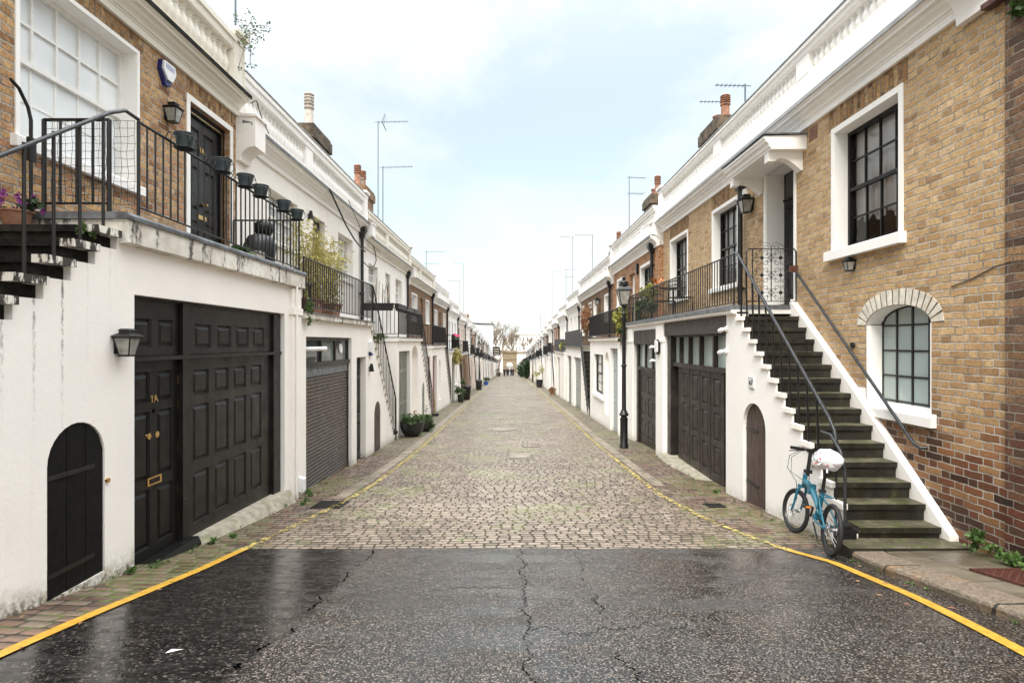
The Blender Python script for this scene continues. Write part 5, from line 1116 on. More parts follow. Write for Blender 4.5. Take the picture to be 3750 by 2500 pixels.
# scrollwork gate across the landing
m = MB(); gy = 8.5; ga, gb, gz0, gz1 = 3.52, 4.26, .62, 1.40
m.tube([(ga, gy, gz0), (ga, gy, gz1 - .04), (ga + .03, gy, gz1), (gb - .03, gy, gz1), (gb, gy, gz1 - .04), (gb, gy, gz0), (ga, gy, gz0)], .012, 6)
for x in (ga + .09, gb - .09): m.tube([(x, gy, gz0), (x, gy, gz1)], .008, 5)
mx_ = (ga + gb) / 2; m.tube([(mx_, gy, gz0), (mx_, gy, gz1)], .008, 5)
def scroll(cx, cz_, sx, sz, R0=.042):
    pts = []
    for i in range(16):
        a = i * .42; r = R0 * (1 - i / 21); pts.append((cx + sx * (R0 + .018 - r * math.cos(a)), gy, cz_ + sz * (.02 + r * math.sin(a)) ))
    m.tube(pts, .0042, 4)
for ci in (0, 1):
    for cj in range(3):
        cx_ = ga + .09 + (gb - ga - .18) * (ci + .5) / 2; cz_ = gz0 + (gz1 - gz0) * (cj + .5) / 3
        m.lathe([(.0, -.012), (.025, -.008), (.028, 0), (.025, .008), (0, .012)], (cx_, gy, cz_), 10, 'y')
        m.tube([(cx_ - .125, gy, cz_), (cx_ + .125, gy, cz_)], .004, 4); m.tube([(cx_, gy, cz_ - .11), (cx_, gy, cz_ + .11)], .004, 4)
        for sx in (-1, 1):
            for sz in (-1, 1): scroll(cx_, cz_ + sz * .05, sx, sz); scroll(cx_ + sx * .055, cz_ + sz * .01, sx, sz, .034)
for sx in (-1, 1):
    m.tube([(mx_ + sx * .0, gy, gz1), (mx_ + sx * .02, gy, gz1 + .07), (mx_ + sx * .07, gy, gz1 + .1), (mx_ + sx * .16, gy, gz1 + .06), (mx_ + sx * .24, gy, gz1 + .01), (mx_ + sx * .28, gy, gz1 + .03), (mx_ + sx * .26, gy, gz1 + .05)], .0045, 4)
    scroll(mx_ + sx * .02, gz1 + .0, sx, 1)
gt = part('landing_gate', m, M['iron'], R1, 60); m = MB(); m.box(gb - .1, gb + .02, gy - .02, gy + .02, 1.05, 1.15); part('gate_lock', m, M['rust'], gt)
text(R1, '67', .11, 1, WR - .022, 8.06, -.565, M['iron'], 'numeral', .002)
m = MB(); m.box(WR - .018, WR + .01, 7.985, 8.14, -.64, -.49); part('number_plate', m, M['plasw'], R1); m = MB()
for a, b, c, d_ in ((7.985, 8.14, -.64, -.634), (7.985, 8.14, -.496, -.49), (7.985, 7.991, -.634, -.496), (8.134, 8.14, -.634, -.496)): m.box(WR - .0205, WR - .018, a, b, c, d_)
part('plate_border', m, M['iron'], R1)
pipe(R1, 1, UR - .09, 10.55, .5, 2.86)
chimney(R1, 1, 6.4, 17.3, 6.62, 3.2, 2, d=1.5, ph=.78, pm=M['terra'])
lantern('wall_lantern', 'small black lantern under the sill of the big black-framed sash window', 1, UR, 7.20, .97, .55)
lantern('wall_lantern', 'green-framed glass lantern hanging beside the white porch of number 67', 1, UR, 10.24, 2.45, 1.05)
t = thing('alarm_box', 'white alarm box with blue base tucked behind the porch lantern', 'alarm box', (UR, 10.5, 2.7), 'alarm boxes'); m = MB(); m.box(UR - .07, UR, 10.42, 10.62, 2.6, 2.82); part('front_cover', m, M['plasw'], t); m = MB(); m.loft([[(UR - .07, 10.42, 2.6), (UR, 10.42, 2.6), (UR, 10.62, 2.6), (UR - .07, 10.62, 2.6)], [(UR - .04, 10.47, 2.52), (UR, 10.47, 2.52), (UR, 10.57, 2.52), (UR - .04, 10.57, 2.52)]]); part('strobe', m, M['blueb'], t)
for lb, y, z in (('round white security floodlight above the garage of number 67', 9.0, .22), ('white cylindrical security camera just above the garage door of number 67', 9.02, -.13)):
    t = thing('security_camera', lb, 'security camera', (WR, y, z), 'security cameras'); m = MB(); m.lathe([(.045, -.03), (.05, 0)], (WR, y, z), 12, 'x'); part('mount', m, M['plasw'], t, 50); m = MB(); m.tube([(WR - .03, y, z), (WR - .07, y + .03, z - .01), (WR - .08, y + .1, z - .03)], [.02, .036, .036], 12); part('housing', m, M['plasw'], t, 50)
t = thing('alarm_box', 'white hexagonal alarm box with dark rim on the pier between the two brown garage doors', 'alarm box', (WR, 13.0, -.12), 'alarm boxes'); m = MB(); m.prismx([(12.86, 0.03), (13.0, .08), (13.12, .03), (13.12, -.22), (13.0, -.27), (12.86, -.22)], WR - .04, WR - .09); part('back_shell', m, M['char'], t); m = MB(); m.prismx([(12.88, .01), (13.0, .05), (13.1, .01), (13.1, -.2), (13.0, -.23), (12.88, -.2)], WR - .09, WR - .12); part('front_cover', m, M['plasw'], t)
for lb, y, z, x in (('white security camera on the far side of the hexagonal alarm box', 13.4, -.1, WR), ('second white camera under the hexagonal alarm box', 13.35, -.42, WR)):
    t = thing('security_camera', lb, 'security camera', (x, y, z), 'security cameras'); m = MB(); m.tube([(x - .02, y, z), (x - .09, y + .03, z + .01), (x - .1, y + .16, z - .02)], [.02, .036, .036], 10); part('housing', m, M['plasw'], t, 50)

# brick corner building beside number 67 (only its return shows)
t = thing('corner_building', 'sooty old brick corner building rising beyond number 67 at the edge of the view', 'building', (4.4, 3, G(3)))
m = MB(); facade(m, 1, UR - .02, .3, 2.2, 4.975, -2.6, 5.2); m.box(UR + .3, 8, 2.2, 4.97, -2.6, 5.2); part('wall', m, M['brickD'], t)
m = MB(); m.box(UR - .09, UR + .02, 3.5, 5.15, 3.0, 3.025); m.box(UR - .09, UR - .06, 3.5, 5.15, 3.025, 3.05); part('angle_iron', m, M['rust'], t)
t = thing('wall_plant', 'round green plant rooted in the sooty brick near the top corner', 'plant', (UR, 4.82, 2.7)); m = MB(); leaves(m, (UR - .06, 4.78, 2.83), (.07, .08, .08), 350, .05, rp, 1.2); part('foliage', m, M['leaf'], t)
t = thing('wall_plant', 'leafy creeper growing on the ledge above the rusty angle iron', 'plant', (UR, 4.7, 3.1)); m = MB(); leaves(m, (UR - .1, 4.65, 3.12), (.12, .3, .08), 420, .05, rp, 1.2); part('foliage', m, M['leaf'], t)
t = thing('loose_cable', 'thin dark cable tacked across the yellow brick wall', 'cable', (UR, 5.2, .6)); m = MB(); m.tube([(UR - .008, 5.6, .55), (UR - .008, 5.35, .6), (UR - .008, 5.1, .68), (UR - .03, 4.9, .70), (UR - .03, 4.6, .68)], .005, 5); part('wire', m, M['cable'], t)

# right-hand row
RH = []
q = house(1, 16.2, 23.3, 'orange brick mews house with blue-grey garage doors behind the street lamp', dict(um='brickO', fm='white3', F=2.76, slab=.18, blk=(16.92, 22.98), stair=False, W=3.2, up=[('w', 17.0, 18.4, .95, 3, 'black', 'paned'), ('d', 19.3, 20.2, 'winw'), ('w', 21.3, 22.4, .95, 3)],
    down=[('g', 16.97, 18.35, -3.2, -.17, 'bluegrey'), ('a', 18.6, 19.35, -2.4, -.30, .35, 'niche'), ('w', 19.75, 21.95, 'black')], band=.09, sm='trimold'), 2); RH.append((*q, 16.2, 23.3))
chimney(q[0], 1, 6.5, 25.5, 6.5, 2.6, 2, d=1.4, ph=.9, pm=M['terra'])
q = house(1, 23.35, 34.0, 'brown brick mews house with black fence boards on its balcony and sage garage doors', dict(um='brickB', fm='white3', blk=(25.85, 33.2), W=3.2, going=.17, rail='fence', sm='conc', up=[('w', 24.2, 25.5, 1.1, 3), ('d', 26.6, 27.4, 'winw'), ('w', 28.0, 28.8, 1.7, 2), ('w', 29.6, 30.6, 1.6, 2), ('w', 32.5, 33.4, 1.6, 2)],
    down=[('g', 25.95, 29.0, -3.7, -.70, 'greydoor'), ('g', 30.2, 32.4, -3.7, -.70, 'sage')], band=.07), 3); RH.append((*q, 23.35, 34.0))
chimney(q[0], 1, 6.4, 34.0, 5.6, 2.2, 2, d=1.2, pm=M['terra'])
YR = [34.0 + 7.35 * k for k in range(0, 18)]
seqR = ['white2', 'white3', 'brickO', 'white2', 'brickB', 'white3', 'pink', 'white3', 'white2', 'brickB', 'white3', 'white2', 'white3', 'brickO', 'white3', 'white2', 'white3', 'white2']
for i, (y0, y1) in enumerate(zip(YR, YR[1:])):
    um = seqR[i]; fm = 'white3' if um.startswith('brick') else um
    dn = [('g', y0 + 3.4, y0 + 5.4, dseq[(i * 3 + 3) % 15])] + ([('d', y0 + 6.0, y0 + 6.8, dseq[(i + 7) % 15])] if i % 2 == 0 else [('w', y0 + 5.9, y0 + 6.8)]) 
    q = house(1, y0, y1, genlab(i + 1, 1, styl[um]), dict(um=um, fm=fm, W=3.2, up=[('w', y0 + 1, y0 + 2.1, 1.1, 3), ('d', y0 + 3, y0 + 3.8, 'winw'), ('w', y0 + 5, y0 + 6.1, 1.1, 3)], down=dn, par='solid', band=.06 if um.startswith('brick') else None, rail='fence' if i in (0, 5, 9) else 'iron', stair=(i % 2 == 1)), i)
    RH.append((*q, y0, y1))
    if y0 < 120: chimney(q[0], 1, 6.2, y1 - .2, q[1] + 1.9 + rq.uniform(-.2, .7), q[1], 2 + i % 2, ph=rq.uniform(.55, 1.0), pm=[M['terra'], M['potcream']][i % 2], mat=M['chim'] if i % 3 else M['brickB'])
# =================================================================== street surfaces
def sheet(name, mat, xl, xr, ys, dz=0, nx=6, kind='structure', label=None, cat=None):
    m = MB(); vs = []; ny = len(ys)
    for y in ys:
        a = xl(y) if callable(xl) else xl; b = xr(y) if callable(xr) else xr
        for i in range(nx + 1): vs.append((a + (b - a) * i / nx, y, G(y) + dz))
    m.add(vs, [(j * (nx + 1) + i, j * (nx + 1) + i + 1, (j + 1) * (nx + 1) + i + 1, (j + 1) * (nx + 1) + i) for j in range(ny - 1) for i in range(nx)])
    o = solo(name, m, mat, label, cat, None, kind); return o
def rng(a, b, s): n = max(1, int((b - a) / s)); return [a + (b - a) * i / n for i in range(n + 1)]
YS = rng(-8, 10, .4) + rng(10.4, 60, 1.2) + rng(62, 230, 4)
sheet('ground', M['conc'], -70, 70, rng(-60, 600, 10), -.25, 8)
CB = 5.74
m = MB(); ya_ = [y for y in YS if y < CB - .2]; nx_ = 90; ra = random.Random(4)
for j, y in enumerate(ya_ + [CB]):
    for i in range(nx_ + 1):
        x = -3.6 + 7.2 * i / nx_; f = i / nx_; a = -2.72 if y > 2.6 else -2.72 - (2.6 - y) * .03; x = a + (3.24 - a) * f
        yy_ = y + (mnoise.noise(Vector((x * 2.1, 1, 0))) * .05 + mnoise.noise(Vector((x * 9, 3, 0))) * .022 + .012 * (x > 2.4) * (x - 2.4) if j == len(ya_) else 0)
        m.v.append((x, yy_, G(yy_) + .007))
m.f = [(j * (nx_ + 1) + i, j * (nx_ + 1) + i + 1, (j + 1) * (nx_ + 1) + i + 1, (j + 1) * (nx_ + 1) + i) for j in range(len(ya_)) for i in range(nx_)]
solo('asphalt_road', m, M['asphalt'], kind='structure')
sheet('cobbled_street', M['cobble'], -3.6, 3.6, [5.3] + [y for y in YS if y > CB and y < 182], 0, 8)
def yl(y):
    P = [(-8, -2.9), (3.08, -2.77), (5.58, -2.68), (6.6, -2.6), (8.2, -2.45), (10, -2.33), (12.8, -2.28), (19, -2.27), (44, -2.3), (182, -2.3)]
    for (a, p), (b, q) in zip(P, P[1:]):
        if y <= b: return p + (q - p) * (y - a) / (b - a)
    return P[-1][1]
def yr(y):
    P = [(-8, 2.5), (2.2, 2.66), (3.12, 2.81), (4.13, 2.93), (5.15, 2.95), (5.65, 2.76), (6.4, 2.58), (7.5, 2.42), (9.05, 2.31), (11.4, 2.3), (16.3, 2.28), (182, 2.3)]
    for (a, p), (b, q) in zip(P, P[1:]):
        if y <= b: return p + (q - p) * (y - a) / (b - a)
    return P[-1][1]
ysm = [5.3] + [y for y in YS if 5.3 < y < 14] + [14]; ysf = [14] + [y for y in YS if 14 < y < 182]
sheet('cobbled_margin', M['margin'], -3.7, yl, ysm, .004, 2); sheet('cobbled_margin', M['margin'], yr, 3.75, ysm, .004, 2)
sheet('cobbled_margin', M['farmargin'], -3.7, yl, ysf, .004, 2); sheet('cobbled_margin', M['farmargin'], yr, 3.75, ysf, .004, 2)
sheet('cobbled_margin', M['margin'], -3.7, lambda y: yl(y) - .06, [y for y in YS if y < 5.3] + [5.3], .004, 2)
for sg, f_ in ((-1, lambda y: yl(y) - .2), (1, lambda y: yr(y) + .2)):
    ysg = [8.6] + [y for y in YS if 8.6 < y < 150] if sg < 0 else [9.6] + [y for y in YS if 9.6 < y < 150]
    sheet('gutter_channel', M['gutter'], (lambda y, g=f_: g(y) - .1), (lambda y, g=f_: g(y) + .1), ysg, .008, 1)
yy = rng(-6, 20, .2) + rng(20.5, 180, 1.5)
sheet('road_markings', M['yellow'], lambda y: yl(y) - .043, lambda y: yl(y) + .043, yy, .014, 1)
sheet('road_markings', M['yellow'], lambda y: yr(y) - .043, lambda y: yr(y) + .043, yy, .014, 1)
# pavement and kerb by number 67
m = MB(); kx = lambda y: 3.16 + (.0 if y < 5.2 else (y - 5.2) ** 2 * .9)
ry = rng(-6, 5.62, .2); rings = []
for y in ry:
    z = G(y); x = kx(y); w = .012 * math.sin(y * 7.3); rings.append([(x + w, y, z - .1), (x + w, y, z + .05), (x + .012 + w, y, z + .072), (x + .035, y, z + .08), (x + .30, y, z + .082), (x + .30, y, z - .1)])
m.loft(rings); solo('kerb', m, M['kerb'], kind='structure')
m = MB(); vs = []
ry = rng(-6, 5.6, .4)
for y in ry: vs += [(kx(y) + .301, y, G(y) + .078), (UR + .1, y, G(y) + .092)]
m.add(vs, [(2 * i, 2 * i + 1, 2 * i + 3, 2 * i + 2) for i in range(len(ry) - 1)]); solo('pavement', m, M['pave'], kind='structure')
def cover(name, label, x0, x1, y0, y1, mat, ribs=0, dz=.012, dots=False, fr=None):
    ym = (y0 + y1) / 2; t = thing(name, label, 'grating' if ribs else 'cover', ((x0 + x1) / 2, ym, G(ym) + dz), 'covers let into the street'); m = MB(); z = G(ym) + dz; sl = (G(y1) - G(y0)) / (y1 - y0)
    def b(m, xa, xb, ya, yb, za, zb): m.add([(x, y, zz + (y - ym) * sl) for zz in (za, zb) for x, y in ((xa, ya), (xb, ya), (xb, yb), (xa, yb))], [(0, 3, 2, 1), (4, 5, 6, 7), (0, 1, 5, 4), (1, 2, 6, 5), (2, 3, 7, 6), (3, 0, 4, 7)])
    e = .025; 
    for q in ((x0, x1, y0, y0 + e), (x0, x1, y1 - e, y1), (x0, x0 + e, y0 + e, y1 - e), (x1 - e, x1, y0 + e, y1 - e)): b(m, *q, z - .03, z + .004)
    part('rim', m, fr or mat, t); m = MB(); b(m, x0 + e, x1 - e, y0 + e, y1 - e, z - .03, z - (.012 if ribs else .001)); part('plate', m, M['inner'] if ribs else mat, t)
    if ribs:
        m = MB()
        for i in range(ribs): xa = x0 + e + (x1 - x0 - 2 * e) * (i + .25) / ribs; b(m, xa, xa + (x1 - x0) / ribs * .5, y0 + e, y1 - e, z - .012, z + .002)
        part('grating_rib', m, mat, t)
    if dots:
        m = MB(); nx, ny = int((x1 - x0) / .035), int((y1 - y0) / .035)
        for i in range(nx):
            for j in range(ny):
                if (i + j) % 2 == 0: xa, ya = x0 + .03 + i * .034, y0 + .03 + j * .034; b(m, xa, xa + .022, ya, ya + .022, z - .001, z + .004)
        part('tread_pattern', m, mat, t)
    return t
cover('drain_grate', 'black ribbed drain grate in the gutter beside the yellow line', -2.78, -2.36, 7.85, 8.35, M['iron'], 9)
cover('manhole_cover', 'rust-red chequered cover in the wet pavement by the brick wall', 3.72, 4.22, 3.75, 4.62, M['rust'], dz=.098, dots=True)
cover('manhole_cover', 'wide pale rectangular cover in the middle of the cobbles', -.05, .47, 12.7, 13.6, M['gutter'], dz=.008, fr=M['stone'])
cover('manhole_cover', 'small sunken rectangular cover just beyond the wide pale one', .3, .75, 14.6, 15.1, M['cobble'], dz=.006, fr=M['iron'])
cover('valve_cover', 'small iron cover in the setts by the brown garage doors', 2.75, 3.0, 7.9, 8.15, M['iron'], dz=.012)
t = thing('manhole_cover', 'pale oval-looking round cover farthest along the cobbles', 'cover', (-.25, 18.6, G(18.6)), 'covers let into the street'); m = MB(); m.add([(-.25 + .42 * math.cos(a), 18.6 + .42 * math.sin(a), G(18.6) + .03 * 0 + (-.043) * .42 * math.sin(a) * .8 + .012) for a in [i * 2 * math.pi / 24 for i in range(24)]], [tuple(range(24))]); part('plate', m, M['gutter'], t)

# weeds, moss and litter along the edges (small leafy tufts nobody would count)
rw = random.Random(21); m = MB()
def tuft(x, y, r, n, sz, dz=0): leaves(m, (x, y, G(y) + .015 + dz + r * .3), (r, r, r * .5), n, sz, rw, 2.0)
for k in range(70):
    y = 5.0 + 22 * rw.random() ** 1.7; s_ = rw.choice((-1, 1)); x = s_ * (3.2 if s_ < 0 else (3.32 if y < 17 else 3.1)) - s_ * rw.uniform(0, .08); tuft(x, y, rw.uniform(.02, .06), 14, .022)
for k in range(90):
    y = 6 + 12 * rw.random(); tuft(rw.choice((-1, 1)) * rw.uniform(2.3, 3.1), y, .025, 7, .014)
for x, y, r in ((-3.12, 5.95, .06), (-3.05, 6.25, .05), (-3.0, 8.35, .07), (-2.95, 8.1, .05), (-3.1, 8.75, .06), (-3.22, 4.85, .04), (-3.2, 9.0, .06), (3.25, 9.0, .05)): tuft(x, y, r, 60, .035)
for k in range(14): tuft(3.16 + rw.uniform(-.03, .01), 3.0 + rw.random() * 2.4, .018, 8, .02, .0)
solo('weeds', m, M['weed'], kind='stuff')
for lb, x, y, r, h in (('leafy green weed at the foot of the dark brick wall beside the pavement', 4.22, 5.05, .11, .2), ('low sprawling weed by the rust-red cover at the foot of the wall', 4.24, 4.7, .12, .08)):
    t = thing('weed_plant', lb, 'plant', (x, y, G(y) + .09), 'weeds on the pavement'); q = MB(); leaves(q, (x, y, G(y) + .09 + h / 2), (r, r * 1.4, h / 2), 260, .045, rw, 1.6); part('foliage', q, M['weed'], t)
m = MB()
for k in range(70):
    y = 2.8 + rw.random() * 9; x = rw.choice((-1, 1)) * rw.uniform(2.6, 3.15); z = G(y) + .015; a = rw.random() * 6.28; L = rw.uniform(.012, .035)
    if x > 3.1 and y < 5.4: z += .08
    m.add([(x, y, z), (x + L * math.cos(a), y + L * math.sin(a), z + .006), (x + L * 1.5 * math.cos(a + .5), y + L * 1.5 * math.sin(a + .5), z + .004), (x + L * .8 * math.cos(a + 1), y + L * .8 * math.sin(a + 1), z + .008)], [(0, 1, 2, 3)])
solo('fallen_leaves', m, M['leafr'], kind='stuff')
t = thing('litter_scrap', 'pale scrap of paper lying on the wet dark asphalt', 'litter', (-1.86, 3.12, G(3.12))); m = MB(); z = G(3.1); m.add([(-1.89, 3.11, z + .006), (-1.83, 3.13, z + .012), (-1.815, 3.15, z + .006), (-1.875, 3.145, z + .01)], [(0, 1, 2, 3)]); part('paper', m, M['plasw'], t)

# =================================================================== street lamps
def street_lamp(x, y, label, h=4.27, first=None):
    z = G(y); t = thing('street_lamp', label, 'street lamp', (x, y, z), 'heritage lamp posts along the mews'); p = MB()
    p.lathe([(.11, -.05), (.11, .08), (.095, .1), (.095, .70), (.1, .72), (.1, .76), (.075, .78), (.075, .8), (.11, .83), (.125, .86), (.1, .89), (.07, .95), (.055, 1.0), (.052, 2.05), (.07, 2.07), (.07, 2.1), (.048, 2.12), (.045, 3.35), (.055, 3.37), (.055, 3.41), (.04, 3.43), (.04, 3.55), (.07, 3.58), (.07, 3.6)], (x, y, z), 14)
    part('post', p, M['iron'], t, 40); q = MB()
    q.tube([(x - .22, y, z + 3.47), (x + .22, y, z + 3.47)], .012, 6)
    for sg in (-1, 1): q.torus((x + sg * .12, y, z + 3.52), .05, .008, 'y', 16, 5); q.lathe([(0, -.02), (.02, 0), (0, .02)], (x + sg * .23, y, z + 3.47), 8)
    part('ladder_bar', q, M['iron'], t, 50); g = MB(); w0, w1, za, zb = .085, .155, z + 3.64, z + 3.98
    g.loft([[(x - a, y - a, zz), (x + a, y - a, zz), (x + a, y + a, zz), (x - a, y + a, zz)] for a, zz in ((w0, za), (w1, zb))]); f = MB()
    for i, j in ((-1, -1), (1, -1), (1, 1), (-1, 1)): f.tube([(x + i * w0, y + j * w0, za), (x + i * w1, y + j * w1, zb + .02)], .013, 5)
    f.box(x - w0 - .012, x + w0 + .012, y - w0 - .012, y + w0 + .012, za - .03, za); f.box(x - w1 - .02, x + w1 + .02, y - w1 - .02, y + w1 + .02, zb, zb + .025)
    f.loft([[(x + a * math.cos(b), y + a * math.sin(b), zb + zz) for b in [math.pi / 4 + k * math.pi / 2 for k in range(4)]] for a, zz in ((.25, .025), (.21, .06), (.14, .12), (.12, .13))])
    f.lathe([(.13, .125), (.135, .15), (.10, .17), (.11, .2), (.10, .23), (.05, .26), (.03, .28), (.045, .3), (.05, .33), (.03, .36), (.012, .39), (.014, .41), (0, .44)], (x, y, zb), 12)
    part('lantern_frame', f, M['iron'], t, 35); part('lantern_glass', g, M['lampg'], t); return t
street_lamp(2.86, 14.4, 'tall black lamp post with a glass lantern standing by the blue-grey garage doors')
for x, y, lb in ((-2.8, 50, 'distant black lamp post standing on the roller shutter side of the mews'), (2.9, 76, 'distant black lamp post standing on the bicycle side of the mews')): street_lamp(x, y, lb)

# =================================================================== folding bicycle
BX, BY = 3.05, 5.44
def bike():
    L = 1.03; wb = Vector((.245, 1.02)); heading = -.19
    t = thing('bicycle', 'teal folding bicycle with black parts leaning at the foot of the mossy steps', 'bicycle', (BX, BY, G(BY) + .004))
    t.rotation_euler = (math.atan2(G(BY + 1) - G(BY), 1.0), rad(6), heading)
    ORG[t] = Vector((0, 0, 0)); Rw = .247
    ST = [0.0]
    def P(n, m, mt, par=t, sm=50):
        if ST[0]: c_, s_ = math.cos(ST[0]), math.sin(ST[0]); m.v = [(x * c_ - (y - .94) * s_, .94 + x * s_ + (y - .94) * c_, z) for x, y, z in m.v]
        return part(n, m, M[mt], par, sm)
    def wheel(y, steer=0, disc=-1, name='wheel'):
        tw = MB(); tw.torus((0, y, Rw), Rw - .021, .021, 'x', 44, 10); w = P(name, tw, 'tyre')
        r_ = MB(); r_.torus((0, y, Rw), Rw - .045, .012, 'x', 44, 6); P('rim', r_, 'bikeb', w); h = MB(); h.lathe([(.012, -.055), (.026, -.04), (.02, -.03), (.02, .03), (.026, .04), (.012, .055)], (0, y, Rw), 12, 'x'); P('hub', h, 'silver', w)
        s_ = MB()
        for k in range(24):
            a = k * math.pi / 12; b = a + (.35 if k % 2 else -.35); q = .03 if k % 4 < 2 else -.03; s_.tube([(q, y + .022 * math.cos(b), Rw + .022 * math.sin(b)), (0, y + (Rw - .05) * math.cos(a), Rw + (Rw - .05) * math.sin(a))], .0009, 3)
        P('spoke', s_, 'silver', w); d = MB(); d.torus((disc * .04, y, Rw), .066, .0035, 'x', 24, 4); d.torus((disc * .04, y, Rw), .035, .003, 'x', 16, 4)
        for k in range(6): a = k * math.pi / 3; d.tube([(disc * .04, y + .03 * math.cos(a), Rw + .03 * math.sin(a)), (disc * .04, y + .064 * math.cos(a + .3), Rw + .064 * math.sin(a + .3))], .004, 4)
        P('brake_disc', d, 'silver', w)
    wheel(0, disc=-1, name='rear_wheel'); ST[0] = .27; wheel(L, disc=-1, name='front_wheel'); ST[0] = 0
    f = MB(); hd = (0, .86, .62); bb = (0, .42, .29); seat = (0, .30, .56)
    f.tube([(0, .885, .56), (0, .865, .68)], .024, 12)                    # head tube
    f.loft([[(p[0] + w * math.cos(a), p[1] + h * .35 * math.sin(a), p[2] + h * math.sin(a)) for a in [k * math.pi / 6 for k in range(12)]] for p, w, h in (((0, .88, .60), .024, .035), ((0, .72, .575), .028, .04), ((0, .60, .535), .032, .045), ((0, .45, .44), .028, .04), ((0, .36, .36), .026, .04))])
    f.box(-.034, .034, .60, .66, .49, .60)
    f.tube([(0, .44, .27), (0, .36, .42), (0, .315, .56)], .024, 10); f.lathe([(.03, -.035), (.03, .035)], bb, 12, 'x')
    for sx in (-1, 1):
        f.tube([(sx * .02, .42, .28), (sx * .05, .30, .265), (sx * .062, .02, Rw)], .011, 8); f.tube([(sx * .015, .335, .50), (sx * .045, .22, .43), (sx * .062, .01, Rw + .01)], .009, 8); f.tube([(sx * .02, .32, .54), (sx * .05, .16, .53)], .008, 6)
    f.tube([(-.05, .16, .53), (.05, .16, .53)], .008, 6)
    fr_ = P('frame', f, 'bike')
    ST[0] = .27; k = MB()
    for sx in (-1, 1): k.tube([(sx * .03, .92, .535), (sx * .05, .945, .48), (sx * .052, .99, .33), (sx * .052, L, Rw)], [.014, .015, .012, .011], 8)
    k.box(-.05, .05, .895, .95, .52, .555); P('fork', k, 'bike')
    s_ = MB(); s_.tube([(0, .865, .66), (0, .835, .93)], .021, 10); s_.box(-.035, .035, .83, .885, .69, .73); s_.box(-.03, .03, .82, .86, .92, .96); st_ = P('stem', s_, 'bikeb')
    h = MB(); h.tube([(-.25, .80, .955), (-.12, .83, .95), (0, .84, .945), (.12, .83, .95), (.25, .80, .955)], .012, 8); hb = P('handlebar', h, 'bikeb')
    for sx in (-1, 1):
        g = MB(); g.tube([(sx * .14, .826, .951), (sx * .25, .80, .955)], .019, 10); P('grip', g, 'bikeb', hb); l = MB(); l.tube([(sx * .1, .83, .95), (sx * .12, .87, .93), (sx * .24, .85, .915)], .006, 6); l.box(sx * .09, sx * .13, .81, .86, .93, .965); P('brake_lever', l, 'bikeb', hb)
    c = MB(); c.tube([(-.1, .86, .94), (-.19, .92, .86), (-.18, .96, .72), (-.08, .93, .58), (-.04, .96, .4), (-.05, 1.0, .3)], .0035, 5); c.tube([(-.08, .86, .94), (-.16, .93, .84), (-.14, .95, .68), (-.03, .86, .6), (0, .6, .5)], .0035, 5); c.tube([(.1, .86, .94), (.14, .93, .85), (.08, .95, .7), (.02, .86, .6)], .0035, 5); P('brake_cable', c, 'cable', hb); ST[0] = 0
    sp = MB(); sp.tube([(0, .318, .54), (0, .245, .86)], .0165, 10); sp.box(-.03, .03, .295, .345, .555, .585); P('seat_post', sp, 'bikeb')
    sd = MB(); sd.loft([[(x * w, y, z + zz) for x, zz in ((-1, 0), (-.7, .03), (0, .045), (.7, .03), (1, 0), (.5, -.03), (-.5, -.03))] for y, w, z in ((.10, .05, .87), (.14, .08, .88), (.22, .072, .88), (.30, .035, .88), (.38, .018, .875))]); P('saddle', sd, 'bikeb')
    ck = MB(); ck.torus((.05, .42, .29), .075, .006, 'x', 30, 5); ck.lathe([(.05, .045), (.05, .05)], (0, .42, .29), 14, 'x'); ck.tube([(.06, .42, .29), (.07, .50, .19)], .011, 6); ck.tube([(-.06, .42, .29), (-.07, .34, .39)], .011, 6); cr = P('crankset', ck, 'bikeb')
    for sx, y, z in ((1, .50, .19), (-1, .34, .39)):
        p_ = MB(); p_.box(sx * .08, sx * .17, y - .035, y + .035, z - .012, z + .012); pd_ = P('pedal', p_, 'bikeb', cr); q = MB(); q.box(sx * .1, sx * .15, y - .038, y - .035, z - .008, z + .008); q.box(sx * .1, sx * .15, y + .035, y + .038, z - .008, z + .008); P('reflector', q, 'orange', pd_)
    ch_ = MB(); ch_.tube([(.05, .42, .365), (.05, .0, Rw + .035)], .004, 4); ch_.tube([(.05, .42, .215), (.05, .05, .12), (.05, -.01, Rw - .035)], .004, 4); ch_.torus((.05, 0, Rw), .036, .012, 'x', 16, 5); P('chain', ch_, 'bikeb')
    ks = MB(); ks.tube([(-.05, .36, .24), (-.07, .16, .12)], .009, 6); P('kickstand', ks, 'bikeb')
    return t
bk = bike()
bpy.context.view_layer.update()
Mx = Matrix.Translation(bk.location) @ bk.rotation_euler.to_matrix().to_4x4()
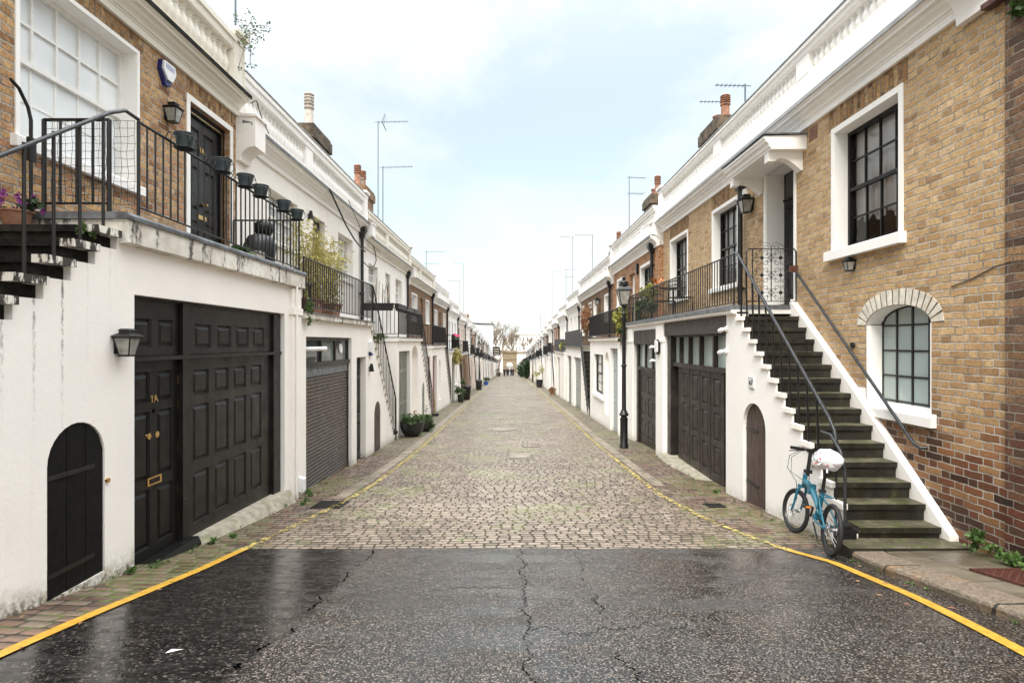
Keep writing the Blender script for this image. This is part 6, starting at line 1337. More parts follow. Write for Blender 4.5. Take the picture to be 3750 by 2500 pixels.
# carrier bag tied over the saddle
c = Mx @ Vector((0, .215, .905)); t = thing('carrier_bag', 'white plastic carrier bag with red print tied over the bicycle saddle', 'bag', tuple(c)); m = MB(); rings = []; rbg = random.Random(9)
for i in range(15):
    th = math.pi * i / 14; ring = []
    for j in range(28):
        ph = 2 * math.pi * j / 28; k = 1 + .13 * mnoise.noise(Vector((math.cos(ph) * 2.2, math.sin(ph) * 2.2, th * 2.5))) + .05 * math.sin(ph * 9 + th * 3) * math.sin(th); ring.append((c.x + .115 * k * math.sin(th) * math.cos(ph), c.y + .175 * k * math.sin(th) * math.sin(ph), c.z + .092 * k * math.cos(th) - (.02 if i > 9 else 0)))
    rings.append(ring)
m.loft(rings); part('bag_body', m, M['bag'], t, 50); m = MB(); m.tube([(c.x - .1, c.y - .03, c.z - .02), (c.x - .15, c.y - .04, c.z + .0), (c.x - .17, c.y - .05, c.z - .03), (c.x - .13, c.y - .05, c.z - .05), (c.x - .09, c.y - .03, c.z - .03)], .008, 6); m.tube([(c.x - .06, c.y - .08, c.z - .07), (c.x - .07, c.y - .1, c.z - .12)], .009, 5); part('handle_loop', m, M['bag'], t, 60)

# =================================================================== balcony and street plants
def bamboo(label, x, y, z, r, h, n, mat, name='bamboo', stems=14, group=None):
    t = thing(name, label, 'plant', (x, y, z), group); a = MB(); b = MB(); rn = random.Random(int(x * 100 + y * 10))
    for i in range(stems):
        bx, by = x + rn.uniform(-.25, .25) * r, y + rn.uniform(-.6, .6) * r; tx, ty = bx + rn.gauss(0, .5) * r, by + rn.gauss(0, .6) * r; th = h * rn.uniform(.6, 1.05)
        pts = [(bx, by, z), (bx + (tx - bx) * .35, by + (ty - by) * .35, z + th * .55), (tx, ty, z + th)]; a.tube(pts, [.008, .006, .003], 4)
        for k in range(n // stems):
            f = rn.random() ** .7; p = Vector(pts[0]).lerp(Vector(pts[1]), min(1, f / .5)) if f < .5 else Vector(pts[1]).lerp(Vector(pts[2]), (f - .5) / .5)
            leaves(b, p + Vector((rn.gauss(0, .09), rn.gauss(0, .12), rn.gauss(0, .05))), (.01, .01, .01), 1, .12, rn, 6.5, 1, .8)
    part('cane', a, M['bamb_stem'], t); part('foliage', b, mat, t); return t
for lb, y, x, h, r in (('big pale bamboo in a terracotta box behind the cream house railing', 10.6, -3.75, 1.45, .5), ('second pale bamboo nearer the stairs behind the cream house railing', 11.9, -3.8, 1.5, .5)):
    zz = .49
    t = thing('planter', 'terracotta planter box under ' + ('the big' if y < 11 else 'the second') + ' bamboo', 'planter', (x, y, zz), 'planters on the cream balcony'); m = MB(); m.loft([[(x - a, y - a * 1.4, zz + q), (x + a, y - a * 1.4, zz + q), (x + a, y + a * 1.4, zz + q), (x - a, y + a * 1.4, zz + q)] for a, q in ((.14, 0), (.18, .3), (.2, .3), (.2, .33), (.16, .33))]); part('box', m, M['terra'], t)
    bamboo(lb, x, y, zz + .3, r, h, 1500, M['bamboo'], group='bamboos on the cream balcony')
t = thing('trestle_table', 'dark timber table behind the cream house railing', 'table', (-3.8, 9.6, .49)); m = MB(); m.box(-3.5, -4.1, 9.1, 10.1, 1.0, 1.05); part('table_top', m, M['plank'], t)
for a in (9.15, 10.05):
    for b in (-3.55, -4.05): m = MB(); m.box(b - .025, b + .025, a - .025, a + .025, .49, 1.0); part('leg', m, M['plank'], t)
t = thing('ivy_clump', 'green creeper hanging where the brick house balcony meets the cream house', 'plant', (-3.2, 8.95, .6)); m = MB(); leaves(m, (-3.2, 8.98, .5), (.06, .12, .2), 300, .045, rp, 1.5); part('foliage', m, M['weed'], t)
t = thing('stair_fern', 'green fern growing at the top of the cream house stairs', 'plant', (-3.6, 15.2, .1)); m = MB(); leaves(m, (-3.55, 14.9, .12), (.3, .25, .1), 260, .09, rp, 2.6); part('foliage', m, M['weed'], t)
# planters at the corner of the third house
for lb, x, y, r, hh in (('big black bowl planter overflowing with greenery against the white house corner', -2.93, 16.9, .36, .44), ('smaller dark bowl planter behind the big black bowl', -2.75, 18.1, .28, .36)):
    z = G(y); t = thing('bowl_planter', lb, 'planter', (x, y, z), 'bowl planters on the cobbles'); m = MB(); m.lathe([(r * .5, 0), (r * .8, hh * .25), (r * .97, hh * .6), (r, hh), (r * .9, hh), (r * .85, hh * .8)], (x, y, z), 24); part('bowl', m, M['potb'], t, 40)
    q = MB(); leaves(q, (x, y, z + hh + .06), (r * 1.1, r * 1.2, .14), 700, .07, rp, 2.2); leaves(q, (x + r * .8, y - .1, z + hh - .1), (.15, .2, .25), 260, .07, rp, 2.5); part('foliage', q, M['leaf'], t)
    f = MB(); leaves(f, (x + .05, y + .1, z + hh + .3), (.04, .07, .14), 35, .05, rp, 2.2); part('flower', f, M['leafr'], t)
t = thing('grit_bag', 'black plastic sack lying on the bottom step of the cream house stairs', 'sack', (-3.5, 16.0, -2.5)); m = MB(); m.tube([(-3.6, 15.75, -2.42), (-3.45, 15.9, -2.45), (-3.3, 16.0, -2.5), (-3.2, 16.05, -2.52)], [.05, .12, .09, .04], 10); part('sack_body', m, M['potb'], t, 60)
t = thing('broom', 'yellow-handled brush leaning at the red door of the brick house', 'brush', (-3.1, 23.2, G(23))); m = MB(); m.tube([(-3.08, 23.2, G(23)), (-3.15, 23.3, G(23) + .95)], .02, 6); part('handle', m, M['leafy'], t); m = MB(); m.box(-3.2, -2.95, 23.15, 23.35, G(23), G(23) + .1); part('brush_head', m, M['potb'], t)
# trough planters on third house railing
for i, (xa, xb, ya, yb, lb) in enumerate(((-3.22, -3.34, 16.3, 17.6, 'long black trough on the third house railing, first along the street side'), (-3.22, -3.34, 17.75, 18.9, 'long black trough on the third house railing, second along the street side'), (-3.22, -3.34, 19.05, 20.1, 'long black trough on the third house railing, last before the stairs'), (-3.35, -4.2, 16.16, 16.3, 'long black trough across the near end of the third house railing'))):
    t = thing('window_box', lb, 'planter', ((xa + xb) / 2, (ya + yb) / 2, 1.0), 'troughs on the third house railing'); m = MB(); m.loft([[(min(xa, xb) + q, ya + q, z), (max(xa, xb) - q, ya + q, z), (max(xa, xb) - q, yb - q, z), (min(xa, xb) + q, yb - q, z)] for q, z in ((.03, .92), (0, 1.1), (-.015, 1.1), (-.015, 1.13), (.02, 1.13))]); part('trough', m, M['potb'], t)
t = thing('dry_plant', 'bare brown twigs standing in the trough at the near end of the third house balcony', 'plant', (-3.8, 16.25, 1.1)); m = MB()
for k in range(16): x = -3.75 + rp.uniform(-.22, .3); m.tube([(x, 16.23, 1.1), (x + rp.uniform(-.06, .06), 16.23 + rp.uniform(-.05, .05), 1.1 + rp.uniform(.25, .75))], .007, 4)
part('stem', m, M['bark'], t)
# right side balcony plants
rp2 = random.Random(33)
for lb, x, y, z, r, n, mt, sz in (('yellow-green climber spilling over the railing beside the lamp post', 3.25, 16.9, .65, (.18, .4, .4), 1100, 'leafy', .075), ('green leafy plant behind the far end of the number 67 railing', 3.6, 15.3, .9, (.2, .6, .3), 700, 'leaf', .08),
        ('bushy dry plant in a pot beside the orange flower on the balcony', 3.75, 15.6, 1.35, (.18, .3, .22), 420, 'leafy', .07), ('russet climber on the wall above the black fence boards', 4.05, 30.6, 1.25, (.14, 1.5, .65), 2600, 'leafr', .11), ('green plant peeping over the far black fence boards', 3.2, 35.4, -.1, (.2, .45, .25), 400, 'leafy', .1),
        ('ivy tuft hanging below the number 67 balcony by the lamp post', 3.22, 16.6, .15, (.08, .2, .22), 380, 'leafd', .06)):
    t = thing('balcony_shrub', lb, 'plant', (x, y, z), 'plants on the balconies'); m = MB(); leaves(m, (x, y, z), r, n, sz, rp2, 1.7); part('foliage', m, M[mt], t)
    m = MB()
    for k in range(5): m.tube([(x, y + rp2.uniform(-.3, .3) * r[1], z - r[2]), (x + rp2.uniform(-.5, .5) * r[0], y + rp2.uniform(-.7, .7) * r[1], z + r[2] * .6)], .008, 4)
    part('stem', m, M['bark'], t)
t = thing('paper_windmill', 'bright orange flower-shaped ornament above the number 67 balcony railing', 'ornament', (3.7, 14.4, 1.2)); m = MB()
for k in range(9): a = k * .7; m.add([(3.7, 14.4, 1.5), (3.7 + .1 * math.cos(a + .3), 14.4 + .1 * math.sin(a + .3), 1.58), (3.7 + .22 * math.cos(a), 14.4 + .22 * math.sin(a), 1.62 + .05 * (k % 2)), (3.7 + .1 * math.cos(a - .3), 14.4 + .1 * math.sin(a - .3), 1.56)], [(0, 1, 2, 3)])
part('petal', m, M['orange'], t); m = MB(); m.tube([(3.7, 14.4, .57), (3.7, 14.4, 1.5)], .012, 5); part('stem', m, M['iron'], t)
def chair(x, y, z, rot, label):
    t = thing('bistro_chair', label, 'chair', (x, y, z), 'bistro chairs on the number 67 balcony'); ca, sa = math.cos(rot), math.sin(rot)
    def w(a, b, c_): return (x + a * ca - b * sa, y + a * sa + b * ca, z + c_)
    for a, b in ((-.18, -.18), (.18, -.18), (-.18, .18), (.18, .18)): m = MB(); m.tube([w(a * 1.1, b * 1.1, 0), w(a, b, .44 if b < 0 else .85)], .01, 5); part('leg', m, M['iron'], t)
    m = MB(); m.add([w(-.2, -.2, .44), w(.2, -.2, .44), w(.2, .2, .44), w(-.2, .2, .44), w(-.2, -.2, .46), w(.2, -.2, .46), w(.2, .2, .46), w(-.2, .2, .46)], [(0, 3, 2, 1), (4, 5, 6, 7), (0, 1, 5, 4), (1, 2, 6, 5), (2, 3, 7, 6), (3, 0, 4, 7)]); part('seat', m, M['iron'], t)
    m = MB()
    for k in range(3): m.tube([w(-.18, .18, .62 + .09 * k), w(0, .21, .64 + .09 * k), w(.18, .18, .62 + .09 * k)], .012, 5)
    part('backrest', m, M['iron'], t); return t
chair(3.85, 12.9, .575, 2.2, 'black metal bistro chair nearer the porch on the number 67 balcony'); chair(3.8, 14.1, .575, .6, 'black metal bistro chair farther along the number 67 balcony')
t = thing('bistro_table', 'round black metal table between two chairs on the balcony', 'table', (3.85, 13.5, .575)); m = MB(); m.lathe([(.3, .7), (.3, .72)], (3.85, 13.5, .575), 20); part('table_top', m, M['iron'], t); m = MB(); m.tube([(3.85, 13.5, .575), (3.85, 13.5, 1.27)], .02, 8); m.lathe([(.18, 0), (.02, .05)], (3.85, 13.5, .575), 12); part('pedestal', m, M['iron'], t)
# street pots and bins farther along
def tub(label, x, y, r, h, mt, plant=None, pr=.3, ph=.5, cat='planter', name='plant_tub'):
    z = G(y); t = thing(name, label, cat, (x, y, z), 'tubs and bins along the mews'); m = MB(); m.lathe([(r * .75, 0), (r * .95, h), (r * 1.05, h), (r * 1.05, h * 1.06), (r * .9, h * 1.06), (r * .85, h * .9)], (x, y, z), 16); part('tub', m, M[mt], t, 40)
    if plant: q = MB(); leaves(q, (x, y, z + h + ph * .5), (pr, pr, ph * .55), 420, .11, rp2, 2); part('foliage', q, M[plant], t)
    else: q = MB(); q.lathe([(r * 1.08, h * 1.06), (r * .9, h * 1.16), (0, h * 1.2)], (x, y, z), 16); part('lid', q, M[mt], t, 40)
tub('leafy shrub in a dark pot by the pale pink wall', -2.85, 32.3, .2, .4, 'potb', 'leaf', .35, .8); tub('tapered grey plastic bin beside the leafy shrub', -2.7, 34.4, .3, .75, 'char', name='litter_bin', cat='bin')
tub('black plastic tub standing against the far cream wall', -2.75, 49.0, .3, .75, 'potb', name='litter_bin', cat='bin'); tub('small blue pot with a green plant near a grey box', -2.7, 62, .25, .35, 'blueb', 'leaf', .35, .6)
tub('black pot with a shrub at the foot of the bare street tree', -2.6, 118, .5, .8, 'potb', 'leafd', .6, .9); tub('dark cylindrical pot with a round yellow-green shrub on the bicycle side', 2.75, 55.0, .35, .7, 'potb', 'leafy', .65, 1.5)
tub('terracotta pot of russet leaves by the brown garage doors farther on', 2.95, 40.5, .2, .25, 'terra', 'leafr', .25, .3)
for lb, x, y, r, h in (('tall dark green clipped shrub beside the far cream houses', 2.75, 96, .75, 3.0), ('second dark green shrub behind the tall clipped one', 2.5, 112, 1.1, 2.6), ('third dark shrub closest to the stone arch', 2.4, 128, 1.0, 3.2)):
    z = G(y); t = thing('clipped_shrub', lb, 'shrub', (x, y, z), 'dark shrubs near the arch'); m = MB(); leaves(m, (x, y, z + h / 2), (r, r, h / 2), 1300, .28, rp2, 1.6, 60); part('foliage', m, M['leafd'], t); m = MB(); m.tube([(x, y, z), (x, y, z + h * .6)], .08, 6); part('trunk', m, M['bark'], t)
t = thing('hanging_plant', 'dry golden plant trailing from a balcony over the pink house door', 'plant', (-3.2, 33.0, -.5)); m = MB(); leaves(m, (-3.1, 32.6, -.75), (.25, .8, .45), 1300, .12, rp2, 3, 30, .6); part('foliage', m, M['bamboo'], t)
t = thing('trough_planter', 'green trough of red flowers on the balcony above the pale pink house', 'planter', (-3.2, 33.5, .3)); m = MB(); m.box(-3.1, -3.3, 31.6, 34.4, .18, .36); part('trough', m, M['leafd'], t); m = MB(); leaves(m, (-3.2, 33, .42), (.1, 1.2, .08), 160, .09, rp2, 1.5); part('flower', m, M['pinkf'], t)

# =================================================================== bare trees, arch, terrace and white gable
def bare_tree(label, x, y, z, h, seed, lean=(0, 0), r0=.28, pollard=True, spread=.5):
    rn = random.Random(seed); t = thing('bare_tree', label, 'tree', (x, y, z), 'leafless trees beyond the mews'); tr = MB(); cr = MB()
    def grow(p, d, L, r, k, mb):
        q = p + d * L + Vector((rn.gauss(0, .06), rn.gauss(0, .06), 0)) * L; mid = (p + q) / 2 + Vector((rn.gauss(0, .05), rn.gauss(0, .05), 0)) * L
        mb.tube([p, mid, q], [r, r * .85, r * .7], 6 if r > .05 else 4)
        if k == 0:
            if pollard: mb.lathe([(0, -.12), (.12, -.05), (.14, .05), (.05, .15)], tuple(q), 6)
            for i in range(9):
                e = q + Vector((rn.gauss(0, .4), rn.gauss(0, .4), abs(rn.gauss(.7, .3)))) * .95; mb.tube([q, e], .011, 3)
            return
        for i in range(2 if k > 3 else 3):
            dd = (d + Vector((rn.gauss(0, spread), rn.gauss(0, spread), rn.uniform(0, .35)))).normalized(); grow(q, dd, L * rn.uniform(.62, .85), r * .66, k - 1, cr)
    d0 = Vector((lean[0], lean[1], 1)).normalized(); grow(Vector((x, y, z)), d0, h * .3, r0, 4, tr); part('trunk', tr, M['bark'], t, 60); part('crown', cr, M['bark'], t); return t
bare_tree('slender leaning bare tree growing out of the pavement before the stone arch', -2.7, 116, G(116), 9, 4, (.14, 0), .2, False, .42)
bare_tree('tallest bare pollarded tree behind the stone arch', -3.2, 178, G(178) - .5, 16.5, 12, (0, 0), .4); bare_tree('bare pollarded tree centred behind the stone arch', 1.5, 182, G(182) - .5, 13.5, 23, (0, 0), .33)
bare_tree('bare pollarded tree by the white gable wall', -6.6, 172, G(172) - .5, 15, 31, (0, 0), .35); bare_tree('bare tree rising behind the far chimneys on the bicycle side', 15.5, 190, G(190) - .5, 16, 44, (0, 0), .35); bare_tree('leaning bare pollarded tree just left of the far white terrace', 3.6, 186, G(186) - .5, 13.5, 52, (.06, 0), .33)
ay, az = 168.0, G(168); t = thing('stone_archway', 'sandstone archway closing the far end of the mews', 'archway', (-.3, ay, az)); m = MB()
cx_ = -.4; hw = .95
m.box(-2.4, cx_ - hw, ay, ay + .9, az - .5, az + 5.9); m.box(cx_ + hw, 1.7, ay, ay + .9, az - .5, az + 5.9)
for i in range(14):
    a0, a1 = math.pi * i / 14, math.pi * (i + 1) / 14; xa, xb = cx_ + hw * math.cos(a1), cx_ + hw * math.cos(a0); za_, zb_ = az + 2.3 + .7 * math.sin(a1), az + 2.3 + .7 * math.sin(a0)
    m.add([(xa, ay, za_), (xb, ay, zb_), (xb, ay, az + 5.9), (xa, ay, az + 5.9), (xa, ay + .9, za_), (xb, ay + .9, zb_), (xb, ay + .9, az + 5.9), (xa, ay + .9, az + 5.9)], [(0, 1, 2, 3), (7, 6, 5, 4), (0, 4, 5, 1)])
part('arch_wall', m, M['sand'], t)
for xa, xb in ((-4.6, -2.4), (1.7, 4.6)): m = MB(); m.box(xa, xb, ay + .2, ay + .9, az - .5, az + 5.9); part('side_wall', m, M['white2'], t)
m = MB(); m.box(-4.7, 4.7, ay - .35, ay + 1.1, az + 5.9, az + 6.2); m.box(-2.5, 1.8, ay - .15, ay, az + 3.9, az + 4.15); m.box(-2.7, 2.0, ay - .25, ay + 1.0, az + 6.2, az + 6.5); part('entablature', m, M['sand'], t)
m = MB(); m.box(cx_ - hw, cx_ + hw, ay + .45, ay + .5, az - .4, az + 2.0); part('gate', m, M['leadl'], t)
def terrace(label, x0, x1, y, z0, h, fl, bays, seed):
    t = thing('terrace_house', label, 'building', ((x0 + x1) / 2, y, z0), 'tall buildings beyond the arch'); m = MB(); H = []
    fh = h / fl; bw = (x1 - x0) / bays; m.box(x0, x1, y, y + 10, z0, z0 + h)
    part('wall', m, M['chimp'], t); m = MB()
    for k in (1, 2, 3): m.box(x0 - .1, x1 + .1, y - .35, y, z0 + fh * k * fl / 4 + .1, z0 + fh * k * fl / 4 + .4)
    m.box(x0 - .2, x1 + .2, y - .6, y + 10.2, z0 + h, z0 + h + .4); part('cornice', m, M['trim'], t)
    for i in range(bays):
        for k in range(fl):
            xa = x0 + bw * (i + .3); za = z0 + fh * k + fh * .25; w = MB(); w.box(xa, xa + bw * .4, y - .03, y, za, za + fh * .5); ww = part('window', w, M['winw'], t); p = MB(); p.box(xa + .1, xa + bw * .4 - .1, y - .06, y - .03, za + .1, za + fh * .5 - .1); part('pane', p, M['paned' if (i * 7 + k * 3) % 4 else 'panem'], ww)
    return t
terrace('tall white stucco terrace beyond the stone arch', 1.2, 9.5, 205, G(205) - 1, 13.8, 4, 6, 1)
terrace('lower white stucco terrace half hidden behind the bare trees', -9.0, 1.0, 212, G(212) - 1, 12.2, 4, 7, 2)
t = thing('gable_house', 'tall plain white gable house standing above the cream row', 'house', (-5, 104.5, G(104))); m = MB(); m.box(-3.35, -10.5, 104.2, 110.9, G(112) - .5, 3.35); part('wall', m, M['chimp'], t)
m = MB(); m.prism([(-3.2, 3.35), (-10.8, 3.65), (-10.8, 3.85), (-3.2, 3.5)], 104.0, 111.1); part('roof', m, M['slate'], t)
for z in (-5.6, -3.2, -.7, 1.4):
    w = MB(); w.box(-3.33, -3.3, 106.2, 107.4, z, z + 1.4); ww = part('window', w, M['winw'], t); w = MB(); w.box(-3.3, -3.28, 106.3, 107.3, z + .1, z + 1.3); part('pane', w, M['paned'], ww)
t = thing('hanging_sign', 'dark framed sign board with pale lines hung from the far houses', 'sign', (-3.0, 104, .5)); m = MB(); m.box(-3.3, -2.0, 103.9, 104, -2.3, -.8 + .1); part('board', m, M['iron'], t); m = MB()
for k in range(3): m.box(-3.15, -2.15, 103.87, 103.9, -2.15 + .45 * k, -1.95 + .45 * k)
part('lettering', m, M['conc'], t)

# =================================================================== people far down the mews
def person(x, y, label, coat, legs, seed, rot=0):
    rn = random.Random(seed); z = G(y); t = thing('person', label, 'person', (x, y, z), 'people standing far down the mews'); ca, sa = math.cos(rot), math.sin(rot)
    V = [(0, 0, .95), (0, 0, 1.15), (0, 0, 1.38), (0, 0, 1.5), (0, -.01, 1.62), (0, 0, 1.74), (.09, 0, .92), (.1, .03, .5), (.11, .0, .06), (.11, -.12, .03), (-.09, 0, .92), (-.1, -.04, .5), (-.12, .02, .06), (-.12, -.1, .03), (.19, 0, 1.42), (.25, .02, 1.14), (.2, -.18, .98), (-.19, 0, 1.42), (-.25, .03, 1.14), (-.24, -.04, .88)]
    E = [(0, 1), (1, 2), (2, 3), (3, 4), (4, 5), (0, 6), (6, 7), (7, 8), (8, 9), (0, 10), (10, 11), (11, 12), (12, 13), (2, 14), (14, 15), (15, 16), (2, 17), (17, 18), (18, 19)]
    RR = [.14, .14, .16, .055, .1, .085, .1, .075, .05, .045, .1, .075, .05, .045, .065, .05, .04, .065, .05, .04]
    me = bpy.data.meshes.new('body'); me.from_pydata([(a * ca - b * sa, a * sa + b * ca, c_) for a, b, c_ in V], E, []); o = bpy.data.objects.new('body', me); COL.objects.link(o); o.parent = t; ORG[o] = ORG[t]
    md = o.modifiers.new('skin', 'SKIN'); sk = me.skin_vertices if hasattr(me, 'skin_vertices') and len(me.skin_vertices) else None
    if not me.skin_vertices: 
        bm_ = bpy.context; 
    L_ = me.skin_vertices[0].data if me.skin_vertices else None
    if L_:
        for i, r in enumerate(RR): L_[i].radius = (r, r * (.75 if i < 3 else 1))
        L_[0].use_root = True
    md.use_smooth_shade = True; o.modifiers.new('sub', 'SUBSURF').levels = 1; o.modifiers['sub'].render_levels = 1; me.materials.append(M['skin'])
    def cl(name, prof, mt):
        m = MB(); m.loft([[(x + (a * q) * ca - (b * q2) * sa, y + (a * q) * sa + (b * q2) * ca, z + zz) for a, b in [(math.cos(k * math.pi / 5), math.sin(k * math.pi / 5)) for k in range(10)]] for q, q2, zz in prof]); part(name, m, mt, t, 60)
    cl('coat', [(.2, .15, .82), (.21, .16, 1.1), (.23, .15, 1.38), (.19, .12, 1.47), (.08, .08, 1.52)], coat)
    for sx in (-1, 1):
        m = MB(); f = lambda a, b, c_: (x + a * ca - b * sa, y + a * sa + b * ca, z + c_); m.tube([f(sx * .09, 0, .9), f(sx * .1, sx * .03, .5), f(sx * .115, 0, .08)], [.12, .09, .075], 8); part('trouser_leg', m, legs, t, 60)
        m = MB(); m.tube([f(sx * .2, 0, 1.42), f(sx * .27, .02, 1.14), f(sx * .23, -.12, .98)], [.09, .075, .055], 8); part('sleeve', m, coat, t, 60)
    cl('hair', [(.07, .075, 1.66), (.1, .11, 1.72), (.09, .1, 1.8), (.04, .05, 1.84)], M['hair']); return t
for i, (x, y, lb) in enumerate(((-1.35, 119, 'person in a black coat walking by the wall, first of the group'), (-.62, 122, 'person in a dark jacket and jeans nearest the middle of the group'), (-.95, 131, 'person in dark clothes standing behind the others'), (.08, 124, 'person in a long black coat beside another at the end of the group'), (.5, 124.5, 'person in black clothes standing last in the group'))):
    person(x, y, lb, M['cloth1'], M['cloth1'] if i % 2 == 0 else M['cloth2'], i, rot=[.3, 2.8, 1.2, 3.3, .5][i])

# =================================================================== roofs: aerials and cables
aerial(6.0, 25.7, 4.2, 10.0, 0, .05, 'tallest lattice aerial mast with a bow reflector above the stained chimneys', -1); aerial(5.85, 26.0, 4.6, 8.05, 1, .05, 'shorter aerial standing against the tallest mast', -1)
aerial(6.1, 12.6, 4.0, 9.9, 1, -2.2, 'thin pale mast rising above the parapet of the brick house', -1)
aerial(6.0, 72, 1.0, 10.1, 1, 3.1, 'tall far aerial pointing its antenna back over the cream roofs', -1); aerial(6.1, 41, 3.0, 6.6, 2, .2, 'low wide aerial over the fourth stack of the cream row', -1); aerial(6.0, 66, 1.6, 7.2, 1, 3.0, 'slim far aerial behind the cream chimneys', -1)
aerial(6.3, 30.3, 3.0, 8.85, 2, .3, 'aerial with crossed antennas beside the sooty stack on the bicycle side', 1, 1.0); aerial(6.75, 18.2, 5.5, 7.75, 1, 3.05, 'aerial sprouting by the terracotta pot above number 67', 1, .7); aerial(6.3, 15.3, 4.9, 6.95, 1, 3.1, 'aerial just showing over the long white balustrade', 1, .8)
aerial(6.3, 44, 2.5, 8.35, 1, 3.0, 'tall thin aerial above the white parapet, nearer one of two'); aerial(6.3, 58, 2.0, 10.8, 1, 3.1, 'tallest thin mast over the far white chimneys'); aerial(6.3, 65, 1.0, 8.4, 2, .1, 'far T-shaped aerial over the bicycle side'); aerial(6.3, 87, 0.5, 10.9, 1, .1, 'farther slim mast over the bicycle side'); aerial(6.3, 121, -1, 6.1, 2, .1, 'farthest small aerial over the bicycle side')
def wire(label, pts, r=.012):
    t = thing('overhead_cable', label, 'cable', pts[0], 'cables slung along the white facades'); m = MB(); P_ = []
    for a, b in zip(pts, pts[1:]):
        for i in range(8): P_.append(Vector(a).lerp(Vector(b), i / 8))
    P_.append(Vector(pts[-1])); Q = [P_[0]] + [(P_[i - 1] + P_[i] * 2 + P_[i + 1]) / 4 for i in range(1, len(P_) - 1)] + [P_[-1]]; m.tube(Q, r, 5); part('cable', m, M['cable'], t)
wire('thick black cable swooping from the cream cornice to the downpipe', [(-4.02, 12.6, 3.4), (-4.0, 13.1, 3.15), (-4.0, 13.8, 2.85), (-4.02, 14.6, 2.66), (-4.05, 15.4, 2.56), (-4.1, 16.0, 2.56)], .02)
wire('looped black cable hanging below the white console past the downpipe', [(-3.95, 16.3, 2.8), (-3.93, 16.5, 2.6), (-3.93, 16.6, 2.4), (-3.97, 16.55, 2.25), (-4.03, 16.45, 2.17), (-4.1, 16.3, 2.18), (-4.17, 16.15, 2.28)], .014)
wire('bundle of thin cables drooping over the big white bracket', [(-4.03, 8.8, 3.7), (-3.97, 8.88, 3.78), (-3.96, 9.0, 3.6), (-4.0, 9.4, 3.45)], .008)
wire('thin cable slung from the cornice to the white console', [(-3.88, 13.6, 3.4), (-3.85, 15.0, 2.75), (-3.75, 16.4, 2.6)], .008)
for lb, s_, x, y, z in (('small dark spotlight high on the cream wall by the narrow black door', -1, UL, 12.0, 2.68), ('small dark spotlight on the cream wall between the door and the stair', -1, WL, 13.1, -.58)):
    t = thing('wall_spotlight', lb, 'wall lamp', (s_ * x, y, z), 'small wall spotlights'); m = MB(); m.lathe([(.03, .1), (.06, -.08), (.05, -.08), (.02, .08)], (s_ * (x - .06), y, z), 10); m.box(s_ * x, s_ * (x - .06), y - .015, y + .015, z, z + .03); part('shade', m, M['char'], t, 50)
t = thing('alarm_box', 'white hexagonal alarm box with navy base on the cream stair wall', 'alarm box', (-WL, 13.15, -.12), 'alarm boxes'); m = MB(); m.prismx([(13.03, .02), (13.2, .06), (13.3, 0), (13.3, -.2), (13.15, -.25), (13.03, -.2)], -WL, -(WL - .07)); part('front_cover', m, M['plasw'], t); m = MB(); m.prismx([(13.06, -.2), (13.28, -.2), (13.22, -.3), (13.1, -.3)], -WL, -(WL - .06)); part('strobe', m, M['blue'], t)
lantern('wall_lantern', 'dark lantern on the brown brick wall above the lamp-post railing', 1, 4.2, 26.9, 1.9, 1.1)
t = thing('wall_spotlight', 'dark oblong wall light on the orange brick between window and door', 'wall lamp', (4.2, 18.75, 2.4), 'small wall spotlights'); m = MB(); m.box(4.12, 4.2, 18.68, 18.82, 2.25, 2.6); part('shade', m, M['char'], t)

# =================================================================== camera, world, sun
cam = bpy.data.objects.new('camera', bpy.data.cameras.new('camera')); COL.objects.link(cam); S.camera = cam
cam.location = (0, 0, 0); cam.rotation_euler = (rad(90), 0, 0); cam.data.lens = 20.0; cam.data.sensor_width = 36; cam.data.shift_x = 4 / 3750; cam.data.shift_y = 5 / 3750; cam.data.clip_end = 2000; cam.data.clip_start = .05
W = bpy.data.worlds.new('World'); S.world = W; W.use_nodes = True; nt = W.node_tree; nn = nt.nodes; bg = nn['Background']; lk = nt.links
sky = nn.new('ShaderNodeTexSky'); sky.sky_type = 'NISHITA'; sky.sun_disc = False; sky.sun_elevation = rad(48); sky.sun_rotation = rad(200); sky.air_density = 1.2; sky.dust_density = 1.5
tc = nn.new('ShaderNodeTexCoord'); sx = nn.new('ShaderNodeSeparateXYZ'); lk.new(tc.outputs['Generated'], sx.inputs[0])
def wm(op, a, b=None, clamp=False):
    n_ = nn.new('ShaderNodeMath'); n_.operation = op; n_.use_clamp = clamp
    for i, v in enumerate((a, b)):
        if v is None: continue
        if isinstance(v, (int, float)): n_.inputs[i].default_value = v
        else: lk.new(v, n_.inputs[i])
    return n_.outputs[0]
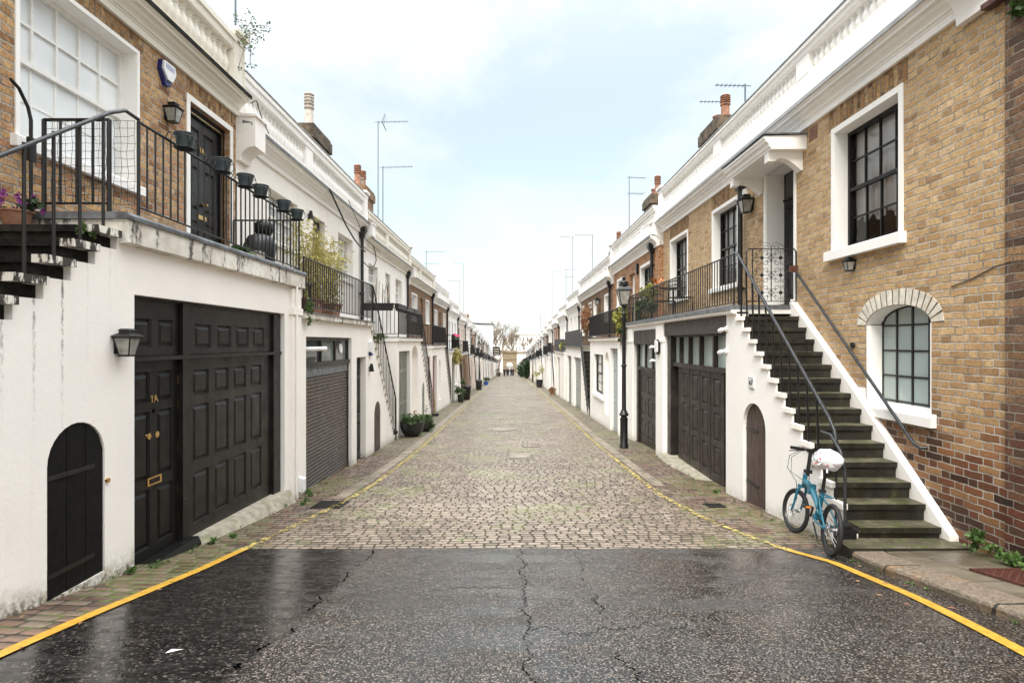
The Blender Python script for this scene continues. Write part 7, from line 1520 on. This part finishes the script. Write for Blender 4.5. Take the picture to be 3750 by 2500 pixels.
# clouds: noise over the sky direction projected on a cloud deck; overcast brighter overhead, exaggerated out of view to light walls and ground
zc = wm('ADD', wm('MAXIMUM', sx.outputs[2], 0.0), .22); cv = nn.new('ShaderNodeCombineXYZ'); lk.new(wm('DIVIDE', sx.outputs[0], zc), cv.inputs[0]); lk.new(wm('DIVIDE', sx.outputs[1], zc), cv.inputs[1])
n1 = nn.new('ShaderNodeTexNoise'); n1.inputs['Scale'].default_value = .85; n1.inputs['Detail'].default_value = 8; n1.inputs['Roughness'].default_value = .58; n1.inputs['Distortion'].default_value = .35; lk.new(cv.outputs[0], n1.inputs['Vector'])
mp = nn.new('ShaderNodeMapping'); mp.inputs['Location'].default_value = (1.1, .2, 0); lk.new(cv.outputs[0], mp.inputs[0]); lk.new(mp.outputs[0], n1.inputs['Vector'])
rp_ = nn.new('ShaderNodeValToRGB'); lk.new(n1.outputs['Fac'], rp_.inputs[0]); rp_.color_ramp.elements[0].position = .38; rp_.color_ramp.elements[0].color = (.42, .42, .42, 1); rp_.color_ramp.elements[1].position = .61; rp_.color_ramp.elements[1].color = (1, 1, 1, 1)
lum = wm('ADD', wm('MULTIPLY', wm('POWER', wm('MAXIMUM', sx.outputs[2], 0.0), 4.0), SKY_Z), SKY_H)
skm = nn.new('ShaderNodeMix'); skm.data_type = 'RGBA'; skm.blend_type = 'MULTIPLY'; skm.inputs[0].default_value = 1; lk.new(sky.outputs[0], skm.inputs[6]); skm.inputs[7].default_value = (1.18, 1.2, 1.03, 1)
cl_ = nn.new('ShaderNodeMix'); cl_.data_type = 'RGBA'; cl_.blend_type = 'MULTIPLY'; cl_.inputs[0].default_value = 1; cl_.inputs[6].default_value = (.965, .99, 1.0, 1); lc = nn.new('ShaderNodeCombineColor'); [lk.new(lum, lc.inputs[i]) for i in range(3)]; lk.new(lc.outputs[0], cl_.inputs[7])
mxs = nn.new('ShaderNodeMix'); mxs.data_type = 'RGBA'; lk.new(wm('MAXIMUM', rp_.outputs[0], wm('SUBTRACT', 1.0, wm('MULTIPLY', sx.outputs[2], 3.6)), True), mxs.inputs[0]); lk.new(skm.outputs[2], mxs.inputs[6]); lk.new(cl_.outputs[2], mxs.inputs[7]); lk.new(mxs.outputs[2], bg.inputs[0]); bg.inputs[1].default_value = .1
sun = bpy.data.objects.new('sun', bpy.data.lights.new('sun', 'SUN')); COL.objects.link(sun); sun.data.energy = 1.5; sun.data.angle = rad(18); sun.data.color = (1, .95, .87)
el, azm = rad(48), rad(200); d = Vector((math.sin(azm) * math.cos(el), math.cos(azm) * math.cos(el), math.sin(el))); sun.rotation_euler = d.to_track_quat('Z', 'Y').to_euler(); sun.location = (0, -5, 20)
S.view_settings.view_transform = 'Standard'; S.view_settings.look = 'None'; S.view_settings.gamma = 1; S.view_settings.use_curve_mapping = False; S.view_settings.exposure = EXPO
S.cycles.max_bounces = 7; S.cycles.diffuse_bounces = 4; S.cycles.glossy_bounces = 3; S.cycles.transparent_max_bounces = 16; S.cycles.use_denoising = True; S.cycles.sample_clamp_indirect = 8
